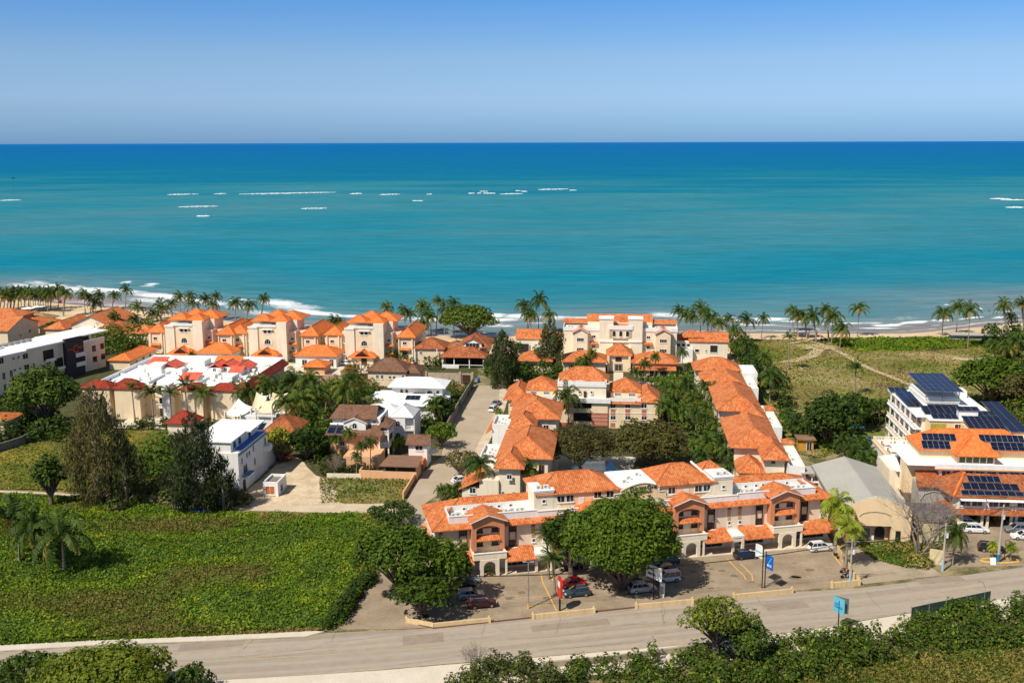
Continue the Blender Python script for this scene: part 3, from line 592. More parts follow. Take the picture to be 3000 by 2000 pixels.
b.walls(WROOF, [(33.3, 40.2, 1.9, 10.4, 12, 12.25), (33.3, 33.5, 1.9, 10.4, 12.25, 12.5), (40, 40.2, 1.9, 10.4, 12.25, 12.5), (33.5, 40, 10.2, 10.4, 12.25, 12.5)], 'flat_roof')
for x0, x1, fl in ((17.9, 21.4, 1), (51.3, 54.9, -1)):
    b.walls(PALE, [(x0, x1, 1.9, 6.4, 8.2, 12.6)], 'tower'); b.walls(WHITE, [(x0 - .15, x1 + .15, 1.75, 6.55, 12.6, 12.85), (x0 - .08, x1 + .08, 1.82, 6.5, 12.3, 12.42)], 'cornice')
    xe = x1 if fl > 0 else x0; b.add('buttress', PALE, MB().wallpoly([(xe, 9), (xe + 1.8 * fl, 9), (xe, 12)][::fl], 1.95, 2.3)); b.win((x0 + x1) / 2, 10.6, .5, .5, 1.9, bars=0); b.ac([(x0 + 1, 2.6, 12.86), (x0 + 2.3, 2.7, 12.86)])
# curved signboard gable in the middle
arc = [(40.6, 12.0)] + [(40.6 - 7.1 * i / 10, 12.0 + 1.0 * math.sin(math.pi * (i / 10) ** .85) - .1 * i / 10) for i in range(1, 10)] + [(33.5, 11.85)]
b.add('sign_gable', YELL, MB().wallpoly([(32.4, 8.6), (43, 8.6), (43, 10.2), (41.8, 10.2), (41.8, 11.2), (40.6, 11.2)] + arc + [(33.5, 11.3), (32.4, 11.3)], 1.3, 1.75))
mb = MB(); tr_ = [(43.1, 8.9), (43.1, 10.2), (41.8, 10.2), (41.8, 11.2), (40.6, 11.2)] + arc + [(33.5, 11.3), (32.3, 11.3), (32.3, 8.9)]
for p, q in zip(tr_, tr_[1:]): mb.tube([(p[0], 1.3, p[1]), (q[0], 1.3, q[1])], .14, 4)
b.add('cornice', mat('cornice_grey', (.5, .47, .42), .8), mb)
xa, za = b.uz(1847, 1429, 1.27); za -= .55; b.text('O', xa - .2, za, 1.1, 1.2, BLACK, .9); b.text('C', xa + .75, za + .12, .75, 1.2, BLACK); b.text('TOR', xa + 1.6, za + .12, .75, 1.2, BLACK, .9, None, .03); b.text('O', xa + 3.05, za + .12, 1.1, 1.2, BLACK, .9); b.text('NE', xa + 3.95, za + .22, .75, 1.2, BLACK)
xg, zg = b.uz(1858, 1446, 1.2); b.add('sign_bracket', BLACK, MB().box(xg, xg + .5, 1.1, 1.28, zg - .35, zg + .35).box(xg + .4, xg + 2.6, 1.15, 1.25, zg + .18, zg + .3).box(xg + 2.4, xg + 3.4, 1.18, 1.23, zg + .26, zg + .32).tube([(xg + 3.3, 1.2, zg + .3), (xg + 2.5, 1.22, zg + 1.7)], .025, 4))
xb, zb = b.uz(1870, 1470, .2); b.walls(SALMON, [(xb, xb + 4.3, .25, 1.3, 8.6, 9.6)], 'sign_box'); b.walls(CONC, [(xb - .2, xb + 4.5, -.1, 1.3, 9.6, 9.85)], 'canopy')
b.wpx([(1643, 1461), (1670, 1459), (1751, 1448), (1787, 1446), (1968, 1436), (2046, 1430), (2071, 1428)], 2.05, 1.3, 1.15, bars=1)
for px_, py_ in ((1704, 1455), (2011, 1433)): x_, z_ = b.uz(px_, py_, 2.05); b.walls(WHITE, [(x_ - .5, x_ + .5, 1.98, 2.05, 9, 11)], 'door')
b.ac([(24.5, 1.5, 8.92), (43.6, 1.5, 8.92), (49.4, 1.5, 8.92), (50.5, 1.5, 8.92), (35, 4, 12.26), (38.6, 7.5, 12.26), (36.4, 5.8, 12.26), (26.5, 1.5, 8.92)])
# gabled bays
for i, x in enumerate((9.1, 28.4, 45.3, 63.7)):
    ar = [(x + 2.05 * math.cos(math.pi * k / 10), 7.75 + .75 * math.sin(math.pi * k / 10)) for k in range(11)][::-1]
    mb = MB().wallpoly([(x - 2.8, 4.2), (x - 2.05, 4.2)] + ar + [(x + 2.05, 4.2), (x + 2.8, 4.2), (x + 2.8, 9.35), (x, 10.4), (x - 2.8, 9.35)], -1.5, -1.15)
    mb.box(x - 2.8, x - 2.55, -1.15, .0, 4.2, 9.3).box(x + 2.55, x + 2.8, -1.15, .0, 4.2, 9.3); bay = b.add('bay', SALMON, mb)
    b.walls(FAC, [(x - 2.55, x + 2.55, -.45, 0, 4.2, 9.2)], 'bay_wall')
    b.add('bay_roof', ORANGE, MB().gable(x - 2.8, x + 2.8, -1.5, 3.2, 9.45, 1.15, 'y', .42, .14)); b.add('verge_board', WHITE, MB().wallpoly([(x - 3.3, 9.2), (x, 10.42), (x + 3.3, 9.2), (x + 3.3, 9.32), (x, 10.56), (x - 3.3, 9.32)][::-1], -2.02, -1.93))
    b.add('tile_band', ORANGE, MB().slab([(x - 2.04, -1.75, 6.0), (x + 2.04, -1.75, 6.0), (x + 2.04, -.46, 6.65), (x - 2.04, -.46, 6.65)], .12))
    for sx2 in (-1.35, 1.35): b.win(x + sx2, 7.15, 1., .85, -.45, fm=WOOD, bars=1); b.win(x + sx2, 4.75, 1., .85, -.45, fm=WOOD, bars=1)
    ar = [(x - .1 + 1.05 * math.cos(math.pi * k / 10), 1.75 + 1.05 * math.sin(math.pi * k / 10)) for k in range(11)][::-1]
    b.add('portico', PALE, MB().wallpoly([(x - 1.75, .13), (x - 1.15, .13)] + ar + [(x + .95, .13), (x + 1.55, .13), (x + 1.55, 3.1), (x - 1.75, 3.1)], -3.05, -2.6).box(x - 2.85, x + 2.85, -3., -2.75, 3.1, 4.2).box(x + 2.6, x + 2.85, -2.75, 0, 3.1, 4.2).box(x - 2.85, x - 2.6, -2.75, 0, 3.1, 4.2).box(x - 2.85, x + 2.85, -2.75, 0, 3., 3.2))
    b.add('coping', WHITE, MB().box(x - 2.95, x + 2.95, -3.08, -2.68, 4.2, 4.32)); b.walls(CREAM, [(x - 1.75, x + 1.55, -.2, -.05, .1, 3)], 'door_recess')
# tile canopies and shopfronts
SIGNRED = mat('sign_red', (.45, .02, .015), .5); SIGNB = mat('sign_blue', (.02, .10, .42), .5); TEAL = mat('teal_cloth', (.0, .22, .22), .7)
for i, (u0, u1) in enumerate(((.9, 6.1), (12.1, 16.8), (20.4, 25.4), (31.5, 36), (37.2, 42.), (47.8, 52.6), (55.3, 60.6), (66.6, 72.6))):
    b.add('tile_canopy', ORANGE, MB().slab([(u0 - .1, -3.7, 2.75), (u1 + .2, -3.7, 2.75), (u1 + .2, -.03, 3.95), (u0 - .1, -.03, 3.95)], .16))
    b.win((u0 + u1) / 2, .55, u1 - u0 - .7, 1.9, -.05, fm=METAL, bars=3, name='shopfront'); b.walls(PALE, [(u0 - .35, u0 - .05, -2.9, -2.6, .13, 2.9)], 'column')
mb = MB().box(12.6, 16.5, -.5, -.35, 1.35, 2.5).box(14.4, 16, -.54, -.5, 1.6, 2.2, 1).box(12.9, 14, -.54, -.5, 2, 2.35, 2); b.add('shop_sign', [mat('sign_maroon', (.12, .01, .012), .5), mat('sign_pink', (.6, .3, .24), .6), SIGNRED], mb)
mb = MB().box(48.8, 51.6, -.5, -.35, 1.5, 2.4, 1).box(48.2, 48.8, -.5, -.35, 1.5, 2.4).box(51.6, 52.2, -.5, -.35, 1.5, 2.4); b.add('shop_sign', [ACW, SIGNB], mb)
mb = MB().box(55.6, 60.2, -.5, -.35, 1.3, 2.5, 0).box(56, 56.9, -.53, -.5, 1.5, 2.3, 1).box(57.6, 58.4, -.53, -.5, 1.4, 2.4, 2); b.add('shop_sign', [mat('sign_green', (.05, .16, .09), .5), mat('sign_rose', (.5, .15, .16), .5), ACW], mb)
b.add('awning', SIGNB, MB().slab([(66.0, -2.4, 2.7), (68.2, -2.4, 2.7), (68.2, -1.2, 3.2), (66., -1.2, 3.2)], .08)); b.add('awning', TEAL, MB().slab([(6.4, -1.7, 2.4), (7.6, -1.7, 2.4), (7.6, -.4, 3.05), (6.4, -.4, 3.05)], .08))
for u0, u1 in ((16.9, 20.1), (52.9, 55.2)):
    b.walls(WHITE, [(u0, u1, -3.1, 0, 3., 3.35)], 'flat_canopy'); b.walls(PALE, [(u0 + .1, u1 - .1, -3., -2.8, 2.2, 3.)], 'beam'); b.walls(PALE, [(u0, u0 + .45, -3.05, -2.6, .13, 3)], 'column'); b.walls(PALE, [(u1 - .45, u1, -3.05, -2.6, .13, 3)], 'column')
for x_ in (5.05, 13.6, 50., 59.3, 68.2):
    b.add('stair_window_frame', WOOD, MB().box(x_ - .65, x_ - .57, -.3, -.02, 3.9, 8).box(x_ + .57, x_ + .65, -.3, -.02, 3.9, 8).box(x_ - .57, x_ + .57, -.3, -.24, 6.6, 6.68).box(x_ - .57, x_ + .57, -.3, -.24, 5.1, 5.18).box(x_ - .57, x_ + .57, -.3, -.24, 7.92, 8))
    b.walls(CREAM, [(x_ - .55, x_ + .55, -.05, -.01, 3.9, 7.9)], 'recess'); b.win(x_, 6.9, .8, .7, -.06, fm=WOOD); b.win(x_, 4.15, .8, .8, -.06, fm=WOOD); b.walls(WHITE, [(x_ - .8, x_ + .8, -.55, -.05, 3.6, 3.85)], 'ledge')
for px_, py_ in ((1291, 1551), (1562, 1530), (1593, 1527), (2137, 1484), (2168, 1481), (2408, 1462)):
    x_, z_ = b.uz(px_, py_, 0); b.win(x_, 7.35, .45, .5, -.0, fm=TAN, bars=0); b.walls(TAN, [(x_ - .3, x_ + .3, -.06, -.01, 5.2, 7.2)], 'stripe'); b.win(x_ + .1, 4.4, .45, .5, 0, bars=0)
for q in (.9, 3, 6, 9.5): b.win(q, 5, 1, 1, .3, face='L')
b.walls(SALMON, [(-.5, .3, .5, 11, 4.2, 5.2)], 'side_canopy')
# ================================================================ courtyard block
b = G('apartment_block', 'cream courtyard block with orange hip roofs, terracotta panels and white roof terraces', 'building', 16, 16)
b.walls(CREAM, [(-2.6, 9.9, 16.6, 29, 0, 7), (22.4, 35.6, 16.6, 29, 0, 7)]); b.walls(YELL, [(1.6, 9.3, 19.8, 28.6, 7, 8.8), (23.6, 31.2, 19.8, 28.6, 7, 8.8)]); b.walls(CREAM, [(9.9, 22.4, 16.7, 28.5, 0, 7.5)])
b.walls(PALE, [(10.1, 22.4, 17.6, 28.4, 7.5, 11.2)], 'upper_wall')
b.hips(ORANGE, [(-3.4, 2.6, 16.4, 29.6, 7.05, 2.7), (1.9, 9.2, 20.2, 28.6, 8.85, 2.7), (30.2, 35.8, 16.8, 29, 7.05, 2.7), (23.7, 31, 20.2, 28.6, 8.85, 2.7), (10.2, 22.6, 20.6, 28.6, 11.25, 3.)])
b.add('tile_strip', ORANGE, MB().slab([(1.4, 15.7, 6.6), (9, 15.7, 6.6), (9, 16.6, 7.05), (1.4, 16.6, 7.05)], .12)); b.add('tile_strip', ORANGE, MB().slab([(23.4, 15.9, 6.6), (31.4, 15.9, 6.6), (31.4, 16.8, 7.05), (23.4, 16.8, 7.05)], .12))
b.walls(WHITE, [(1.5, 9.3, 16.4, 16.65, 7.05, 8.), (1.5, 9.3, 16.65, 19.8, 7.02, 7.2), (23.4, 31.3, 16.5, 16.75, 7.05, 8.), (23.4, 31.3, 16.75, 19.8, 7.02, 7.2), (31.05, 31.3, 16.75, 19.5, 7.2, 8), (1.5, 1.75, 16.65, 19.5, 7.2, 8),
               (8.9, 23.6, 15.6, 15.85, 6.7, 7.9), (8.9, 23.6, 15.85, 17.6, 7.5, 7.62), (10., 22.5, 17.35, 17.6, 10.5, 11.35), (10., 10.3, 17.6, 20.4, 11.2, 11.9), (22.2, 22.5, 17.6, 20.4, 11.2, 11.9), (10.3, 22.2, 17.4, 17.6, 11.35, 11.9)], 'terrace')
LAT = mat('lattice_screen', (.10, .09, .075), .8, .3, 3.)
for x_ in (3.6, 7., 25.4, 29): b.win(x_, 7.7, 1.5, .8, 19.8, bars=4, pm=LAT)
b.wpx([(1698, 1149, .5, .5), (1733, 1149, .5, .5)], 17.35, bars=0); x_, z_ = b.uz(1714, 1155, 17.35); b.walls(WOOD, [(x_ - .35, x_ + .35, 17.28, 17.35, 7.7, 9.4)], 'door')
for px_ in (1796, 1839, 1887):
    for py_ in (1189, 1223): b.wpx([(px_, py_, 1.25, 1.05)], 16.6)
    x_, z_ = b.uz(px_, 1200, 16.6); b.walls(BRICK, [(x_ - .6, x_ + .6, 16.54, 16.6, 4.1, 5.0), (x_ - .6, x_ + .6, 16.54, 16.6, 3.2, 3.95), (x_ - .6, x_ + .6, 16.54, 16.6, .3, 1.4)], 'panel')
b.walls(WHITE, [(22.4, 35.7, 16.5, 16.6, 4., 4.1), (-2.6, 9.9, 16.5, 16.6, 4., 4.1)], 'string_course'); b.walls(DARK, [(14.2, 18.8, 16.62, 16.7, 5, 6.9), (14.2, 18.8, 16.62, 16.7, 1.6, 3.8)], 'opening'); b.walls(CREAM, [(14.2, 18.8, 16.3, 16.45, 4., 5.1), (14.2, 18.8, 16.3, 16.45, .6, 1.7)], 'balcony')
b.walls(CREAM, [(18.8, 22.9, 16.2, 16.65, 4.1, 7)], 'stair_wall'); b.walls(BRICK, [(18.8, 22.9, 16.17, 16.65, .6, 4.05), (9.9, 14.2, 16.5, 16.68, 0, 1.2)], 'panel')
b.walls(WHITE, [(18.8, 22.95, 16.12, 16.17, q, q + .06) for q in (1.2, 2.2, 3.1, 4.05)], 'groove')
b.ac([(13.2, 18.2, 11.25), (15, 18.2, 11.25), (16, 18.2, 11.25), (3, 18, 7.2), (27.5, 18.3, 7.2), (30, 18, 7.2), (5.2, 18.4, 7.2)])
# ================================================================ rows of hotel wings either side of the courtyard
def wing(nm, label, a0, b0, hips, boxes, terr, low=(), group='tile roofed wings of the hotel rows'):
    b = G(nm, label, 'building', a0, b0, group); b.hips(ORANGE, hips); b.walls(PALE, boxes); b.walls(WHITE, terr, 'terrace')
    for p in low: b.add('lean_roof', ORANGE, MB().slab(p, .15))
    return b
def terr(x0, x1, y0, y1, z, h=.8): return [(x0, x1, y0, y1, 0, z), (x0, x0 + .2, y0, y1, z, z + h), (x1 - .2, x1, y0, y1, z, z + h), (x0 + .2, x1 - .2, y0, y0 + .2, z, z + h), (x0 + .2, x1 - .2, y1 - .2, y1, z, z + h)]
b = wing('hotel_wing', 'far wing of the left hotel row, beside the pale cars on the street', 6, 0,
     [(.2, 11.6, -5.3, 9.4, 8, 3.1), (.9, 6.4, -12.7, -3, 7.7, 2.3), (-.8, 7, 8, 14.6, 7.6, 2.4)], [(.8, 11, -4.9, 9, 0, 8.02), (1.4, 5.9, -12.2, -4, 0, 7.7), (0, 6.4, 9, 14, 0, 7.6)], terr(-4, .2, -6.5, 2.4, 5.9),
     [[(-5.6, -7, 4.4), (-4, -7, 5.6), (-4, 4, 5.6), (-5.6, 4, 4.4)]])
b.wins([(8.6, 4.5, 1.2, 1.8), (9.8, 1., 1.2, 1.8)], y=-4.9); b.win(-3.5, 3.6, 1.4, 1.4, 11., face='R'); b.ac([(-2.6, -3, 5.95), (-2, 0, 5.95), (-1, -4.5, 5.95)])
b = wing('hotel_wing', 'near wing of the left hotel row, its stained end wall behind the shops', 6, -30,
     [(.9, 11.8, -36.8, -17, 8, 3.1), (1.2, 6.5, -42.9, -33, 7.7, 2.3), (2, 11.2, -21, -12.4, 6.6, 2.3), (7.5, 12.6, -20.2, -13, 4.8, 1.8)], [(1.5, 11.2, -36.4, -17.4, 0, 8.02), (1.7, 6., -42.4, -34, 0, 7.72), (2.6, 10.6, -18, -12.8, 0, 6.6), (8, 12.2, -19.8, -13.4, 0, 4.8)], terr(-3.4, 1.3, -33.5, -24, 6.2),
     [[(-6.5, -43.5, 3.0), (-1.8, -43.5, 5.2), (-1.8, -33.5, 5.2), (-6.5, -33.5, 3.0)]])
b.walls(PALE, [(-5.8, 1.7, -43., -34, 0, 3.1), (-2.2, 1.7, -43., -34, 3.1, 5.0)]); b.wins([(-3.6, 2.2, 1.1, 1.1), (2.6, 2.2, .5, .5), (4.8, 2.2, .5, .5), (3.9, 5.4, .9, .9)], y=-43.02); b.wins([(7.9, 4.5, 1.6, 1.2), (9.9, 4.2, 1, 2.2)], y=-36.4, fm=BRICK); b.ac([(-2.4, -31, 6.25), (-1.6, -29, 6.25), (-.6, -31.6, 6.25), (-1.4, -26.5, 6.25)])
b = wing('hotel_wing', 'farthest wing of the right hotel row, with a grey stained roof terrace', 53, 50, [(47.2, 59.8, 52.2, 62, 8, 2.8), (50.5, 59.6, 33, 49.5, 7.6, 2.6), (48.6, 55, 41, 51, 7.2, 2.2)],
     [(47.8, 59.2, 52.8, 61.5, 0, 8.02), (51, 59, 33.5, 52.8, 0, 7.6), (49.2, 54, 41.5, 50.5, 0, 7.2)], terr(60, 64.6, 50, 61, 6.2, 1.6) + terr(59.2, 63.4, 38, 50, 5.4)); b.wins([(62.2, 4.2, 1.2, .9)], y=49.95)
b.ac([(61, 42, 5.5), (62, 45, 5.5)])
b = wing('hotel_wing', 'middle wing of the right hotel row, its side terrace carrying a small tiled turret', 55, 15, [(49.8, 60, 6.4, 30.5, 8, 2.9), (55.3, 60.4, -2., 9, 7.6, 2.2), (50.6, 59.6, 28, 35, 7.4, 2.2)],
     [(50.4, 59.4, 7, 30, 0, 8.02), (55.8, 59.8, -1.4, 7.5, 0, 7.6), (51, 59, 29, 34, 0, 7.4)], terr(60.4, 63.4, -4.4, 16, 6.2)); b.walls(PALE, [(61.6, 63.6, 10, 12.6, 6.2, 7.6)], 'turret'); b.hips(ORANGE, [(61.6, 63.6, 10, 12.6, 7.6, .6, dict(o=.25))]); b.win(53, 4.6, 2.6, 1.2, 6.98, bars=2); b.ac([(61.4, 2, 6.25), (62, 5, 6.25), (61.3, 13.5, 6.25)])
b = wing('hotel_wing', 'nearest wing of the right hotel row, its blank white end wall behind shop roofs', 55, -20, [(49.8, 60, -24.8, -2, 8, 2.9), (55.6, 60.4, -32, -21, 7.7, 2.3), (50.8, 55.6, -31.6, -24, 4.6, 2.3), (50.5, 55.4, -9, 1, 5.4, 2.)],
     [(50.4, 59.4, -24.2, -2.5, 0, 8.02), (56.1, 59.9, -31.4, -24.2, 0, 7.7), (51.2, 55.4, -31.2, -24.2, 0, 4.6), (50.9, 55, -2.6, .6, 0, 5.4)], terr(60.4, 63.6, -34, -14.5, 6.2), [[(60.6, -38, 4.4), (64.5, -38, 2.6), (64.5, -30, 2.6), (60.6, -30, 4.4)]])
b.walls(PALE, [(61.4, 63.6, -19.5, -17, 6.2, 7.6)], 'turret'); b.hips(ORANGE, [(61.4, 63.6, -19.5, -17, 7.6, .6, dict(o=.25))]); b.wins([(57.6, 6.6, .8, .5)], y=-31.4, bars=0); b.walls(WHITE, [(55.9, 60.1, -31.55, -31.42, 3.4, 3.7)], 'string_course'); b.walls(PALE, [(60, 63.8, -37.5, -31, 0, 2.6)]); b.ac([(61.6, -24, 6.25), (62.2, -28, 6.25), (61.3, -16, 6.25)])
# ================================================================ the beach hotel at the back
b = G('beach_hotel', 'symmetrical cream beach hotel with two square towers and three arched windows', 'building', 25, 95)
b.walls(PALE, [(7, 44.5, 99, 110, 0, 11), (15, 36.5, 103, 112, 11, 12.5)]); b.walls(PALE, [(19, 23.6, 97.5, 103, 0, 14.6), (28.6, 33.2, 97.5, 103, 0, 14.6)], 'tower')
b.walls(WHITE, [(18.8, 23.8, 97.3, 103.2, 14.6, 14.9), (28.4, 33.4, 97.3, 103.2, 14.6, 14.9)], 'cornice'); b.walls(CREAM, [(23.6, 28.6, 98.2, 99, 8.2, 11.2)], 'centre_wall')
b.walls(WHITE, [(7, 19, 98.8, 99.05, 10.4, 11.6), (33.2, 44.7, 98.8, 99.05, 10.4, 11.6), (22.2, 30, 97.2, 97.5, 11.2, 12.6), (7, 7.2, 99.05, 110, 11, 11.8), (44.5, 44.7, 99.05, 110, 11, 11.8), (19.1, 33.1, 97.2, 97.5, 7, 7.5)], 'parapet')
for x_ in (23.9, 26.1, 28.3): b.win(x_, 8.9, 1., 1.9, 98.1 if 0 else 97.45, arch=True, bars=0)
b.walls(CREAM, [(22.4, 29.8, 97.5, 98.2, 8.2, 11.2)], 'centre_wall')
b.add('roof', ORANGE, MB().slab([(14.6, 104, 12.2), (36.8, 104, 12.2), (36.8, 109, 14.6), (14.6, 109, 14.6)], .2).slab([(14.6, 109, 14.6), (36.8, 109, 14.6), (36.8, 113, 12.6), (14.6, 113, 12.6)], .2))
b.add('roof', ORANGE, MB().slab([(6.6, 106, 12.0), (14.6, 106, 12.0), (14.6, 108.5, 13.0), (6.6, 108.5, 13.0)], .2)); b.add('roof', ORANGE, MB().slab([(36.8, 106, 12.0), (44.8, 106, 12.0), (44.8, 108.5, 13.0), (36.8, 108.5, 13.0)], .2))
b.add('roof', ORANGE, MB().slab([(23.6, 99.4, 11.2), (28.6, 99.4, 11.2), (28.6, 104, 12.6), (23.6, 104, 12.6)], .2))
for x0, x1, xm in ((10.4, 15.2, 12.8), (37.6, 42.4, 40)):
    b.walls(PALE if x0 < 20 else CREAM, [(x0, x1, 96.8, 99, 0, 10.2)], 'bay'); b.add('bay', PALE if x0 < 20 else CREAM, MB().wallpoly([(x0, 10.2), (x1, 10.2), (xm, 11.5)], 96.8, 97.2)); b.add('bay_roof', ORANGE, MB().gable(x0, x1, 96.8, 102.5, 10.2, 1.5, 'y', .5)); b.add('verge_board', WHITE, MB().wallpoly([(x0 - .6, 9.95), (xm, 11.55), (x1 + .6, 9.95), (x1 + .6, 10.15), (xm, 11.75), (x0 - .6, 10.15)][::-1], 96.2, 96.3))
    b.win(xm, 7.2, 2.2, 1.1, 96.8, bars=3); b.win(xm, 3.9, 2.2, 1.1, 96.8, bars=3)
for x_ in (17.2, 35.2): b.wins([(x_, 8., 1.1, .9), (x_, 4.6, 1.1, .9)], y=99); b.add('tile_band', ORANGE, MB().slab([(x_ - 1.3, 97.9, 6.3), (x_ + 1.3, 97.9, 6.3), (x_ + 1.3, 98.98, 6.9), (x_ - 1.3, 98.98, 6.9)], .15))
b.walls(PALE, [(-9, 7, 103.5, 112, 0, 6.6), (44.5, 61.5, 103, 111.5, 0, 6.6)], 'side_wing'); b.add('roof', ORANGE, MB().gable(-9, 0, 103.5, 112, 6.6, 2.5, 'x')); b.add('roof', ORANGE, MB().gable(49, 61.5, 103, 111.5, 6.6, 2.5, 'x')); b.add('roof', ORANGE, MB().gable(0, 8, 103.8, 112, 5.8, 2.3, 'x')); b.add('roof', ORANGE, MB().gable(44, 50, 103.8, 112, 5.8, 2.3, 'x'))
b.hips(ORANGE, [(-.5, 4.5, 104.5, 110, 7.4, 1.6), (47, 53, 104.5, 110, 7.8, 1.8)]); b.walls(WHITE, [(44.5, 50, 101, 103.2, 0, 4.4), (-3, 4, 101, 103.7, 0, 4.)], 'balcony')
b.wins([(47, 4.9, 1, .9), (45.4, 4.9, 1, .9), (48.6, 4.9, 1, .9), (51.5, 3, 1.3, 1), (54.5, 3.3, .5, .5), (57, 3, 2.4, 2.4), (-6.6, 1.5, 3.6, 3.4)], y=102.95, bars=0, pm=DARK); b.wins([(1.4, 5, 1, .9), (12.2, 1, 1.3, 1.4)], y=100.95, bars=0)
# low entrance ranges
b.walls(CREAM, [(21.9, 29.4, 84, 97.5, 0, 5.4)], 'entrance_hall'); b.add('entrance_roof', ORANGE, MB().hip(21.8, 29.5, 83.6, 92, 5.4, 3.3, .4)); b.add('door', WOOD, MB().box(24.2, 26.8, 83.9, 84, 0, 2.6)); b.win(25.5, .3, 2.2, 2.1, 83.85, fm=CREAM); b.win(25.5, 3.6, 1.8, 1, 84, fm=WOOD); b.walls(CREAM, [(21.9, 22.6, 82.6, 83.3, 0, 5.2), (28.6, 29.3, 82.6, 83.3, 0, 5.2)], 'column')
for x0, x1, xe in ((-6, 4.4, 0), (8, 21.4, 1), (30, 43.6, 2)): b.walls(CREAM, [(x0, x1, 80, 92, 0, 4)], 'low_range'); b.hips(ORANGE, [(x0, x1, 79.4, 90, 4, 2.6)]); b.win(x0 + 3.4, 1.6, 1.6, 1.1, 80, fm=WOOD)
b.add('lean_roof', ORANGE, MB().slab([(30.5, 76.2, 2.4), (43.4, 76.2, 2.4), (43.4, 80, 3.1), (30.5, 80, 3.1)], .15)); b.walls(CREAM, [(30.6, 43.2, 77, 80, 0, 2.4)], 'low_range')
for x_ in (33, 36.4, 39.6): b.win(x_, .2, 2.3, 1.8, 77, bars=1, fm=CREAM)
b.ac([(10, 100.5, 11.2), (9, 100.5, 11.2), (38, 101, 11.2), (35, 101, 11.2), (25, 100, 12.9)])
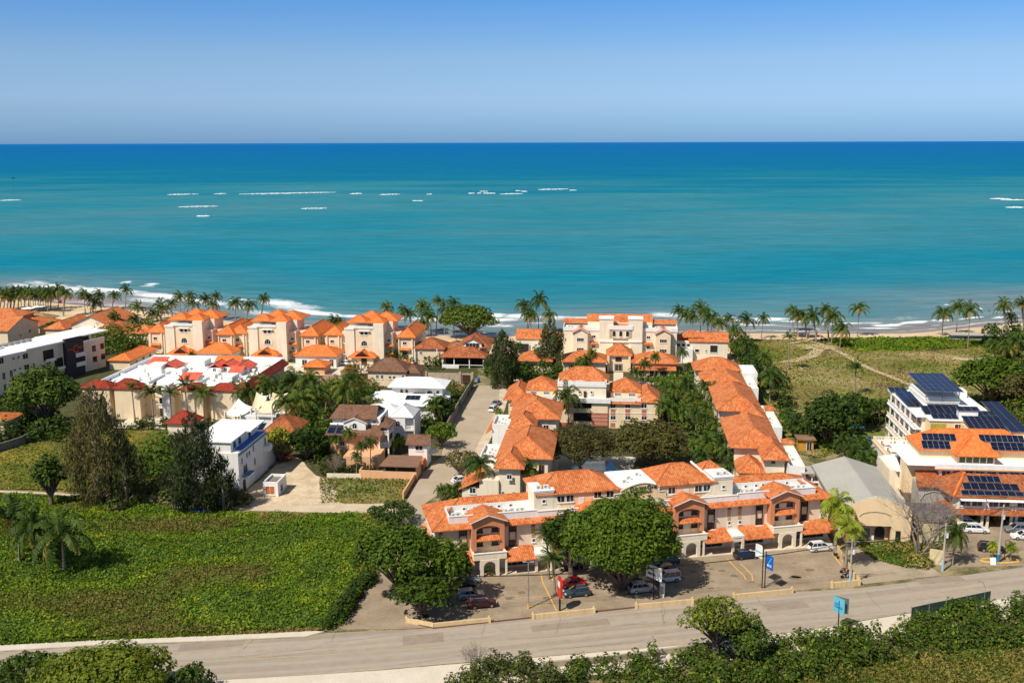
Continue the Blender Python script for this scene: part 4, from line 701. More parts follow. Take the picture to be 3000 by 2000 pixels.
# ================================================================ three condominium towers on the left, seaward
def condo(a0, label, flip=0):
    b = G('condominium_tower', label, 'building', a0, 92, 'cream condominium towers by the beach')
    X = lambda *L: [(a0 + q[0], a0 + q[1], *q[2:]) for q in L]
    b.walls(CREAM, X((-3.2, 3.2, 90, 93, 0, 12)), 'front_wall'); b.walls(PALE, X((-6.4, -3.2, 89.6, 100, 0, 11.6), (3.2, 6.6, 89.8, 96, 0, 13.2), (-5.6, 3.2, 92.5, 100, 0, 13.2), (3, 8.5, 96, 104, 0, 13)), 'wall')
    b.walls(WHITE, X((-3.3, 3.2, 89.7, 90, 11.6, 12.4), (-6.5, -3.3, 89.4, 89.6, 11.2, 11.9), (-3.2, 3.2, 90, 92.5, 11.9, 12.0)), 'parapet'); b.walls(WHITE, X((-1.9, 2, 89.3, 90, 10.7, 10.95)), 'canopy')
    for h in ((-5.9, .2, 92.4, 98, 13.3, 2.), (.8, 6.4, 91.6, 97.5, 13.3, 2.), (1, 9.5, 97, 106, 13.2, 2.3), (-4, 4, 98, 106, 13.4, 2.3)): b.hips(ORANGE2, [(a0 + h[0], a0 + h[1], *h[2:])])
    b.win(a0 - .7, 9.5, .9, 1.1, 90, arch=True, bars=0); b.win(a0 + .75, 9.5, .9, 1.1, 90, arch=True, bars=0); b.win(a0, 5.8, 1.9, 1.7, 90, arch=True, bars=2); b.walls(WHITE, X((-1.55, -1.2, 89.9, 90, 5.6, 6.9), (1.2, 1.55, 89.9, 90, 5.6, 6.9)), 'shutter')
    b.walls(CREAM, X((-3.6, 3.6, 87, 90, 0, 2.6)), 'porch'); b.add('porch_roof', ORANGE2, MB().hip(a0 - 4.4, a0 + 4.4, 86.4, 90.6, 2.6, 1.6, .3)); b.add('porch_gable', ORANGE2, MB().gable(a0 - 2.3, a0 + 2.3, 86.2, 90, 3.2, 1.7, 'y', .1)); b.add('gable_vent', DARK, MB().wallpoly([(a0 - 1.7, 3.5), (a0 + 1.7, 3.5), (a0, 4.7)], 86., 86.15)); b.win(a0 + .5, .1, 1.7, 2.2, 87, fm=WOOD, bars=1, name='door')
    # left wing, right stepped wing and the long tiled wing
    b.walls(CREAM, X((-14.5, -8.8, 94, 110, 0, 8.6)), 'wing'); b.hips(ORANGE2, [(a0 - 14.5, a0 - 8.8, 94, 110, 8.6, 2.6)]); b.walls(CREAM, X((-8.8, -6.4, 95, 104, 0, 9.5)), 'wing'); b.wins([(a0 - 12, 5.8, 1.2, 1), (a0 - 12, 2.4, 1.4, 1), (a0 - 7.7, 6, .8, .7), (a0 - 7.7, 2.2, .8, .7)], y=93.98); b.add('tile_band', ORANGE2, MB().slab([(a0 - 13.6, 93, 4.2), (a0 - 10, 93, 4.2), (a0 - 10, 93.98, 4.8), (a0 - 13.6, 93.98, 4.8)], .15)); b.walls(PALE, X((-13.9, -13.5, 93.6, 94, 0, 8.5), (-9.9, -9.5, 93.6, 94, 0, 8.5)), 'pilaster')
    b.walls(GREYW, X((6.6, 9, 92.5, 100, 0, 9.8), (9, 11, 96, 106, 0, 9.4)), 'wing'); b.wins([(a0 + 7.8, 6.8, .9, .9), (a0 + 7.8, 3.5, 1, 1), (a0 + 7.8, .8, 1, 1)], y=92.5); b.wins([(a0 + 10, 6, .9, .9), (a0 + 10, 2.5, .9, .9)], y=95.98)
    for z_ in (2.6, 5.6): b.add('tile_band', ORANGE2, MB().slab([(a0 + 6.7, 91.4, z_), (a0 + 9.4, 91.4, z_), (a0 + 9.4, 92.48, z_ + .5), (a0 + 6.7, 92.48, z_ + .5)], .15))
    b.walls(CREAM, X((11, 16.6, 92, 112, 0, 8.6)), 'wing'); b.hips(ORANGE2, [(a0 + 11, a0 + 16.6, 91.8, 112, 8.6, 2.7)]); b.wins([(a0 + 13.2, 6, 1.2, 1), (a0 + 13.2, 2.6, 1.4, 1)], y=92); b.add('tile_band', ORANGE2, MB().slab([(a0 + 11.4, 91, 4.4), (a0 + 15.2, 91, 4.4), (a0 + 15.2, 91.98, 5), (a0 + 11.4, 91.98, 5)], .15)); b.walls(PALE, X((15.6, 16.0, 91.6, 92, 0, 8.5), (11.2, 11.5, 91.6, 92, 0, 8.5)), 'pilaster')
    for q in (95, 99, 103): b.win(q, 3.4, 1, 1, a0 + 16.6, face='R'); b.win(q + 1.5, 6.4, 1, 1, a0 + 16.6, face='R')
condo(-120.5, 'leftmost of the three cream condominium towers, a dark SUV parked at its porch'); condo(-91.5, 'middle one of the three cream condominium towers with orange pyramid roofs'); condo(-58.5, 'rightmost of the three cream condominium towers, next to the weathered brown roofs')
def hut(nm, label, x0, x1, y0, y1, z, h, rm, wm, wins=(), o=.6, group=None, shape='hip', ax='x'):
    b = G(nm, label, 'building', (x0 + x1) / 2, (y0 + y1) / 2, group); b.walls(wm, [(x0, x1, y0, y1, 0, z + .02)])
    if shape == 'hip': b.add('roof', rm, MB().hip(x0, x1, y0, y1, z, h, o))
    elif shape == 'flat': b.walls(rm, [(x0 - o, x1 + o, y0 - o, y1 + o, z, z + .25)], 'roof')
    else:
        b.add('roof', rm, MB().gable(x0, x1, y0, y1, z, h, ax, o))
        if ax == 'y': b.add('gable', wm, MB().wallpoly([(x0, z), (x1, z), ((x0 + x1) / 2, z + h * .93)], y0, y0 + .3))
        else:
            m_ = MB().wallpoly([(y0, z), (y1, z), ((y0 + y1) / 2, z + h * .93)], 0, .3); m_.v = [(x1 - q[1], q[0], q[2]) for q in m_.v]; b.add('gable', wm, m_)
    for w_ in wins: b.win(*w_[:4], w_[4] if len(w_) > 4 else y0, face=w_[5] if len(w_) > 5 else 'F', bars=1)
    return b
b = hut('garage', 'low garage with an orange pyramid roof between the left and middle towers', -114.5, -102.5, 85.5, 95, 3.4, 2.6, ORANGE2, WHITE, [(-110, 1.2, .8, .8)])
b = hut('garage', 'low white fronted garage with an orange pyramid roof between the middle and right towers', -79.6, -66, 82, 91, 3.8, 2.7, ORANGE2, WHITE, [(-76.6, .6, 1.6, 1.8), (-72.6, 1.6, .6, .6), (-70, 1.6, .6, .6), (-67.6, .4, 1.3, 2.2)]); b.walls(ORANGE2, [], 'x') if 0 else None
hut('garage', 'long low garage with an orange roof striped by tree shadows, left of the towers', -138.5, -131.5, 72.5, 92, 3.2, 1.7, ORANGE2, CREAM, [(82, .6, 1.5, 1.8, -131.5, 'R'), (77, .6, 1.5, 1.8, -131.5, 'R'), (87, .6, 1.5, 1.8, -131.5, 'R')])
hut('pavilion', 'small orange hip roof among bushes right of the right tower', -49.5, -40.8, 62, 75.5, 3.6, 2.4, ORANGE2, CREAM, [(-47, 1.2, 1, 1)])
hut('pavilion', 'low orange roof angled in front of the white fronted garage', -73.5, -66.8, 71, 78, 2.6, 1.6, ORANGE2, PEACH)
hut('bungalow', 'long bungalow with a brown shingle hip roof behind the white flat roofed villa', -49.5, -38, 57.5, 66, 4.6, 3.2, BROWNT, CREAM, [(-46.6, 2.3, .7, 1.1), (-45.2, 2.3, .7, 1.1), (-42.8, 2.3, .7, .9), (-41.5, 2.3, .7, .9), (-38.8, 1.7, .7, 1.8)])
hut('bungalow', 'small brown shingle roof annex at the right end of the long bungalow', -38.6, -34.4, 59.5, 66.5, 3.8, 2.2, BROWNT, CREAM)
# weathered restaurant roofs near the beach
b = G('restaurant', 'open fronted restaurant under mossy weathered tile roofs with a white arched gable', 'building', -24, 85); b.hips(OLDT, [(-32, -17.6, 84.6, 93, 3.7, 2.6), (-27, -17, 90, 104, 6, 3.2), (-31.5, -26, 93, 101, 5, 1.6)]); b.walls(CREAM, [(-31, -18, 88.5, 92.5, 0, 3.7), (-26.4, -17.6, 91, 103, 3, 6)])
for x_ in (-31.4, -27.6, -22.6, -18): b.walls(WHITE, [(x_ - .15, x_ + .15, 84.6, 84.9, 0, 3.7)], 'column')
b.walls(WHITE, [(-31.4, -18, 84.6, 84.8, 1.0, 1.15), (-31.5, -26, 84, 86.4, 0, .9)], 'balustrade'); b.walls(DARK, [(-30.9, -18.1, 88.4, 88.5, .2, 3.5)], 'opening'); b.add('gable', WHITE, MB().wallpoly([(-25.2, 5.6), (-19.2, 5.6), (-19.2, 7.2), (-22.2, 8.9), (-25.2, 7.2)], 89.6, 90)); b.win(-22.2, 5.5, 4.4, 1.9, 89.55, arch=0, bars=3, pm=DARK); b.add('gable_roof', OLDT, MB().gable(-25.2, -19.2, 89.6, 96, 7.2, 1.9, 'y', .4)); b.add('skylight', METAL, MB().box(-28.6, -26, 94, 95, 6, 6.4))
hut('restaurant', 'left restaurant pavilion under a weathered rusty tile roof near the beach', -41.5, -31.8, 89.5, 99.5, 5.4, 2.9, OLDT, CREAM, [(-39.4, 3.4, .8, .8)]).walls(WHITE, [(-41.6, -41.2, 88.6, 88.9, 0, 5.4), (-34, -33.7, 88.4, 88.7, 0, 5.4)], 'column')
b = G('garden_wall', 'honey coloured stone garden wall at the closed end of the street', 'wall', -24, 63); b.walls(STONE, [(-33, -18.6, 62.6, 63.1, 0, 3.2), (-33, -32.4, 62.3, 63.4, 0, 3.5), (-22.6, -22, 62.3, 63.4, 0, 3.5), (-18.8, -18.2, 62.3, 63.4, 0, 3.5)]); b.add('gate', WOOD, MB().box(-21.6, -19.2, 62.4, 62.55, 0, 2.8))
print('buildings ok')
# ================================================================ left: modern block with the charcoal panel
b = B('apartment_building', 'modern white apartment building with a charcoal end panel and red lettering', 'building', (34, 1030, 12), (240, 985, 12))
xe = b.uz(318, 1030, 0)[0]; xp0, xp1 = b.uz(187, 1030, 0)[0], b.uz(240, 1030, 0)[0]; xa_ = b.uz(92, 1050, 0)[0]
b.walls(PALE, [(-22, xa_ - 2, 0, 12, 0, 11), (xa_ - 2, xp0, .8, 12, 0, 11.4), (xp0, xp1, .3, 12, 0, 11.6), (xp1, xe, 1.5, 12, 0, 9.2)])
b.walls(WROOF, [(-22, xa_ - 2, -.3, 12.3, 11, 11.5), (xa_ - 2, xp0 + .2, -.4, 12.3, 11.4, 11.9), (xp0 + .2, xp1, .3, 12.3, 11.6, 12.1)], 'flat_roof'); b.walls(WROOF, [(xp1, xe + 3, 2.5, 14, 11.3, 11.7)], 'flat_roof'); b.walls(PALE, [(xp1, xe - 3, 4, 12, 9.2, 11.3)]); b.walls(WHITE, [(xp1, xe, 1.4, 1.6, 9.2, 10)], 'parapet')
b.walls(CHAR, [(xp0, xp1, -.9, .3, 0, 12.3)], 'end_panel'); xm = (xp0 + xp1) / 2; SRD = mat('sign_bright_red', (.55, .03, .015), .4); b.text('one', xp0 + .5, 8.5, 1.3, -.95, SRD); b.text('C', xp0 + 2.6, 7.6, 3.4, -.95, SRD); b.text('osita', xp0 + 4.5, 8.7, 1.3, -.95, SRD)
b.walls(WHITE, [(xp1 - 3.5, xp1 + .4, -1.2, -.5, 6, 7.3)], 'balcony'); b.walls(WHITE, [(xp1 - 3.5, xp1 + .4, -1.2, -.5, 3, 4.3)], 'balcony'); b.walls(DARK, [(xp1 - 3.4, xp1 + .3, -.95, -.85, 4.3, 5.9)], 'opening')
b.wpx([(39, 1050, .7, .7), (54, 1046, .7, .7), (74, 1043, 1.8, 1.5), (78, 1075, 1.8, 1.5), (43, 1084, .7, .7), (59, 1079, .7, .7), (11, 1101, .9, 2), (33, 1094, .9, 2), (37, 1126, .9, 2), (15, 1135, .9, 2), (3, 1055, 1.6, 2)], 0, fm=PALE)
b.wpx([(142, 1066, 1.8, 1.4), (97, 1070, 1.2, 1.1)], .8, fm=PALE); b.wpx([(275, 1020, 1.3, 1.6), (299, 1013, 1.3, 1.5), (278, 1051, 1.5, 1.5), (302, 1043, 1.5, 1.5)], 1.5, fm=WOOD)
for p0, p1, t0, t1 in ((124, 158, 1012, 1050), (158, 186, 1046, 1074)):
    q0, q1 = b.uz(p0, t0, .8), b.uz(p1, t1, .8); b.walls(DARK, [(q0[0], q1[0], .7, .8, q1[1], q1[1] + 3.1)], 'opening'); b.walls(WHITE, [(q0[0], q1[0], -.3, -.1, q1[1] - .4, q1[1] + .5)], 'balcony')
b.walls(DARK, [(xp1 + 1, xe - 4, 3.9, 4, 9.4, 11)], 'opening')
for i in range(9): b.walls(METAL, [(-4 + i * 2.2, -2.6 + i * 2.2, 8.5, 10, 11.9, 12.7)], 'roof_unit')
# ---- white condominium with dark red mansards
b = G('condominium', 'white flat roofed condominium edged with dark red mansards, pools in front', 'building', -92, 32)
b.walls(YELL, [(-112.5, -72.3, 17, 48.5, 0, 8.6)]); b.walls(WROOF, [(-112.6, -72.2, 16.9, 48.6, 8.6, 8.8), (-112.6, -112.3, 17.2, 48.6, 8.8, 9.8), (-112.3, -72.2, 48.3, 48.6, 8.8, 10.2)], 'flat_roof')
def bay(p0, p1, roof=1, z=8.4, m=CREAM):
    a0, a1 = b.uv(p0, 1120, z)[0], b.uv(p1, 1122, z)[0]; b.walls(m, [(a0 + .4, a1 - .4, 13.6, 17, 0, z)], 'bay')
    if roof: b.add('mansard', REDT, MB().hip(a0 + .4, a1 - .4, 13.8, 18, z, 1.5, .6, k=1.))
    return a0, a1
bay(268, 354); bay(364, 444); bay(562, 630); bay(648, 732); a0, a1 = bay(480, 508, 0, 9.6, WHITE)
for p0, p1 in ((448, 478), (512, 558), (634, 646)):
    a0, a1 = b.uv(p0, 1140, 5)[0], b.uv(p1, 1140, 5)[0]
    for z_ in (.1, 3.1, 6.0): b.win((a0 + a1) / 2, z_ + .3, (a1 - a0) - .8, 1.9, 17, fm=WOOD, bars=2)
    for z_ in (3.0, 5.9): b.walls(CREAM, [(a0, a1, 15.4, 17, z_ - .3, z_)], 'balcony'); b.balus(a0, a1, 15.5, z_, .95)
b.add('mansard', REDT, MB().slab([(-72.6, 16.6, 9.9), (-71, 16, 8.2), (-71, 49, 8.2), (-72.6, 48.6, 9.9)], .2)); b.add('mansard', REDT, MB().slab([(-75.2, 16, 8.2), (-71, 16, 8.2), (-72.6, 17.5, 9.9), (-74.2, 17.5, 9.9)], .2)); b.add('mansard', REDT, MB().hip(-108, -103.5, 17, 20, 8.8, 1.2, .4))
def rp(px, py, z=9): return b.uv(px, py, z)
for i, (px_, py_, w_, d_) in enumerate(((503, 1075, 5.2, 6), (640, 1076, 4.4, 6), (672, 1074, 4.4, 6), (716, 1077, 5, 6.5))):
    x_, y_ = rp(px_, py_, 9.6); b.walls(WHITE, [(x_ - w_ / 2 + .3, x_ + w_ / 2 - .3, y_ - d_ / 2, y_ + d_ / 2, 8.8, 10.1)], 'roof_room'); b.add('roof', PINK, MB().gable(x_ - w_ / 2, x_ + w_ / 2, y_ - d_ / 2, y_ + d_ / 2, 10.1, 1.3, 'y', .3)); b.win(x_, 9.1, .8, .9, y_ - d_ / 2)
b.add('roof', ORANGE2, MB().slab([(-92, 44.6, 9.4), (-84, 44.6, 9.4), (-84, 47.6, 10.6), (-92, 47.6, 10.6)], .2))
g_ = random.Random(5)
for x_, y_ in ((-99.5, 17.2), (-86, 17.2)): b.walls(WHITE, [(x_, x_ + .25, y_, 44, 8.8, 9.5)], 'parapet')
for y_ in (27, 37.5): b.walls(WHITE, [(-112.2, -75, y_, y_ + .25, 8.81, 9.35)], 'parapet')
for x_, y_, w_, d_ in ((-107, 40.5, 5, 5), (-89.5, 22, 5.5, 3.5), (-80, 31, 4, 3)): b.walls(WHITE, [(x_ - w_ / 2 + .3, x_ + w_ / 2 - .3, y_ - d_ / 2, y_ + d_ / 2, 8.82, 9.9)], 'roof_room'); b.add('roof', PINK, MB().slab([(x_ - w_ / 2, y_ - d_ / 2 - .3, 9.8), (x_ + w_ / 2, y_ - d_ / 2 - .3, 9.8), (x_ + w_ / 2, y_ + d_ / 2, 10.9), (x_ - w_ / 2, y_ + d_ / 2, 10.9)], .2))
for i in range(44): x_, y_ = -109 + g_.random() * 34, 21 + g_.random() * 20; h_ = .4 + g_.random() * .7; b.walls(WHITE if i % 3 else ACW, [(x_, x_ + .7 + g_.random() * 1.6, y_, y_ + .6 + g_.random(), 8.82, 8.8 + h_)], 'roof_box')
b.walls(WHITE, [(-106, -101.5, 30, 36, 8.8, 10.9), (-101.5, -96, 31, 33, 8.8, 9.9), (-80, -77.5, 20.5, 26, 8.8, 10.4), (-98, -93, 40, 45, 8.8, 10.4)], 'roof_room')
PAV = mat('pale_paving', (.62, .55, .44), .9, .1, .5, fine=(1.5, .12)); GRASS = mat('mown_grass', (.09, .13, .02), .95, .25, .3, col2=(.17, .18, .04), fine=(3, .15))
POOL = mat('pool_water', (.02, .33, .50), .08, .12, .7, spec=.5)
def gflat(name, L, z, m): mb = MB(); q = B(None, None, None, (1500, 1300, 0), yaw=-5.9); w_ = [q.wp(*p) for p in L]; mb.poly([(p.x, p.y, z) for p in w_]); tag(mb.build(name, m), kind='structure')
gflat('terrace', [(-104, 5), (-72, 5), (-72, 17), (-104, 17)], .05, PAV); gflat('pool', [(-89, 5.6), (-81, 5.6), (-81, 7.6), (-89, 7.6)], .08, POOL); gflat('lawn', [(-97, 7), (-90, 7), (-90, 9), (-97, 9)], .07, GRASS)
gflat('driveway', [(-130, 74), (-62, 70), (-50, 78), (-50, 86), (-130, 90)], .02, PAV); gflat('driveway', [(-70, 50), (-60, 50), (-56, 70), (-66, 72)], .03, mat('pink_paving', (.36, .20, .15), .9, .1, .5)); gflat('courtyard', [(-32, 46), (-20, 46), (-20, 62), (-32, 62)], .02, mat('red_ground', (.42, .22, .13), .9, .1, .5))
# ---- tall white block on the left of the yard
b = G('white_building', 'tall narrow white four storey building behind the feathery pines with blue balcony edges', 'building', -57.5, -34)
b.walls(WHITE, [(-62.5, -52.6, -42.5, -25, 0, 9)]); b.walls(WHITE, [(-62.4, -54.2, -42.2, -26, 9, 11.2)], 'penthouse'); b.walls(WROOF, [(-62.6, -53.8, -42.6, -34, 11.2, 11.45), (-62.6, -52.7, -34, -25.2, 11.2, 11.5)], 'flat_roof'); b.walls(BLUE, [(-54.2, -52.55, -40, -26, 9, 9.12)], 'balcony_edge')
BLP = mat('faded_blue', (.12, .26, .36), .7, .1, 1.); b.walls(BLP, [(-53.9, -52.4, -42.4, -25.2, 8.3, 8.6)], 'balcony_edge'); b.walls(WHITE, [(-52.6, -51.2, -41, -37, 3.2, 3.5)], 'balcony'); b.walls(BLP, [(-52.4, -51.2, -41.2, -36.8, 3.5, 3.6)], 'balcony_edge'); b.walls(WHITE, [(-52.6, -51.4, -27.5, -24.6, 4.8, 6)], 'balcony')
for y_, z_, w_, h_ in ((-40, 9.6, 1.2, 1.1), (-37, 9.6, 1.2, 1.1), (-31, 9.4, 1.2, 1.5)): b.win(y_, z_, w_, h_, -54.2, face='R', fm=BLP)
for y_, z_, w_, h_ in ((-40.5, 6.2, .7, 1.1), (-37.5, 6.6, .8, 1), (-36, 6.6, .8, 1), (-33.5, 6.8, .7, 1.2), (-38.8, 3.6, 2.2, 1.9), (-33, 3.6, .8, 1.5), (-26, 6, .9, 1.6)): b.win(y_, z_, w_, h_, -52.6, face='R')
b.win(-39.8, .1, 1.3, 2.4, -52.6, face='R', arch=True, fm=WOOD, name='door'); b.win(-31.5, .1, 3, 2.3, -52.6, face='R', bars=3, name='garage_door', pm=ACW); b.wins([(-56.5, 5.6, 2.2, 1.2), (-60, 5.6, 1.6, 1.2), (-57, 2, 1.6, 1.4)], y=-42.5)
b = G('yard_wall', 'plain white wall running back from the tall white building', 'wall', -53, -18); b.walls(WHITE, [(-53.2, -52.9, -25, -8, 0, 3.4)])
b = G('kiosk', 'small roofless white kiosk on the sandy yard with orange boards in its window', 'building', -45.8, -40); b.walls(WHITE, [(-47.5, -44.3, -42.8, -42.5, 0, 3.1), (-47.5, -47.2, -42.5, -37.2, 0, 3.1), (-44.6, -44.3, -42.5, -37.2, 0, 3.1), (-47.2, -44.6, -37.5, -37.2, 0, 3.1)]); b.walls(DCONC, [(-47.2, -44.6, -42.5, -37.5, 2.4, 2.6)], 'roof')
b.win(-46, .5, 1.9, 1.7, -42.8, pm=mat('orange_boards', (.45, .13, .04), .8, .3, 3.)); b.win(-40.6, .5, 1.4, 1.5, -44.3, face='R')
# ---- house with sail canopies
b = G('canopy_house', 'white roof terrace with slim white columns and cream sail canopies', 'building', -65, 8); b.walls(WHITE, [(-69.5, -59.5, 3, 12.5, 0, 4.6), (-64.6, -59.6, 2.4, 4.8, 4.6, 5.2)])
SAIL = mat('cream_cloth', (.74, .60, .40), .9, .06, .6); SAILW = mat('white_cloth', (.8, .78, .72), .9, .05, .6)
for x_, y_, h_ in ((-73, 3, 5.5), (-71.6, 6, 6), (-68.6, 2, 5.4), (-66.6, 4, 6.4), (-65, 3, 6.8), (-63.8, 8, 8.6), (-63.2, 9, 8.8), (-60.6, 2.6, 7.4), (-59.4, 8, 8.4), (-58.8, 9, 8.8), (-66, 11, 8.6), (-72.8, 9.6, 6)): b.add('column', WHITE, MB().tube([(x_, y_, 0), (x_, y_, h_)], .24, 7))
def sail(m, c, sag=.9):
    n = 6; V = []; P_ = [Vector(p) for p in c]; mb = MB()
    def at(u, v): p = P_[0].lerp(P_[1], u).lerp(P_[3].lerp(P_[2], u), v); p.z -= sag * 4 * u * (1 - u) * .6 + sag * 4 * v * (1 - v) * .4; return p
    for i in range(n):
        for j in range(n): mb.slab([at(i / n, j / n), at((i + 1) / n, j / n), at((i + 1) / n, (j + 1) / n), at(i / n, (j + 1) / n)], .04)
    b.add('sail_canopy', m, mb, smooth=False)
sail(SAIL, [(-66.6, 4, 6.3), (-64.4, 4, 6.6), (-63.6, 9, 8.6), (-67.6, 11.5, 8.8)]); sail(SAILW, [(-73, 3, 5.2), (-68.4, 2, 5), (-67, 7, 6), (-71.6, 9, 7.6)]); sail(SAIL, [(-62.6, 6, 7.4), (-59.4, 7, 7.6), (-59, 10.5, 9), (-63, 10.5, 9)]); sail(SAIL, [(-64.8, 2.8, 5.6), (-60.8, 2.8, 5.6), (-60.8, 6.8, 7.9), (-64.2, 6.8, 7.6)], .2); sail(SAILW, [(-60.4, 4, 4.8), (-57.4, 6, 4.9), (-57.2, 9, 5.4), (-59.6, 8, 5.4)], .1)
b = hut('cottage', 'cottage with a rusty orange hip roof and two grey solar heaters beside it', -58, -50.6, -11, -1.5, 4.8, 2.9, OLDT, PEACH, [(-53.6, 2.6, .9, .9)]); b.solar(-61.4, -59.9, -12, -8.6, 5.3, 6.2, 1, 1); b.solar(-59.6, -58.1, -12, -8.6, 5.3, 6.2, 1, 1)
hut('gazebo', 'small dark red pyramid roof among palms left of the sail canopies', -86.5, -80, -1, 4.5, 3.4, 2.6, REDT, PALE)
# ---- peach villa with brown shingles
b = G('villa', 'peach three storey villa with brown shingle roofs and a white gabled dormer', 'building', -35, -9)
b.walls(PEACH, [(-41, -29.2, -15, -3.5, 0, 6.1)]); b.add('roof', BROWNT, MB().slab([(-42, -16.4, 5.9), (-28.4, -16.4, 5.9), (-28.4, -11.5, 7.4), (-41, -11.5, 7.4)], .18)); b.walls(WHITE, [(-41, -29.6, -12, -3.6, 6.1, 9)], 'upper_wall')
b.add('roof', BROWNT, MB().slab([(-41.6, -12.6, 8.8), (-30.4, -12.6, 8.8), (-31, -7.4, 10.9), (-40.4, -7.4, 10.9)], .18).slab([(-40.4, -7.4, 10.9), (-31, -7.4, 10.9), (-30.4, -2.6, 8.8), (-41.6, -2.6, 8.8)], .18)); b.walls(WHITE, [(-37.8, -32.6, -14.2, -12, 6.3, 8.3)], 'dormer'); b.add('dormer_gable', WHITE, MB().wallpoly([(-37.8, 8.3), (-32.6, 8.3), (-35.2, 9.3)], -14.2, -13.9)); b.add('dormer_roof', BROWNT, MB().gable(-37.8, -32.6, -14, -9, 8.3, 1.1, 'y', .35)); b.add('verge_board', WHITE, MB().wallpoly([(-38.3, 8.1), (-35.2, 9.36), (-32.1, 8.1), (-32.1, 8.26), (-35.2, 9.54), (-38.3, 8.26)][::-1], -14.5, -14.36))
b.win(-35.2, 6.9, 1, 1.3, -14.2, arch=True, bars=1); b.wins([(-31, 7.6, .6, .7)], y=-12); b.wins([(-32.2, 4.2, .8, .9), (-38, 3, 1, 1)], y=-15); b.solar(-41.4, -39.6, -16.2, -13.2, 6.15, 7.1, 1, 1); b.solar(-39.4, -37.6, -16.2, -13.2, 6.15, 7.1, 1, 1); b.add('water_tank', WHITE, MB().tube([(-41.3, -12.9, 7.5), (-39.6, -12.9, 7.5)], .28, 8)); b.add('water_tank', WHITE, MB().tube([(-39.3, -12.9, 7.5), (-37.6, -12.9, 7.5)], .28, 8))
for z_ in (.3, 3.2): b.walls(WHITE, [(-29.2, -27.2, -14, -9, z_ + 2.2, z_ + 2.5)], 'balcony'); b.balus(-14, -9, -27.3, z_ + 2.5, .9, axis='y'); b.balus(-29.2, -27.3, -14, z_ + 2.5, .9)
b.add('roof', BROWNT, MB().slab([(-29.6, -14.6, 7.5), (-26.8, -14.6, 7.5), (-26.8, -8, 7.5), (-29.6, -8, 8.6)], .18)); b.walls(WHITE, [(-27.5, -27.2, -14.2, -13.9, 0, 7.4), (-27.5, -27.2, -9, -8.7, 0, 7.4), (-29.4, -29.1, -15.3, -15, 0, 6)], 'column')
b.walls(PEACH, [(-36, -28, -22, -15.2, 0, 2.6)], 'annex'); b.walls(DARK, [(-36.8, -35.4, -22.05, -22, 0, 2.1)], 'opening')
b = G('carport', 'peach carport with a flat brown roof beside the dusty street', 'building', -21, -27); b.walls(PEACH, [(-30.5, -17.8, -29.6, -29.3, 0, 1.9), (-25.2, -17.8, -24.6, -24.4, 0, 3.2), (-18, -17.7, -29.3, -24.6, 0, 3.2), (-30.5, -30.2, -29.3, -24, 0, 1.9), (-25.2, -17.8, -29.5, -29.3, 2.9, 3.3)]); b.add('roof', mat('brown_felt', (.22, .12, .075), .9, .1, .6), MB().slab([(-25.8, -30.4, 3.3), (-17.2, -30.4, 3.3), (-17.4, -24.2, 3.9), (-25, -24.2, 3.9)], .18)); b.walls(DARK, [(-24.6, -22.4, -29.45, -29.3, 1.9, 2.9), (-22, -18.2, -29.45, -29.3, 1.9, 2.9)], 'opening')
b = hut('cottage', 'little white cottage with a brown shingle gable roof over an orange lower wall', -21.4, -17.2, -20, -15, 5.3, 1.5, BROWNT, WHITE, [(-19, 3.9, 1.6, 1)], shape='gable', ax='x'); b.walls(mat('orange_paint', (.55, .17, .06), .8), [(-21.8, -17.6, -22.6, -20.02, 0, 2.2)], 'annex'); b.win(-20.6, .1, 1.1, 1.8, -22.6, fm=WOOD, name='door')
# ---- the white roofed villas
WT = tilemat('white_tile', (.80, .80, .79), (.86, .86, .85), (.72, .72, .72), dark=.9)
b = G('villa', 'dazzling white villa with layered white tile roofs and a small solar panel set', 'building', -30, 27)
b.walls(WHITE, [(-40.5, -20.8, 20, 36, 0, 4), (-36, -22.2, 30, 37, 4, 6.6)]); b.hips(WT, [(-41, -32, 25, 33, 4.02, 1.4, dict(o=.6)), (-34, -20.6, 19.6, 30, 4.05, 1.5, dict(o=.6)), (-36.4, -21.8, 29.6, 38, 6.62, 1.8, dict(o=.7))]); b.walls(PEACH, [(-40.2, -34, 24.6, 24.9, .8, 3.2)], 'veranda_wall')
for x_ in (-40.3, -38, -36, -34): b.walls(WHITE, [(x_ - .12, x_ + .12, 23.9, 24.15, 0, 4)], 'column')
b.wins([(-33.4, 4.8, .8, 1), (-32, 4.8, .8, 1)], y=30, arch=True, bars=0); b.wins([(-25.6, 4.7, 1.6, .9), (-23.4, 4.7, .8, 1)], y=30, arch=True, bars=0); b.walls(LAT, [(-29.6, -26.4, 27, 28.6, 5.35, 5.5)], 'skylight'); b.solar(-30.8, -27, 22, 24.4, 5.0, 5.6, 3, 1); b.wins([(25, 1.5, 1.2, 1.2)], y=-20.8, face='R')
b = G('villa', 'white villa with grey ribbed white roofs and a small balcony, between brown roofs', 'building', -29, 4)
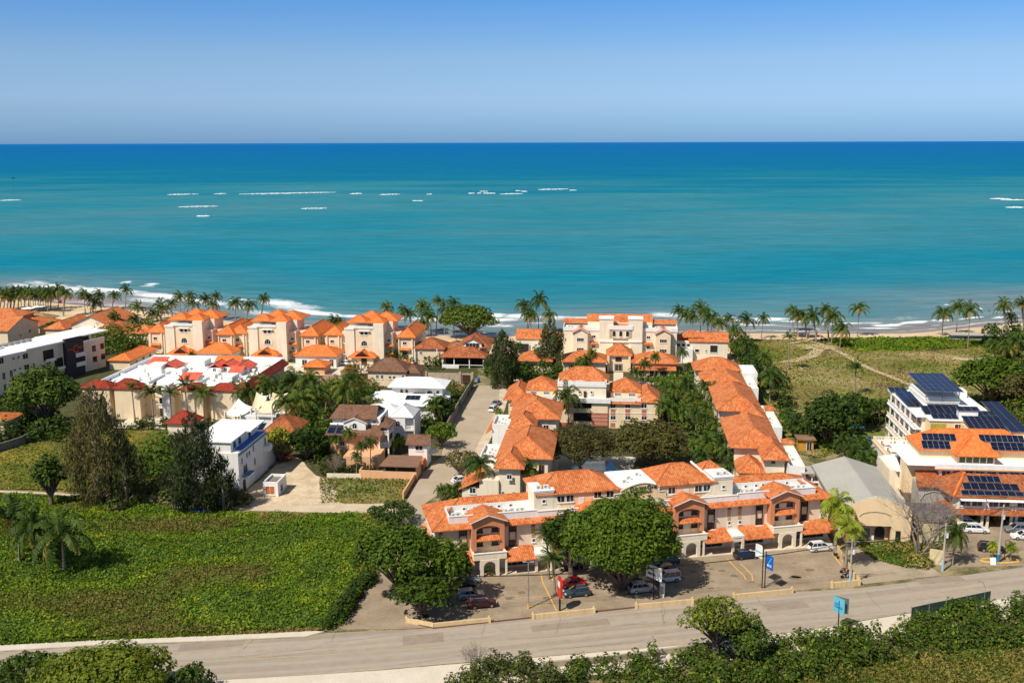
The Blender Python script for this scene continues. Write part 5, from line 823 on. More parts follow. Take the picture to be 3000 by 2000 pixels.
GWT = tilemat('grey_white_tile', (.66, .67, .68), (.74, .74, .75), (.55, .57, .6), dark=.85); b.walls(WHITE, [(-37.5, -24.2, 1, 9, 0, 5.8)]); b.hips(GWT, [(-38.5, -27.6, 2, 9.6, 5.8, 2.), (-29.6, -24.6, 0, 7.4, 6.2, 2.2)]); b.walls(WHITE, [(-29.6, -26.2, -.4, 1, 0, 6.1)]); b.wins([(-28, 3.9, 1, 1.3), (-28, 1, 1.1, 1.2)], y=-.4, arch=True); b.balus(-26, -24, -.2, 3, .9); b.walls(WHITE, [(-26.2, -24, -.3, 1, 2.7, 3.)], 'balcony'); b.walls(WHITE, [(-24.1, -23.9, -.3, -.1, 0, 6)], 'column')
b = G('street_wall', 'dark weathered wall bordering the dusty street on its left', 'wall', -14, 10)
q = B(None, None, None, (1500, 1300, 0), yaw=-5.9); mb = MB()
def wallrun(name, label, pts, h, t, m, cat='wall', px=True):
    w_ = [P(*p) for p in pts] if px else [Vector((*p, 0)) for p in pts]; o = w_[0].copy(); mb = MB()
    for a, c in zip(w_, w_[1:]):
        d = (c - a).normalized(); n_ = Vector((d.y, -d.x, 0)) * t / 2; L = [(a + n_ - o), (c + n_ - o), (c - n_ - o), (a - n_ - o)]; mb.prism([p[:2] for p in L], 0, h)
    ob = mb.build(name, m); ob.location = (o.x, o.y, 0); return tag(ob, label, cat)
bpy.data.objects.remove(b.e)
wallrun('street_wall', 'dark weathered wall bordering the dusty street on its left', [(1386, 1132), (1345, 1200), (1318, 1250), (1298, 1290)], 2.6, .3, DCONC)
wallrun('boundary_wall', 'thin brown edged wall along the grass plot where the street begins', [(1218, 1400), (1200, 1430), (1181, 1462)], 1.5, .3, PEACH)
wallrun('boundary_wall', 'long low white wall behind the grass plot', [(958, 1400), (1210, 1403)], 1.1, .2, PALE)
wallrun('boundary_wall', 'dark stone wall sloping across the far left field', [(-40, 1338), (60, 1306), (130, 1270), (200, 1248)], 2.2, .4, DCONC)
# ---- far left houses
hut('house', 'cream house with a big orange roof at the left edge of the beach', -212, -191, 102, 122, 6.6, 3.6, ORANGE, CREAM, [(116, 3.4, 1.6, 1.2, -191, 'R'), (110, 3, 1, 1, -191, 'R')], shape='gable', ax='x')
hut('house', 'low cream house with an orange hip roof beside the thatched beach hut', -204, -193, 126, 140, 4.2, 2.2, ORANGE, CREAM, [(132, 1.6, 1.4, 1, -193, 'R')])
hut('house', 'house with a small dark orange roof at the far left edge near the palms', -226, -209, 138, 150, 5.4, 2.4, ORANGE, BRICK)
b = hut('house', 'house with a broad orange gable over a curved balcony near the beach', -178, -163, 122, 144, 5.6, 3.6, ORANGE, PALE, [(-170, 2, 3, 2), (-174, 2, 1.4, 1.4)], shape='gable', ax='y'); b.walls(WHITE, [(-174, -167, 120.4, 122, 3.8, 4.8)], 'balcony')
hut('house', 'long orange roofed house left of the curved balcony gable', -186, -178.6, 118, 140, 4.6, 2.4, ORANGE, CREAM); hut('house', 'orange roofed house half hidden by coconut palms behind the modern block', -166, -156, 112, 130, 4.2, 2.8, ORANGE, PEACH, [(-163, 2, 1.4, 1.2)]); hut('house', 'small orange roof just left of the leftmost tower', -152, -142, 112, 122, 4.6, 2.4, ORANGE, CREAM)
hut('house', 'little cream house with an orange roof at the left edge below the big tree', -133, -124.6, -9, -1, 4.9, 1.3, ORANGE, CREAM, [(-126.4, 2.6, 1.2, 1.4)])
b = hut('beach_hut', 'thatched beach hut with a blue door on the sand', -214, -204, 150, 157, 2.6, 1.9, mat('thatch', (.30, .20, .09), .95, .3, 1.5), BRICK, (), o=1.2); b.walls(BLUE, [(-205.5, -203.9, 149.9, 150, .2, 2.4)], 'door')
# ================================================================ warehouse and right hand complex
ZINC = mat('grey_sheet_roof', (.42, .40, .345), .55, .06, .15, spec=.35, streak=.1)
b = G('warehouse', 'cream fronted warehouse with a wide pale grey sheet metal roof', 'building', 72, -44); b.walls(PALE, [(66.4, 78, -55.1, -30, 0, 5.9)]); b.add('roof', ZINC, MB().gable(66.2, 78.2, -56.2, -30, 5.95, 2., 'y', .5, .12)); b.add('gutter', DCONC, MB().box(65.5, 65.75, -56, -30, 5.6, 5.85))
b.add('front_gable', YELL, MB().wallpoly([(67, 0), (68.6, 0), (68.6, 3.3), (75.2, 3.3), (75.2, 0), (78.6, 0), (78.6, 6.6), (76.6, 7.3), (74.4, 8.2), (72.4, 8.7), (70.2, 8.2), (68.4, 7.3), (67, 6.8)], -57.3, -56.5)); mb = MB(); t_ = [(66.9, 6.85), (68.4, 7.35), (70.2, 8.25), (72.4, 8.75), (74.4, 8.25), (76.6, 7.35), (78.7, 6.65)]
for p, q_ in zip(t_, t_[1:]): mb.tube([(p[0], -57, p[1]), (q_[0], -57, q_[1])], .22, 4)
b.add('coping', CONC, mb); b.add('trim', DCONC, MB().tube([(69.4, -57.36, 5.0), (69.8, -57.36, 5.5), (71, -57.36, 5.9), (72.4, -57.36, 6.), (73.8, -57.36, 5.8), (75, -57.36, 5.3)], .05, 4))
b.walls(PEACH, [(68.6, 75.2, -55.4, -55.2, 0, 3.3)], 'recess'); b.win(71, .1, 1.9, 2.1, -55.4, pm=DCONC, bars=0, name='shutter'); b.win(73.6, .1, 1.6, 2.4, -55.4, arch=True, bars=1, fm=WOOD, name='door'); b.win(76.4, .8, .7, 1.6, -57.3, fm=WOOD, bars=0); b.walls(BLUE, [(75.4, 78.6, -57.42, -57.3, .3, .45)], 'stripe'); b.walls(WHITE, [(69.6, 70, -55.7, -55.4, 0, 1), (72.2, 72.6, -55.7, -55.4, 0, 1)], 'plinth'); b.win(68, .6, .9, 1.7, -57.3, fm=WOOD)
b.walls(WHITE, [(63.6, 66.4, -34, -30.5, 3.5, 3.7), (63.6, 63.8, -34, -33.8, 0, 5.5), (65, 65.2, -34, -33.8, 0, 5.5)], 'porch'); b.walls(CONC, [(62.8, 66, -34.6, -29.6, 5.5, 5.7)], 'porch_roof'); b.walls(PAV, [(68, 77, -60, -57.5, 0, .2)], 'step')
hut('shed', 'small mustard yellow hut with a rusty slab roof in the meadow corner', 68.2, 71.6, .4, 4, 2.7, .3, mat('rust_slab', (.24, .14, .08), .9, .3, .8), mat('mustard', (.55, .28, .04), .8), [(70.6, .1, 1.1, 2.1)], shape='flat', o=.5)
# ---- right hotel
b = G('solar_hotel', 'white and cream hotel stepped up the right edge, its roofs covered with solar panels', 'building', 94, -30)
# street front
for i, x_ in enumerate((89.2, 90.6, 94.3, 95.3, 99.6, 100.5, 104.6, 105.5, 110)): b.walls(PALE, [(x_ - .22, x_ + .22, -47.6, -47.1, 0, 3)], 'column')
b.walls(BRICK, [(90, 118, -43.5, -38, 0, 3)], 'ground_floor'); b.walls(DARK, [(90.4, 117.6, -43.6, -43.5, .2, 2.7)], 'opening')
b.add('tile_canopy', OLDT, MB().slab([(88.4, -48.6, 3.), (118, -48.6, 3.), (118, -46.8, 3.5), (90.2, -46.8, 3.5)], .15).slab([(86.6, -40, 3.), (88.4, -48.6, 3.), (90.2, -46.8, 3.5), (88.8, -40, 3.5)], .15)); b.walls(PALE, [(89.6, 118, -46.8, -38, 3.0, 6.1)])
for i, x_ in enumerate((91.2, 93.4, 96.3, 98.4, 101.6, 103.6, 107)): b.win(x_, 4.1, 1.8, 1.5, -46.8, bars=1)
for x_ in (90, 94.8, 95.4, 99.8, 100.4, 105.2): b.walls(WHITE, [(x_ - .15, x_ + .15, -47, -46.8, 3.5, 5.9)], 'pilaster')
b.add('awning', SAILW, MB().slab([(90, -48.2, 5.5), (94.6, -48.2, 5.5), (94.6, -46.85, 5.9), (90, -46.85, 5.9)], .05)); b.add('awning', SAILW, MB().slab([(94.8, -48.2, 5.5), (112, -48.2, 5.5), (112, -46.85, 5.9), (94.8, -46.85, 5.9)], .05)); b.wins([(-44, 4, .9, 1.6), (-42, 4, .9, 1.6), (-40.4, 4, .9, 1.6)], y=89.6, face='L')
b.add('roof', BROWNT if 0 else OLDT, MB().slab([(88.8, -47.6, 6.05), (119, -47.6, 6.05), (115, -41, 8.7), (92.6, -41, 8.7)], .2).slab([(88.8, -47.6, 6.05), (92.6, -41, 8.7), (92.6, -37, 8.7), (86, -37, 6.05)], .2)); b.add('ridge', ORANGE2, MB().tube([(88.8, -47.6, 6.15), (92.6, -41, 8.8)], .3, 5))
zf_ = lambda y: 6.3 + (y + 47.6) * 2.65 / 6.6
b.solar(90.4, 104.5, -47.3, -46.1, zf_(-47.3), zf_(-46.1), 10, 1); b.solar(91.2, 101.4, -45.8, -44, zf_(-45.8), zf_(-44), 7, 2); b.solar(92.6, 98.6, -43.7, -42, zf_(-43.7), zf_(-42), 5, 2)
b.add('roof', OLDT, MB().slab([(83.4, -42.6, 6.2), (89.6, -42.6, 6.2), (89, -37, 7.8), (84.4, -37, 7.8)], .2)); b.walls(CONC, [(84, 89.5, -42, -37, 0, 6.2)]); b.add('arch', CONC, MB().tube([(84.3, -42.1, 3.4), (85, -42.1, 4.6), (86.6, -42.1, 5.2), (88.2, -42.1, 4.9), (89, -42.1, 4.4)], .12, 4))
# third floor band, its white terrace
b.walls(WHITE, [(88.6, 118, -38.5, -33, 6.1, 9.3), (80.5, 88.6, -33.5, -24, 0, 6.4)]); b.walls(YELL, [(82.4, 88.6, -37, -33.5, 3, 9.1)]); b.add('cornice', PEACH, MB().box(87.6, 118.4, -39.3, -38.5, 8.7, 8.95)); b.add('parapet', WHITE, MB().box(87.6, 118.4, -39.2, -39.0, 8.95, 9.8))
for i in range(9): b.win(89.9 + i * 2.15, 6.9, 1.6, 1.35, -38.5, bars=1, fm=WHITE)
b.walls(WROOF, [(82.4, 118, -38.9, -24, 9.3, 9.42)], 'flat_roof'); b.walls(YELL, [(92.3, 99.4, -37.2, -33, 9.42, 11.3)], 'lounge')
for i in range(5): b.win(93.2 + i * 1.32, 9.6, 1.15, 1.5, -37.2, bars=0, pm=mat('lounge_glass', (.10, .10, .04), .1, .2, 1, spec=.5), name='window')
b.walls(YELL, [(86.2, 92.3, -33.6, -24, 9.42, 11.2), (99.4, 112, -33.6, -24, 9.42, 11.2)])
b.add('roof', ORANGE2, MB().hip(91.8, 99.9, -38, -27, 11.3, 3.3, .3)); b.add('roof', ORANGE2, MB().hip(86, 108, -34, -25, 11.25, 3.2, .4)); zf2 = lambda y: 11.5 + (y + 34.4) * 3.2 / 4.9 * .98
b.solar(86.4, 91.9, -34.3, -32.6, zf2(-34.3) - .05, zf2(-32.6), 5, 2); b.solar(86.8, 93.4, -32.5, -30.9, zf2(-32.5), zf2(-30.9), 6, 2); b.solar(99.8, 107.4, -34.3, -32.6, zf2(-34.3) - .05, zf2(-32.6), 6, 2); b.solar(98, 106.6, -32.5, -30.9, zf2(-32.5), zf2(-30.9), 8, 2)
b.walls(WROOF, [(81.4, 86.2, -34.6, -24, 6.6, 6.85)], 'flat_roof'); b.solar(82.6, 85, -33.2, -29.6, 7.1, 8.2, 2, 1); b.walls(PALE, [(80.4, 86, -33.6, -24, 0, 6.6)]); b.walls(DARK, [(82.6, 85.8, -33.66, -33.6, 3.6, 5.9)], 'opening'); b.balus(82.3, 86, -34.6, 3.2, .9, PALE); b.walls(PALE, [(82.2, 86.1, -34.8, -33.6, 2.9, 3.2)], 'balcony'); b.walls(PALE, [(82.2, 82.5, -34.7, -34.4, 3.2, 6.6), (85.8, 86.1, -34.7, -34.4, 3.2, 6.6)], 'column')
# side terrace with tables, balustrades
b.walls(WHITE, [(82.5, 91.5, -24, -9.5, 0, 6)], 'terrace'); b.balus(82.6, 91.4, -9.7, 6, .9, PALE); b.balus(-23.6, -9.9, 82.7, 6, .9, PALE, 'y'); b.walls(PEACH, [(82.3, 82.9, -33, -9.4, 5.9, 6.1)], 'coping')
g_ = random.Random(8)
# back block with open balconies facing left
b.walls(PALE, [(91.6, 106, -14.6, 9, 0, 13)]); b.walls(WROOF, [(90, 107, -15.4, 9.4, 13, 13.3)], 'flat_roof'); b.walls(YELL, [(92.2, 106.2, -18, -14.6, 8, 13)]); b.walls(mat('lime_screen', (.38, .36, .06), .8), [(92.4, 95.6, -18.1, -18, 10.2, 12.4)], 'opening'); b.wins([(98.2, 10.4, 1.5, 1.9)], y=-18, fm=WHITE, pm=WOOD)
for z_ in (1.2, 4.2, 7.2, 10.2):
    b.walls(WHITE, [(89.9, 91.6, -14.4, 9, z_ - .25, z_)], 'balcony'); b.balus(-14.2, 8.8, 90.1, z_, .85, PALE if z_ < 10 else WHITE, 'y')
    for y_ in (-12.4, -8.2, -4, .2, 4.4): b.win(y_, z_ + .1, 2.5, 1.9, 91.6, face='L', bars=1, fm=BRICK); b.walls(WHITE, [(90, 90.3, y_ + 1.9, y_ + 2.2, z_, z_ + 2.7)], 'column')
b.wins([(92.6, 11.0, 2.2, 1.2)], y=8.99 if 0 else -14.62) if 0 else None
b.walls(WHITE, [(94.6, 102.2, -5, 8.6, 13.3, 14.4), (94.8, 102, -4.8, 8.4, 14.4, 15.2)], 'pavilion'); b.balus(94.6, 102.2, -5.2, 14.0, .9)
for x_ in (94.8, 98.4, 102): 
    for y_ in (-5, 8): b.walls(METAL, [(x_ - .08, x_ + .08, y_ - .08, y_ + .08, 14.4, 17)], 'post')
b.solar(94.2, 102.4, -7, 9, 16.9, 17.6, 6, 5); b.solar(89.8, 93.8, 5.4, 9, 13.6, 14, 3, 1); b.solar(90.2, 93.9, -8, 4.6, 13.5, 14.1, 2, 7); b.solar(94.6, 101.4, -9.6, -6.4, 13.5, 13.9, 5, 1); b.solar(92.2, 104.5, -14.4, -9.8, 13.5, 14.3, 8, 4); b.solar(93, 98.4, -17.6, -15.2, 13.4, 13.9, 4, 1)
b.walls(WROOF, [(92, 106.4, -18.3, -14.6, 13, 13.25)], 'flat_roof'); b.walls(WHITE, [(98.6, 102.6, -16.4, -14.8, 13.3, 14.8)], 'roof_room'); b.solar(98.4, 102.8, -16.6, -14.2, 15, 15.4, 3, 1); b.solar(102.8, 106.8, -17.8, -13, 13.4, 14.2, 3, 2)
b.walls(YELL, [(98.6, 109.5, -24.6, -18, 9.4, 12.6)]); b.solar(98.6, 106.2, -24.9, -17.8, 12.8, 14.2, 6, 5); b.solar(106.5, 110.4, -24.9, -6, 12.8, 14.6, 2, 12); b.walls(WHITE, [(103, 106, 2, 6, 13.3, 15)], 'roof_room')
gflat('lawn', [(80, 12), (92, 12), (92, 24), (80, 24)], .04, GRASS); gflat('pool_deck', [(80, -20), (91.6, -20), (91.6, 12), (80, 12)], .04, PAV); gflat('pool', [(81.4, -16), (86, -16), (87.6, -4), (88.4, 4), (84, 5), (82.4, -4)], .07, POOL)
gflat('pool', [(13.6, -23), (22, -23.5), (26, -19), (24, -12), (16, -12.5)], .08, POOL); gflat('pool_deck', [(11.5, -26), (28, -26), (30, -8), (12, -8)], .05, PAV); gflat('path', [(-10, 66), (50, 66), (50, 70), (-10, 70)], .03, PAV); gflat('path', [(24, 70), (27, 70), (27, 83), (24, 83)], .04, PAV)
# ---- ruined cream walls by the road
b = G('old_hut', 'crumbling cream walled hut with a rusty low roof behind the bare tree', 'building', 82, -56); b.walls(mat('flaking_paint', (.62, .52, .30), .9, .2, .8, streak=.2), [(80.6, 84.8, -56.2, -52, 0, 4)]); b.walls(DCONC, [(80.4, 85, -56.4, -51.8, 4, 4.2)], 'roof'); b.walls(mat('slate_sheet', (.10, .09, .11), .8, .3, .6), [(80, 88.4, -51.5, -44, 3.2, 3.4)], 'lean_roof'); b.add('canopy', PEACH, MB().slab([(87.4, -44, 3.2), (88.2, -44, 3.2), (88.6, -53, 3.2), (87.8, -53, 3.2)], .2))
wallrun('old_wall', 'short leaning cream wall beside the blue painted post', [(2722, 1648), (2762, 1655)], 2.6, .3, mat('flaking_paint', (.6, .5, .3)))
print('buildings 2 ok')
# ================================================================ vegetation
LF_DARK = leafmat('dark_leaves', (.018, .038, .006), (.075, .125, .014), (.18, .20, .03), sc_=.9, tr=.15)
LF_GREEN = leafmat('green_leaves', (.020, .042, .003), (.095, .155, .010), (.22, .26, .025), sc_=.9, tr=.15)
LF_BRIGHT = leafmat('bright_leaves', (.07, .11, .01), (.24, .27, .02), (.42, .38, .04), sc_=.7)
LF_OLIVE = leafmat('olive_leaves', (.05, .05, .015), (.13, .115, .03), (.20, .16, .06))
LF_PINE = leafmat('needle_leaves', (.06, .06, .02), (.18, .155, .05), (.30, .24, .10), sc_=.6)
LF_LUSH = leafmat('garden_leaves', (.016, .04, .006), (.08, .135, .014), (.30, .26, .03), sc_=.28)
LF_FIELD = leafmat('vine_leaves', (.035, .075, .006), (.11, .20, .010), (.27, .30, .02), sc_=.3, tr=.1)
LF_DRY = leafmat('dry_grass_blades', (.20, .18, .035), (.42, .31, .10), (.55, .43, .24), sc_=.1)
LF_MEADOW = leafmat('meadow_blades', (.16, .17, .025), (.32, .26, .06), (.40, .27, .15), sc_=.05)
PF = leafmat('palm_fronds', (.022, .048, .008), (.085, .135, .016), (.20, .22, .035), sc_=.5, tr=.2)
PFY = leafmat('yellowing_fronds', (.16, .13, .02), (.34, .24, .04), (.42, .26, .08), sc_=.5, tr=.2)
PFB = leafmat('bright_fronds', (.10, .16, .01), (.28, .34, .03), (.42, .40, .05), sc_=.5, tr=.25)
BARK = mat('bark', (.13, .095, .07), .95, .3, 1.5, bump=.3); PBARK = mat('palm_bark', (.26, .215, .17), .95, .2, 2.)
TWIG = mat('dry_twigs', (.24, .19, .155), .95, .2, 1.)
DKN = leafmat('dark_needles', (.03, .045, .015), (.10, .12, .035), (.22, .21, .07), sc_=.6)
def leafcloud(lobes, leaf, dens, g, up=.5, droop=0., thick=.28):
    P_, N_ = [], []
    for (cx, cy, cz, rx, ry, rz) in lobes:
        n = int(dens * 4 * math.pi * ((rx * ry + ry * rz + rx * rz) / 3) / (leaf * leaf)); d = g.normal(size=(n, 3)); d /= np.linalg.norm(d, axis=1)[:, None]
        d = d[d[:, 2] > -.75]; r = 1 - thick * g.random(len(d)) ** 1.5 + .1 * g.random(len(d)); p = d * r[:, None] * np.array([rx, ry, rz]) + np.array([cx, cy, cz])
        if droop: p[:, 2] -= droop * g.random(len(p)) * (d[:, 2] < .4)
        P_.append(p); N_.append(d)
    P_, N_ = np.concatenate(P_), np.concatenate(N_); return quads(P_, leaf, g, up, 1.6, N_)
def lobes(rx, ry, rz, cz, n, g, fill=.52, flat=.25):
    L = []
    n = int(n * 3)
    for i in range(n):
        a = 2.4 * i + g.random(); e = -flat + (1 + flat) * ((i + .5) / n); e = min(.98, e); c = math.sqrt(max(0, 1 - e * e)); k = (fill + .2) * (.8 + .4 * g.random()); s = .17 + .17 * g.random()
        L.append((rx * k * c * math.cos(a) * 1.05, ry * k * c * math.sin(a) * 1.05, cz + rz * k * e, rx * s, ry * s, rz * s * 1.05))
    return L
def treemesh(rx, h, cb, leaf, dens, nl, m, seed, ry=None, droop=0., bark=None, twigs=0):
    """returns crown and trunk meshes, base at the origin"""
    g = rng(seed); ry = ry or rx; rz = (h - cb) / 2; cz = cb + rz; L = lobes(rx, ry, rz, cz, nl, g)
    V, Fq = leafcloud(L, leaf, dens, g, droop=droop); cm = fastmesh('crown', V, Fq, [m]); mb = MB(); r0 = .035 * h + .06; fork = Vector((g.normal() * .2, g.normal() * .2, cb * .8))
    mb.tube([(0, 0, -.1), fork * .5 + Vector((.1, .05, 0)), fork], [r0 * 1.25, r0, r0 * .85], 7)
    for l in L[::max(1, nl // 7)]:
        t = Vector(l[:3]); mid = fork.lerp(t, .5) + Vector((g.normal() * .3, g.normal() * .3, .3)); mb.tube([fork, mid, t], [r0 * .6, r0 * .35, r0 * .12], 5)
    for i in range(twigs):
        l = L[int(g.random() * len(L))]; d = Vector(g.normal(size=3)); d.z = abs(d.z) * .6; d.normalize(); t = Vector(l[:3]); e = t + Vector((d.x * l[3], d.y * l[4], d.z * l[5])) * (1.02 + .12 * g.random()); mb.tube([t * .6 + fork * .4, e], [.06, .02], 3, cap=False)
    o = mb.build('trunk', bark or BARK); tm = o.data; bpy.data.objects.remove(o); return cm, tm
def place_tree(ms, loc, label, rz=0., s=1., name='tree', cat='tree', group=None, sz=None):
    e = empty(name, loc, rz, label, cat, group); e.scale = (s, s, sz or s); link('crown', ms[0], e); link('trunk', ms[1], e); return e
def G_(px, py, z=0): p = P(px, py, z); return Vector((p.x, p.y, 0))
def pinemesh(r, h, cb, leaf, dens, n, m, seed, twigs=30):
    g = rng(seed); L = []
    for i in range(n):
        u = (i + g.random() * .8) / n; z = cb + (h - cb) * u; R = r * (.4 + .85 * g.random()) * max(.05, 1 - u ** 3) ** .8 * (1 if u > .2 else .7); a = 2.4 * i + g.random(); k = R * .72; s = max(.55, R * .36); L.append((k * math.cos(a), k * math.sin(a), z, s, s, s * (1.1 + .9 * g.random())))
    P_, N_ = [], []
    for (cx, cy, cz, rx, ry, rz) in L:
        q = int(dens * 12.6 * rx * rz / (leaf * leaf * .8)); d = g.normal(size=(q, 3)); d /= np.linalg.norm(d, axis=1)[:, None]; p = d * (g.random(q) ** .45)[:, None] * np.array([rx, ry, rz]) + np.array([cx, cy, cz]); P_.append(p); N_.append(d)
    P_, N_ = np.concatenate(P_), np.concatenate(N_); nn = N_ * .6 + g.normal(size=N_.shape) * .4; nn[:, 2] *= .4; nn /= np.linalg.norm(nn, axis=1)[:, None]; T = np.array([0, 0, -1.]) + g.normal(size=nn.shape) * .45; T /= np.linalg.norm(T, axis=1)[:, None]; Bq = np.cross(nn, T); s = (leaf * (.6 + .8 * g.random(len(P_))))[:, None]
    V = np.stack([P_ - T * s * 1.5, P_ - Bq * s * .35, P_ + T * s * 1.5, P_ + Bq * s * .35], 1).reshape(-1, 3); cm = fastmesh('crown', V, np.arange(len(V)).reshape(-1, 4), [m]); mb = MB(); mb.tube([(0, 0, -.1), (.15, 0, h * .4), (-.1, .1, h * .75), (0, 0, h * .97)], [h * .022 + .1, h * .016 + .05, h * .009, .03], 7)
    for l in L[::1]: mb.tube([(0, 0, max(.5, l[2] - l[5] * .8)), (l[0] * .6, l[1] * .6, l[2] - .2), (l[0] * 1.2, l[1] * 1.2, l[2] + .3)], [.10, .07, .02], 4, cap=False)
    for i in range(twigs): l = L[int(g.random() * len(L))]; d = g.normal(size=3); mb.tube([(l[0], l[1], l[2]), (l[0] + d[0] * l[3] * .8, l[1] + d[1] * l[3] * .8, l[2] + abs(d[2]) * l[5] * .7)], [.04, .015], 3, cap=False)
    o = mb.build('trunk', TWIG); tm = o.data; bpy.data.objects.remove(o); return cm, tm
# ---- the distinct big trees
place_tree(treemesh(8.9, 16.0, .4, .27, .60, 36, LF_GREEN, 11, ry=7.6), G_(1824, 1726), 'largest round green tree in front of the long shop building, cars under it')
place_tree(treemesh(4.8, 11.6, 2.2, .29, .6, 14, LF_GREEN, 12), G_(1672, 1690), 'smaller green tree joined to the left side of the largest tree')
place_tree(treemesh(7.4, 12.8, 3.2, .30, .62, 20, LF_GREEN, 13, ry=6.2), G_(1172, 1762), 'broad green tree at the left corner of the shop building')
place_tree(treemesh(5.0, 7.6, 1.2, .30, .62, 12, LF_GREEN, 14), G_(1238, 1806), 'lower green tree by the roadside wall in front of the broad tree')
place_tree(treemesh(3.6, 10.4, 1.0, .28, .6, 12, LF_GREEN, 15), G_(1322, 1772), 'narrow tree wrapped in vines beside the parked dark red car')
place_tree(treemesh(7.8, 10.2, 1.2, .30, .38, 22, LF_OLIVE, 16, bark=TWIG, twigs=160), G_(1702, 1376), 'left one of two round trees in the hotel courtyard, twiggy and brownish')
place_tree(treemesh(8.4, 10.8, 1.2, .32, .52, 24, leafmat('olive_green', (.035, .04, .01), (.10, .095, .02), (.15, .13, .04)), 17, bark=BARK, twigs=60), G_(1905, 1372), 'right one of two round trees in the hotel courtyard, darker and greener')
place_tree(pinemesh(6.4, 25, 1.2, .30, .27, 74, LF_PINE, 18, 120), G_(295, 1478), 'tallest feathery brownish pine standing in the left field')
place_tree(pinemesh(4.6, 15, .6, .30, .30, 44, DKN, 118), G_(372, 1482), 'dark pine leaning against the right side of the tallest feathery pine')
place_tree(pinemesh(5.8, 20, .6, .28, .28, 70, DKN, 19, 90), G_(578, 1500), 'feathery dark pine in front of the tall white building')
place_tree(pinemesh(3.6, 11.5, .3, .28, .32, 34, DKN, 20), G_(655, 1500), 'shorter dark pine just right of the feathery one at the white building corner')
place_tree(treemesh(3.6, 10.8, 2.4, .36, .55, 14, LF_DARK, 21), G_(150, 1482), 'small dark tree alone beside the dirt track in the left field')
place_tree(treemesh(8.6, 16.5, 2.5, .46, .6, 22, LF_DARK, 22), G_(135, 1262), 'large dark leafy tree below the modern white apartment building')
place_tree(treemesh(10.4, 12.2, 1.6, .5, .62, 20, LF_DARK, 23, ry=8), G_(1372, 990), 'big dome shaped dark tree on the beach behind the restaurant roofs')
place_tree(pinemesh(5.6, 17.5, .5, .36, .5, 46, DKN, 24), G_(1472, 1138), 'tall dark pine at the seaward end of the dusty street')
place_tree(pinemesh(5., 17, 1., .36, .45, 44, DKN, 25, 50), G_(1612, 1088), 'feathery pine in front of the left wing of the beach hotel')
place_tree(treemesh(10.5, 14, 2.4, .5, .55, 22, LF_GREEN, 26, ry=8), G_(2905, 1192), 'wide spreading tree behind the solar panelled hotel at the right')
place_tree(treemesh(8, 12, 2, .5, .4, 16, LF_OLIVE, 27), G_(3010, 1215), 'brownish tree at the right edge beyond the solar hotel')
place_tree(treemesh(6.6, 13, .8, .42, .58, 18, LF_DARK, 28), G_(2432, 1312), 'dense dark tree between the hotel row and the pool garden')
place_tree(treemesh(5.0, 10, .8, .42, .58, 14, LF_LUSH, 29), G_(2492, 1262), 'leafy tree by the lawn left of the hotel pool')
place_tree(treemesh(5.1, 9.8, 3.8, .22, .36, 12, LF_BRIGHT, 30, ry=3.8, twigs=60), G_(2098, 1944), 'light green roadside tree leaning over the road at the bottom')
place_tree(treemesh(3.6, 6.8, .6, .24, .6, 12, LF_DARK, 31), G_(2185, 1948), 'dark bushy tree at the right foot of the light green roadside tree')
place_tree(treemesh(8.4, 8.0, .8, .26, .6, 22, LF_BRIGHT, 32, ry=6), G_(312, 2068), 'broad yellow green tree cut by the bottom edge at the left')
place_tree(treemesh(5.5, 5.0, .4, .26, .5, 12, LF_GREEN, 33), G_(80, 2040), 'low bushy tree at the bottom left corner')
place_tree(treemesh(3.2, 4.6, .4, .24, .5, 10, LF_GREEN, 34), G_(560, 2048), 'small dark green bush at the bottom edge near the lower left')
place_tree(treemesh(3.8, 7, .6, .34, .6, 12, LF_LUSH, 35), G_(1290, 1236), 'rounded street tree beside the white villa wall')
place_tree(treemesh(3.9, 6.4, 1.2, .32, .6, 12, LF_GREEN, 36), G_(1295, 1312), 'round green street tree in front of the little white cottage')
place_tree(treemesh(3.9, 6.4, 1.2, .3, .3, 12, LF_PINE, 37, bark=TWIG, twigs=70), G_(1352, 1400), 'pale twiggy tree leaning over the street from the right')
place_tree(treemesh(3., 6.0, 1., .32, .5, 10, LF_DARK, 38), G_(1400, 1420), 'dark tree between the twiggy tree and the left hotel row')
place_tree(treemesh(3.4, 4.5, .5, .32, .55, 10, LF_GREEN, 39), G_(1075, 1180), 'rounded shrub tree among bougainvillea left of the white villa')
place_tree(treemesh(4., 5.6, .5, .34, .5, 12, leafmat('grey_green', (.05, .07, .02), (.15, .17, .05)), 40), G_(1085, 1222), 'pale grey green round tree beside the white villa veranda')
place_tree(treemesh(3.2, 8.2, .5, .34, .5, 12, LF_BRIGHT, 41), G_(822, 1352), 'bright yellow green tree at the end of the yard wall')
place_tree(treemesh(4.6, 7.6, .4, .34, .58, 14, LF_LUSH, 42), G_(900, 1345), 'dark flowering tree right of the yard entrance')
place_tree(treemesh(3.4, 5.6, .4, .36, .58, 10, LF_DARK, 43), G_(160, 985), 'round green tree between the modern block and the orange houses')
place_tree(treemesh(4.5, 3.8, .3, .26, .6, 10, LF_DARK, 44), G_(1150, 1528), 'dark spreading bush at the corner of the track and the street')
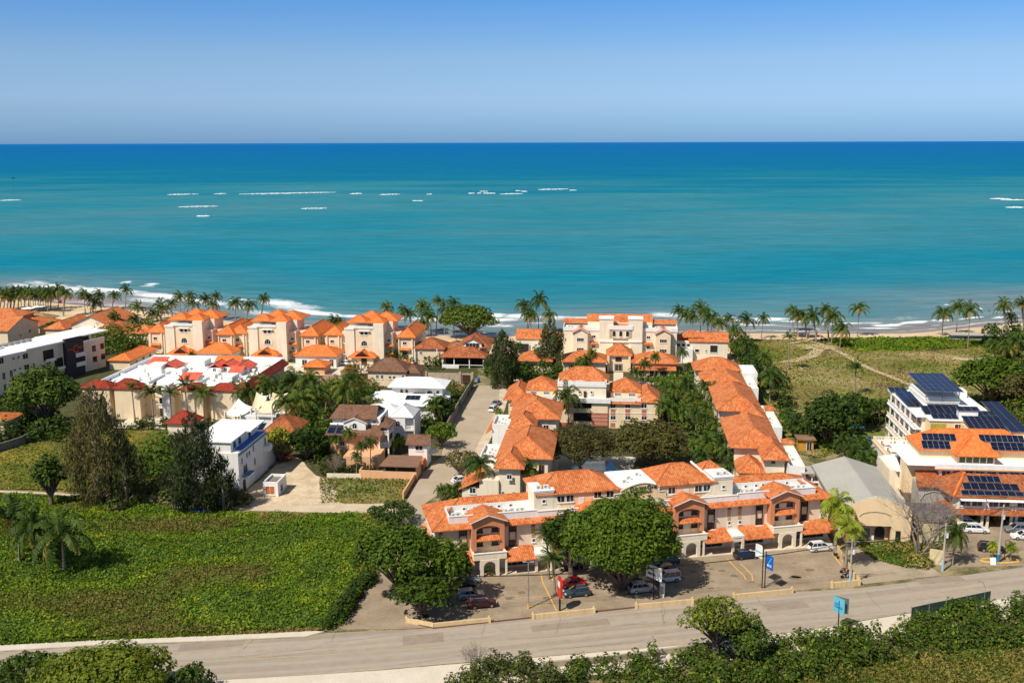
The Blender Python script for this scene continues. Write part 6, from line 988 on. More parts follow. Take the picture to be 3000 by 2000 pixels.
# bare trees
def baretree(h, seed, n=3):
    g = random.Random(seed); mb = MB()
    def grow(p, d, l, r, k):
        q = p + d * l; mb.tube([p, (p + q) / 2 + Vector((g.uniform(-.1, .1), g.uniform(-.1, .1), 0)) * l, q], [r, r * .8, r * .62], 5 if k < 2 else 3, cap=False)
        if k >= 6 or l < .35: return
        for i in range(3 if k < 4 else 2): e = (d + Vector((g.gauss(0, .55), g.gauss(0, .55), g.gauss(.12, .3)))).normalized(); grow(q, e, l * g.uniform(.62, .86), r * .58, k + 1)
    for i in range(n): grow(Vector((g.uniform(-.5, .5), g.uniform(-.5, .5), -.1)), Vector((g.gauss(0, .22), g.gauss(0, .2), 1)).normalized(), h * .25, h * .016, 0)
    return mb
def bare(px, py, h, seed, label, n=3, m=TWIG, name='bare_tree', cat='tree'):
    o = baretree(h, seed, n).build('branches', m); e = empty(name, G_(px, py), 0, label, cat); o.parent = e
bare(2690, 1622, 15.5, 3, 'leafless twisted tree between the warehouse and the crumbling hut', 3); bare(2712, 1600, 11, 5, 'smaller leafless tree beside the twisted one', 2)
bare(985, 1392, 5.6, 7, 'dry bare shrub at the left end of the low white wall', 6, name='bare_shrub', cat='shrub'); bare(1392, 1968, 5.2, 9, 'grey leafless shrub at the bottom centre by the verge', 5, name='bare_shrub', cat='shrub')
# ---- palms
def palmcrown(kind, seed):
    g = random.Random(seed); V = []; Fq = []; mi = []; R = dict(coco=4.8, royal=3.4, bright=3.8, lush=3.6)[kind]; nf = dict(coco=20, royal=15, bright=20, lush=22)[kind]; W_ = dict(coco=.75, royal=.62, bright=.9, lush=.62)[kind]
    wind = Vector((-.30, .05, 0)) if seed % 2 else Vector((.06, 0, 0))
    for k in range(nf):
        a = 2.4 * k + g.uniform(-.25, .25); e = math.radians(80 - 105 * (k / nf) ** .9 + g.uniform(-8, 8)) if kind != 'royal' else math.radians(70 - 75 * (k / nf) + g.uniform(-8, 8)); L = R * g.uniform(.85, 1.12) * (1 - .15 * (k / nf > .8)); n = 7
        p = Vector((0, 0, 0)); d = Vector((math.cos(a) * math.cos(e), math.sin(a) * math.cos(e), math.sin(e))); pts = [p.copy()]
        for i in range(n): p = p + d * L / n; d = (d + Vector((0, 0, -.26 - .10 * i * (kind != 'royal'))) + wind * .5).normalized() if i else d; pts.append(p.copy())
        m = (0 if k < nf * .72 or kind in ('royal', 'lush') else (1 if g.random() < .6 else 0)) if k < nf - 2 else 1
        for i in range(n):
            a0, a1 = pts[i], pts[i + 1]; t = (a1 - a0).normalized(); sd = t.cross(Vector((0, 0, 1))); sd = sd.normalized() if sd.length > .05 else Vector((math.sin(a), -math.cos(a), 0))
            dn = t.cross(sd); dn = -dn if dn.z > 0 else dn; prof = math.sin(math.pi * min(1, .12 + .9 * (i + .5) / n)) ** .6
            for j in range(3):
                f0, f1 = j / 3, (j + .72) / 3
                for s_ in (-1, 1):
                    w1 = W_ * prof * g.uniform(.75, 1.15); q0, q1 = a0.lerp(a1, f0), a0.lerp(a1, f1); tip = sd * s_ * w1 * .86 + dn * w1 * g.uniform(.35, .9) + t * w1 * .45
                    b_ = len(V); V += [q0, q1, q1 + tip, q0 + tip * .96]; Fq.append((b_, b_ + 1, b_ + 2, b_ + 3)); mi.append(m)
    mats_ = [PFB, PFY] if kind == 'bright' else [PF, PFY]; return fastmesh('fronds', np.array([tuple(v) for v in V]), np.array(Fq), mats_, mi)
def trunkmesh(r, bend, seed):   # unit height
    mb = MB(); n = 7; mb.tube([(bend * (i / n) ** 1.7, bend * .35 * math.sin(3 * i / n), i / n) for i in range(n + 1)], [r * (1.5 - .7 * min(1, i / n * 3)) if i < 3 else r * .8 for i in range(n + 1)], 7); o = mb.build('trunk', PBARK, None, True); me = o.data; bpy.data.objects.remove(o); return me, bend
PC = {k: [palmcrown(k, s) for s in range(n)] for k, n in (('coco', 6), ('royal', 4), ('bright', 2), ('lush', 4))}
PT = {k: [trunkmesh(r, b_, i) for i, b_ in enumerate((0, .6, -.7, 1.2))] for k, r in (('coco', .17), ('royal', .24), ('bright', .26), ('lush', .17))}
gp = random.Random(77); palms = []
ORD = ['leftmost', 'second', 'third', 'fourth', 'fifth', 'sixth', 'seventh', 'eighth', 'ninth', 'tenth', 'eleventh', 'twelfth', 'thirteenth', 'fourteenth', 'fifteenth', 'sixteenth', 'seventeenth', 'eighteenth', 'nineteenth', 'twentieth']
ORD += ['twenty-' + o for o in ['first', 'second', 'third', 'fourth', 'fifth', 'sixth', 'seventh', 'eighth', 'ninth']] + ['thirtieth'] + ['thirty-' + o for o in ['first', 'second', 'third', 'fourth', 'fifth', 'sixth', 'seventh', 'eighth', 'ninth']]
def olab(i, kind, place): return (f'leftmost {kind} {place}' if i == 0 else f'{ORD[i]} {kind} from the left {place}')
def palmgroup(kind, word, place, L, s=1., group=None):
    """L: (crown px x, crown px y, base px y[, base px x[, scale]])"""
    for i, q in enumerate(sorted(L, key=lambda q: q[0])):
        cx, cy, by = q[:3]; bx = q[3] if len(q) > 3 and q[3] else cx + (gp.uniform(-9, 9) if kind == 'coco' else gp.uniform(-2, 2)); k = (q[4] if len(q) > 4 else 1.) * s * gp.uniform(.92, 1.08); b0 = G_(bx, by); v = B(None, None, None, (bx, by, 0), yaw=0); tx, tz = v.uz(cx, cy, 0); h = max(2.5, tz - .4)
        e = empty('palm_tree', b0, 0, olab(i, word, place) if len(L) > 1 else f'{word} {place}', 'palm', group or f'palms {place}'); c = PC[kind][gp.randrange(len(PC[kind]))]; ti = 1 if abs(tx) > 1 else gp.randrange(3); tm, bd = PT[kind][0 if abs(tx) < .7 else 3]
        t = link('trunk', tm, e); co = link('crown', c, e); r = k
        if bd and abs(tx) > .7: t.scale = (r, r, h); f_ = tx / (bd * r); t.scale = (tx / bd, r, h); co.location = (tx, bd * .35 * math.sin(3) * r, h)
        else: t.scale = (r, r, h); t.rotation_euler = (0, math.atan2(tx, h), 0); co.location = (tx, 0, h * math.cos(math.atan2(tx, h)))
        co.rotation_euler = (gp.uniform(-.18, .18), gp.uniform(-.18, .18), gp.uniform(-.9, .9) if kind == 'coco' else gp.uniform(0, 6.28)); k *= gp.uniform(.85, 1.15); co.scale = (k, k, k * gp.uniform(.85, 1.2)); palms.append(e)
gl = [(x, 846 + (x * 37 % 23), 903 + (x * 13 % 14)) for x in (-8, 6, 16, 27, 38, 47, 56, 66, 75, 84, 93, 103, 112, 122, 131, 142, 152, 60, 88, 118)]
palmgroup('coco', 'coconut palm', 'in the dense beach grove at far left', gl, .95)
palmgroup('coco', 'coconut palm', 'scattered on the sand before the left surf', [(170, 848, 905), (192, 856, 926, 186), (246, 860, 918, 250), (256, 868, 916, 265), (290, 862, 912), (280, 884, 913), (335, 862, 902), (369, 847, 905), (402, 898, 938), (447, 918, 942), (472, 897, 934)])
palmgroup('coco', 'coconut palm', 'behind the roofs of the left towers', [(503, 886, 930), (525, 868, 930), (556, 862, 932), (564, 884, 936), (600, 874, 934), (633, 866, 936), (624, 890, 938), (690, 884, 940), (730, 890, 946), (772, 872, 942, 766), (978, 938, 962), (992, 940, 962)])
palmgroup('coco', 'coconut palm', 'between orange roofs behind the modern block', [(335, 926, 985, 346), (395, 932, 992, 386), (302, 950, 985), (350, 915, 965)], .9)
palmgroup('coco', 'coconut palm', 'left of the big dome tree on the beach', [(1133, 898, 962), (1182, 906, 968), (1198, 916, 968), (1236, 893, 972), (1262, 926, 980), (1285, 880, 978), (1328, 886, 980), (1250, 915, 976), (1240, 945, 985), (1305, 905, 978)])
palmgroup('coco', 'coconut palm', 'left of the beach hotel roof', [(1535, 892, 980, 1548), (1580, 878, 976, 1577), (1556, 922, 985), (1610, 922, 985), (1548, 915, 984)])
palmgroup('coco', 'coconut palm', 'clustered right of the beach hotel', [(1990, 908, 978), (2010, 920, 982), (2030, 925, 984), (2052, 902, 980), (2068, 915, 986), (2086, 930, 990), (2110, 945, 1000), (2136, 930, 1004), (2150, 965, 1015), (2188, 934, 1005, 2181), (2236, 930, 992)])
palmgroup('coco', 'coconut palm', 'where the meadow meets the beach', [(2322, 910, 985), (2356, 926, 992), (2383, 924, 1008), (2420, 906, 1002, 2427), (2440, 926, 1012), (2466, 960, 1022), (2340, 920, 990), (2517, 900, 985)])
palmgroup('coco', 'tall coconut palm', 'at the beach edge far right', [(2764, 914, 984, 2760), (2806, 897, 978, 2802), (2843, 904, 1022), (2940, 892, 992), (2994, 886, 990), (2962, 925, 985)])
palmgroup('coco', 'short palm', 'in the scrub at the right edge', [(2908, 1010, 1058), (2948, 1012, 1062), (2985, 975, 1030), (2970, 1000, 1050)], .95)
palmgroup('royal', 'slender royal palm', 'alone in the open meadow', [(2313, 983, 1086, 2309), (2508, 1072, 1158, 2503)], 1.)
palmgroup('coco', 'heavy drooping royal palm', 'just right of the right hotel row', [(2256, 1095, 1182)], 1.08)
palmgroup('royal', 'royal palm', 'before the red mansard condominium', [(385, 1128, 1234, 396), (444, 1145, 1236, 450), (497, 1144, 1238, 503), (541, 1122, 1238, 551), (594, 1148, 1240, 600), (328, 1128, 1215), (640, 1150, 1225)], .95)
palmgroup('coco', 'coconut palm', 'in the gardens between red mansards and white villa', [(745, 1112, 1200), (905, 1105, 1216), (985, 1130, 1238, 976), (1036, 1108, 1212), (820, 1125, 1200), (700, 1140, 1215), (960, 1135, 1225), (860, 1120, 1205), (780, 1135, 1215), (930, 1150, 1250), (885, 1165, 1262), (1010, 1140, 1245), (725, 1150, 1235), (835, 1175, 1275)], 1.15)
palmgroup('coco', 'coconut palm', 'in the white villa garden near the street', [(1272, 1185, 1246)], .95)
palmgroup('bright', 'small bright palm', 'beside the peach villa', [(1150, 1300, 1330), (1175, 1290, 1318)], .5)
palmgroup('lush', 'banana like palm', 'in front of the peach villa', [(985, 1282, 1345), (1020, 1262, 1350), (1058, 1300, 1385), (1085, 1290, 1375), (1045, 1330, 1390)], .7)
palmgroup('coco', 'big feathery palm', 'beside the left hotel row', [(1662, 1158, 1262, 1668), (1549, 1368, 1462, 1556), (1408, 1352, 1462)], .98)
palmgroup('lush', 'garden palm', 'in front of the beach hotel', [(1520, 1010, 1055), (1500, 1048, 1092), (1735, 1030, 1092), (1700, 1058, 1100), (1718, 1050, 1096), (1862, 1012, 1050), (1862, 1085, 1128), (1890, 1062, 1120), (1920, 1042, 1110, 1918), (1960, 1025, 1050), (2000, 1028, 1075), (2018, 1070, 1125), (2080, 1025, 1050), (1480, 1040, 1100), (1590, 1062, 1100)], .82)
palmgroup('lush', 'garden palm', 'along the left side of the right hotel row', [(1945, 1120, 1185), (1975, 1135, 1190), (2010, 1110, 1190), (2030, 1160, 1235), (2062, 1125, 1210), (2085, 1140, 1215), (2000, 1195, 1260), (1960, 1190, 1262), (2040, 1205, 1285), (2070, 1190, 1270), (2095, 1235, 1310), (2110, 1280, 1350), (2075, 1290, 1360), (2130, 1320, 1398), (2150, 1345, 1405), (2060, 1335, 1395), (1940, 1185, 1260), (2015, 1130, 1200)], 1.)
palmgroup('lush', 'garden palm', 'between meadow and right hotel row', [(2160, 1010, 1060), (2190, 1030, 1075), (2215, 1055, 1105), (2240, 1045, 1110), (2280, 1110, 1175), (2330, 1235, 1290), (2360, 1250, 1300)], .9)
palmgroup('lush', 'areca palm', 'in the hedge behind the hotel lawn', [(2440, 1175, 1240), (2458, 1185, 1245), (2475, 1178, 1245), (2495, 1180, 1245), (2515, 1182, 1246), (2535, 1178, 1246), (2555, 1182, 1246), (2575, 1178, 1246), (2595, 1180, 1246), (2612, 1186, 1250), (2620, 1250, 1290)], .8)
palmgroup('lush', 'palm', 'by the hotel pool behind the warehouse', [(2470, 1285, 1345), (2492, 1300, 1355), (2520, 1290, 1350), (2540, 1310, 1362), (2556, 1330, 1380), (2505, 1325, 1370), (2530, 1345, 1385)], .95)
palmgroup('royal', 'small royal palm', 'on the parking lot island', [(1602, 1562, 1695, 1608), (1619, 1630, 1745, 1627)], .92)
palmgroup('bright', 'bright yellow green palm', 'at the right end of the parking lot', [(2457, 1482, 1616, 2446), (2487, 1542, 1662, 2476)], 1.02)
palmgroup('bright', 'small bright palm', 'behind the broad tree at the shop corner', [(1316, 1592, 1690), (1338, 1630, 1705)], .6)
palmgroup('lush', 'bushy palm', 'on the kerb island by the right hotel entrance', [(2798, 1560, 1655, 2790)], 1.05)
palmgroup('coco', 'large coconut palm', 'in the lower left field', [(28, 1508, 1648, 58), (95, 1540, 1662, 100), (182, 1556, 1676, 188)], 1.5)
palmgroup('bright', 'low palm', 'around the kerb island pole', [(2908, 1622, 1640), (2962, 1622, 1642)], .42)
palmgroup('lush', 'low palm', 'in the bed between street and shop building', [(1292, 1445, 1472), (1318, 1440, 1468), (1345, 1435, 1465), (1370, 1425, 1462)], .7)
palmgroup('lush', 'small palm', 'on the parapet side of the left tower', [(595, 985, 1030), (560, 1033, 1062), (660, 1038, 1062), (1030, 1010, 1040)], .6)
palmgroup('lush', 'small palm', 'peeping over the bottom left tree', [(72, 1928, 2010)], .6)
LF_F2 = leafmat('young_vine_leaves', (.07, .11, .006), (.18, .25, .010), (.34, .34, .02), sc_=.2, tr=.1)
# ---- shrubbery, hedges and fields that nobody could count
def bushes(name, poly, n, r, h, m, leaf, dens, seed, z0=0., up=.5, edge=0):
    g = rng(seed); w_ = W(poly); c = sample(w_, n, g); L = []
    for x, y in c: rr = g.uniform(*r); hh = g.uniform(*h) * (.7 + .6 * float(vnoise(np.array([x * .1]), np.array([y * .1]), seed)[0])); L.append((x, y, z0 + hh * .45, rr, rr, hh * .55))
    V, Fq = leafcloud(L, leaf, dens, g, up=up, thick=.35); return tag(link(name, fastmesh(name, V, Fq, [m] if not isinstance(m, list) else m, None if not isinstance(m, list) else (g.random(len(Fq)) * len(m)).astype(int))), kind='stuff')
MIXL = [LF_LUSH, LF_DARK, LF_GREEN]
FLOW = leafmat('bougainvillea', (.25, .03, .12), (.55, .06, .05), (.6, .15, .03), sc_=.15)
bushes('shrubbery', [(250, 1052), (290, 985), (325, 950), (462, 968), (452, 1012), (400, 1020), (340, 1042)], 42, (2, 4), (3, 7), [LF_LUSH, LF_GREEN], .5, .42, 51)
bushes('shrubbery', [(660, 1210), (700, 1170), (850, 1130), (960, 1140), (1090, 1150), (1120, 1200), (960, 1240), (962, 1330), (935, 1350), (880, 1330), (885, 1240), (800, 1210)], 110, (1.6, 3.4), (2.4, 6.5), MIXL, .42, .42, 52)
bushes('shrubbery', [(1010, 1085), (1075, 1075), (1085, 1130), (1150, 1160), (1100, 1170), (1010, 1150)], 22, (1.2, 2.4), (2, 4), [LF_LUSH, LF_GREEN, FLOW], .38, .42, 53)
bushes('shrubbery', [(1120, 1035), (1200, 1020), (1290, 1055), (1330, 1080), (1300, 1095), (1200, 1065), (1130, 1075)], 34, (1.4, 2.8), (2.4, 5), [LF_LUSH, LF_DARK], .42, .42, 54)
bushes('shrubbery', [(1420, 1060), (1560, 1075), (1620, 1090), (1750, 1098), (1700, 1120), (1640, 1110), (1590, 1130), (1500, 1150), (1430, 1110)], 60, (1.3, 2.8), (2, 5), MIXL, .42, .42, 55)
bushes('shrubbery', [(1850, 1112), (1960, 1108), (2060, 1100), (2100, 1180), (2105, 1260), (2150, 1330), (2165, 1410), (2060, 1405), (2030, 1330), (2000, 1240), (1945, 1250), (1945, 1150)], 95, (1.4, 2.8), (1.6, 4.5), MIXL, .40, .42, 56)
bushes('shrubbery', [(2130, 995), (2200, 1015), (2285, 1120), (2300, 1180), (2330, 1250), (2385, 1290), (2400, 1350), (2340, 1335), (2280, 1210), (2215, 1110), (2160, 1060)], 70, (1.5, 3.2), (2, 5.5), [LF_DARK, LF_LUSH], .45, .4, 57)
bushes('shrubbery', [(2400, 1225), (2625, 1225), (2622, 1252), (2500, 1250), (2470, 1300), (2500, 1345), (2440, 1340), (2400, 1300)], 50, (1.5, 2.6), (2, 5.5), [LF_LUSH, LF_GREEN], .42, .42, 58)
bushes('shrubbery', [(2870, 1180), (3080, 1160), (3080, 1330), (3010, 1290), (2960, 1240)], 60, (1.6, 3.4), (2.4, 6), [LF_OLIVE, LF_DARK, LF_GREEN], .45, .42, 59)
bushes('shrubbery', [(2870, 985), (3080, 975), (3080, 1090), (2990, 1080), (2910, 1040)], 60, (1.6, 3.4), (2, 6), [LF_GREEN, LF_DARK], .5, .4, 60)
bushes('shrubbery', [(1320, 1120), (1372, 1140), (1338, 1195), (1292, 1262), (1240, 1262), (1262, 1200)], 30, (1.2, 2.2), (1.6, 3.6), MIXL, .36, .42, 61)
bushes('hedge', [(378, 1243), (720, 1246), (720, 1262), (378, 1260)], 70, (.9, 1.3), (1.2, 2.2), [LF_DARK, LF_OLIVE], .34, .45, 62)
bushes('shrubbery', [(-40, 1190), (60, 1200), (200, 1265), (260, 1280), (180, 1300), (60, 1290), (-40, 1320)], 60, (1.6, 3.4), (2, 6.5), [LF_DARK, LF_LUSH], .42, .42, 63)
bushes('undergrowth', [(380, 1425), (560, 1440), (720, 1465), (740, 1490), (560, 1490), (440, 1470), (330, 1500), (300, 1470)], 60, (1.2, 2.4), (1.5, 4.5), [LF_DARK, LF_PINE], .34, .42, 64)
bushes('undergrowth', [(430, 1330), (530, 1290), (560, 1330), (560, 1430), (430, 1440)], 40, (1.4, 2.8), (2, 6), [LF_DARK, LF_GREEN], .36, .42, 65)
bushes('shrubbery', [(920, 1345), (975, 1330), (1060, 1350), (1090, 1375), (1085, 1395), (945, 1396)], 36, (.9, 1.8), (1, 3.4), [LF_LUSH, LF_OLIVE, LF_GREEN], .3, .42, 66)
bushes('shrubbery', [(1130, 1262), (1190, 1262), (1200, 1300), (1150, 1325), (1125, 1300)], 18, (.9, 1.8), (1, 3.2), [LF_LUSH, LF_GREEN], .32, .42, 67)
bushes('shrubbery', [(1275, 1462), (1390, 1440), (1470, 1452), (1560, 1462), (1560, 1475), (1280, 1482)], 34, (.7, 1.3), (.8, 2), [LF_GREEN, LF_BRIGHT, LF_DARK], .3, .42, 68)
bushes('shrubbery', [(1440, 1200), (1480, 1195), (1482, 1260), (1452, 1300), (1430, 1300)], 16, (.7, 1.2), (.8, 2), [LF_GREEN], .3, .42, 69)
bushes('hedge', [(1003, 1830), (1062, 1735), (1108, 1695), (1075, 1690), (1030, 1730), (975, 1820), (940, 1850)], 80, (.7, 1.3), (1., 2.2), [LF_DARK, LF_GREEN], .22, .42, 70)
bushes('scrub', [(2640, 1600), (2700, 1580), (2720, 1640), (2730, 1665), (2690, 1670), (2650, 1640), (2590, 1610), (2600, 1595)], 44, (.7, 1.4), (.6, 1.8), [LF_GREEN, LF_DRY], .22, .4, 71)
bushes('undergrowth', [(1650, 2010), (1690, 1945), (1850, 1938), (2000, 1925), (2130, 1915), (2250, 1900), (2350, 1880), (2500, 1862), (2700, 1828), (2900, 1795), (3100, 1762), (3200, 1850), (3000, 1895), (2700, 1930), (2400, 1975), (2200, 2060), (1900, 2060)], 430, (.6, 1.8), (.9, 3.5), [LF_DARK, LF_GREEN, LF_DARK, LF_F2, LF_LUSH, LF_OLIVE], .23, .42, 72)
bushes('undergrowth', [(2640, 1842), (2700, 1830), (2780, 1812), (2860, 1798), (2870, 1812), (2700, 1850)], 34, (.7, 1.5), (1.4, 3.4), [LF_DARK, LF_GREEN, LF_LUSH], .23, .42, 75)
bushes('undergrowth', [(1300, 2040), (1330, 1985), (1450, 1955), (1560, 1960), (1640, 2000), (1660, 2060)], 60, (.8, 1.8), (1, 3), [LF_OLIVE, LF_BRIGHT, leafmat('grey_green', (.05, .07, .02), (.15, .17, .05))], .22, .42, 73)
bushes('undergrowth', [(-100, 2080), (-60, 1990), (150, 1990), (480, 2010), (620, 2030), (620, 2110)], 70, (1, 2), (1, 2.6), [LF_GREEN, LF_OLIVE], .26, .42, 74)
# open ground: bumpy vine field, meadow, lots
def fieldmesh(name, poly, step, amp, m, z=.03, seed=1):
    w_ = W(poly); p = np.array(w_); lo, hi = p.min(0) - step, p.max(0) + step; xs = np.arange(lo[0], hi[0], step); yy = np.arange(lo[1], hi[1], step); X, Y = np.meshgrid(xs, yy); Z = z + amp * fbm(X * .35, Y * .35, 4, seed) * 1.2
    ins = inpoly(X, Y, w_); k = X.shape[1]; i = np.arange((X.shape[0] - 1) * k).reshape(-1, k)[:, :-1].ravel(); ok = ins.ravel()[i] & ins.ravel()[i + 1] & ins.ravel()[i + k] & ins.ravel()[i + k + 1]; i = i[ok]
    me = fastmesh(name, np.stack([X, Y, Z], -1).reshape(-1, 3), np.stack([i, i + 1, i + k + 1, i + k], 1), [m], smooth=True); return tag(link(name, me), kind='structure')
def blades(name, poly, n, size, hmax, mats_, seed, up=.35, clump=.3, z=.03):
    g = rng(seed); w_ = W(poly); c = sample(w_, n, g); hz = fbm(c[:, 0] * .35, c[:, 1] * .35, 4, seed); keep = g.random(n) < .35 + 1.1 * vnoise(c[:, 0] * clump, c[:, 1] * clump, seed + 3); c, hz = c[keep], hz[keep]
    p = np.column_stack([c, z + hmax * hz * (.35 + .9 * g.random(len(c)))]); V, Fq = quads(p, size, g, up, 1.8); mi = None
    if len(mats_) > 1: q = vnoise(c[:, 0] * .09, c[:, 1] * .09, seed + 8) * .75 + .25 * g.random(len(c)); mi = np.clip((q - .15) / .7 * len(mats_), 0, len(mats_) - 1).astype(int)
    return tag(link(name, fastmesh(name, V, Fq, mats_, mi)), kind='stuff')
FLD = [(-420, 1925), (-420, 1455), (0, 1448), (150, 1456), (330, 1462), (440, 1478), (560, 1495), (755, 1505), (1000, 1508), (1172, 1510), (1120, 1560), (1118, 1640), (1105, 1690), (1060, 1732), (1002, 1826), (944, 1848), (900, 1845), (600, 1860), (300, 1871), (0, 1886)]
fieldmesh('field', FLD, .8, .5, mat('vine_ground', (.04, .075, .01), .95, .3, .4, col2=(.10, .16, .02)), seed=5)
LF_F2 = leafmat('young_vine_leaves', (.07, .11, .006), (.18, .25, .010), (.34, .34, .02), sc_=.2, tr=.1); blades('ground_vines', FLD, 330000, .19, 1.1, [LF_FIELD, LF_DARK, LF_FIELD, LF_F2, LF_GREEN, leafmat('brown_weeds', (.09, .09, .02), (.20, .17, .04), sc_=.2)], 5, up=.9, clump=.5)
blades('ground_vines', [(700, 1508), (1165, 1512), (1120, 1545), (1000, 1550), (740, 1540)], 16000, .2, .9, [LF_BRIGHT, LF_DRY, LF_FIELD], 6, up=.5)
LFT = [(-150, 1432), (-150, 1330), (60, 1310), (200, 1262), (420, 1262), (720, 1268), (640, 1330), (560, 1440), (330, 1445), (0, 1434)]
fieldmesh('meadow', LFT, 1.2, .3, mat('left_meadow', (.08, .10, .015), .95, .3, .07, col2=(.26, .19, .03), thr=(.4, .62), fine=(1.5, .3)), seed=7)
blades('meadow_grass', LFT, 40000, .22, .5, [LF_FIELD, LF_BRIGHT, LF_DRY, LF_F2], 7, up=.9)
MDW = [(2120, 996), (2166, 996), (2320, 996), (2485, 991), (2655, 989), (2783, 988), (2910, 990), (3400, 980), (3400, 1330), (2990, 1330), (2900, 1200), (2640, 1240), (2500, 1250), (2440, 1330), (2400, 1345), (2330, 1330), (2240, 1180), (2180, 1080)]
fieldmesh('meadow', MDW, 1.6, .3, mat('dry_meadow', (.15, .15, .03), .95, .3, .04, col2=(.38, .28, .14), thr=(.38, .66), fine=(.8, .35)), z=.06, seed=9)
blades('meadow_grass', MDW, 110000, .34, .55, [LF_F2, LF_BRIGHT, LF_MEADOW, LF_DRY, LF_MEADOW, leafmat('purple_grass', (.14, .09, .06), (.26, .18, .13), (.3, .24, .16), sc_=.1)], 9, up=.9, clump=.08)
blades('beach_vines', [(2400, 996), (2485, 993), (2655, 991), (2783, 990), (2930, 992), (2940, 1015), (2700, 1030), (2500, 1030)], 18000, .45, 1., [LF_BRIGHT, LF_FIELD, LF_F2], 10, up=.7)
SPATH = mat('sandy_path', (.38, .29, .16), .95, .12, .3, col2=(.54, .43, .28), thr=(.3, .7)); mb = MB(); ribbon(mb, [(2310, 1010), (2370, 1000), (2430, 1020), (2480, 1045), (2540, 1080), (2620, 1112), (2690, 1140)], 2.2, .46); ribbon(mb, [(2290, 1066), (2330, 1060), (2380, 1045), (2400, 1025)], 4, .45); ribbon(mb, [(2345, 1020), (2400, 1016), (2440, 1024)], 8, .44); ribbon(mb, [(2790, 1052), (2850, 1058), (2920, 1052)], 5, .44); tag(mb.build('path', SPATH), kind='structure')
blades('path_weeds', [(2290, 1000), (2440, 1000), (2560, 1075), (2720, 1140), (2640, 1150), (2450, 1060), (2290, 1085)], 2500, .26, .3, [LF_MEADOW, LF_DRY, LF_F2], 16, up=.9, clump=.3, z=.42)
blades('lawn_weeds', [(935, 1402), (1210, 1402), (1183, 1460), (1163, 1472), (1000, 1474), (940, 1474)], 7000, .18, .5, [LF_BRIGHT, LF_FIELD, LF_DRY], 12, up=.5)
flat('vacant_lot', [(2470, 1590), (2650, 1590), (2735, 1665), (2760, 1685), (2516, 1712)], .03, mat('gravel_lot', (.30, .24, .16), .95, .2, .3, col2=(.42, .34, .25), fine=(4, .15)), t=0)
blades('weeds', [(2500, 1595), (2640, 1592), (2720, 1660), (2660, 1665), (2560, 1640)], 7000, .2, .5, [LF_GREEN, LF_FIELD, LF_DRY], 13, up=.5)
blades('edge_weeds', [(-200, 1893), (0, 1884), (300, 1869), (600, 1858), (900, 1842), (945, 1848), (900, 1851), (600, 1865), (300, 1877), (0, 1892), (-200, 1902)], 9000, .16, .5, [LF_FIELD, LF_F2, LF_DRY], 15, up=.5, clump=1.2, z=.1)
flat('grass_corner', [(1700, 2080), (1900, 1990), (2400, 1950), (2900, 1880), (3400, 1800), (3400, 2100), (1700, 2300)], .09, mat('corner_ground', (.07, .10, .02), .95, .3, .3, col2=(.24, .19, .06), fine=(2, .3)), t=0)
blades('verge_weeds', [(1700, 2040), (2200, 1990), (2700, 1910), (3200, 1830), (3200, 2000), (2500, 2100), (1700, 2120)], 60000, .2, .9, [LF_FIELD, LF_DRY, LF_GREEN, LF_BRIGHT], 14, up=.6)
# planting soil under the gardens so no bare tan shows between shrubs
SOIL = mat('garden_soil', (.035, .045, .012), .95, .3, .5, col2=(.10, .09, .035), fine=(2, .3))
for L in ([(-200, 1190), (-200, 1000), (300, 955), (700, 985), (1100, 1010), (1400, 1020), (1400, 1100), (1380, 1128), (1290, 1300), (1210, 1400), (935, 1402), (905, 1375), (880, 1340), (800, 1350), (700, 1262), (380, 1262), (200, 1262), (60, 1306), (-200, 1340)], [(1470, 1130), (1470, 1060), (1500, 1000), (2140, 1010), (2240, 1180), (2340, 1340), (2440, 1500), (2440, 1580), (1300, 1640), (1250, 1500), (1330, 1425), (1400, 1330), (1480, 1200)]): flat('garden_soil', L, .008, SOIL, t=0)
print('veg ok', len(palms))
# ================================================================ vehicles
def paint(name, c, rough=.25, metal=.0): return mat(name, c, rough, .03, 2., spec=.6, metal=metal)
PT_ = dict(red=paint('red_paint', (.55, .015, .01)), maroon=paint('maroon_paint', (.05, .006, .009)), white=paint('white_car_paint', (.75, .75, .74)), silver=paint('silver_paint', (.42, .43, .44), .3, .4), slate=paint('slate_paint', (.035, .055, .065)), black=paint('black_paint', (.012, .013, .016)), navy=paint('navy_paint', (.012, .02, .045)), grey=paint('grey_paint', (.22, .23, .24), .3, .3), blue=paint('bright_blue_paint', (.02, .1, .45)))
TYR = mat('tyre_rubber', (.02, .02, .02), .9, .1, 1.); RIM = mat('alloy_rim', (.5, .5, .52), .35, .05, 1., metal=.7); HL = mat('headlight_glass', (.7, .72, .75), .1, .02, 1., spec=.8); TL = mat('tail_light', (.4, .01, .01), .2, .02, 1.); CG = mat('car_glass', (.012, .015, .018), .06, .1, 1., spec=.8)
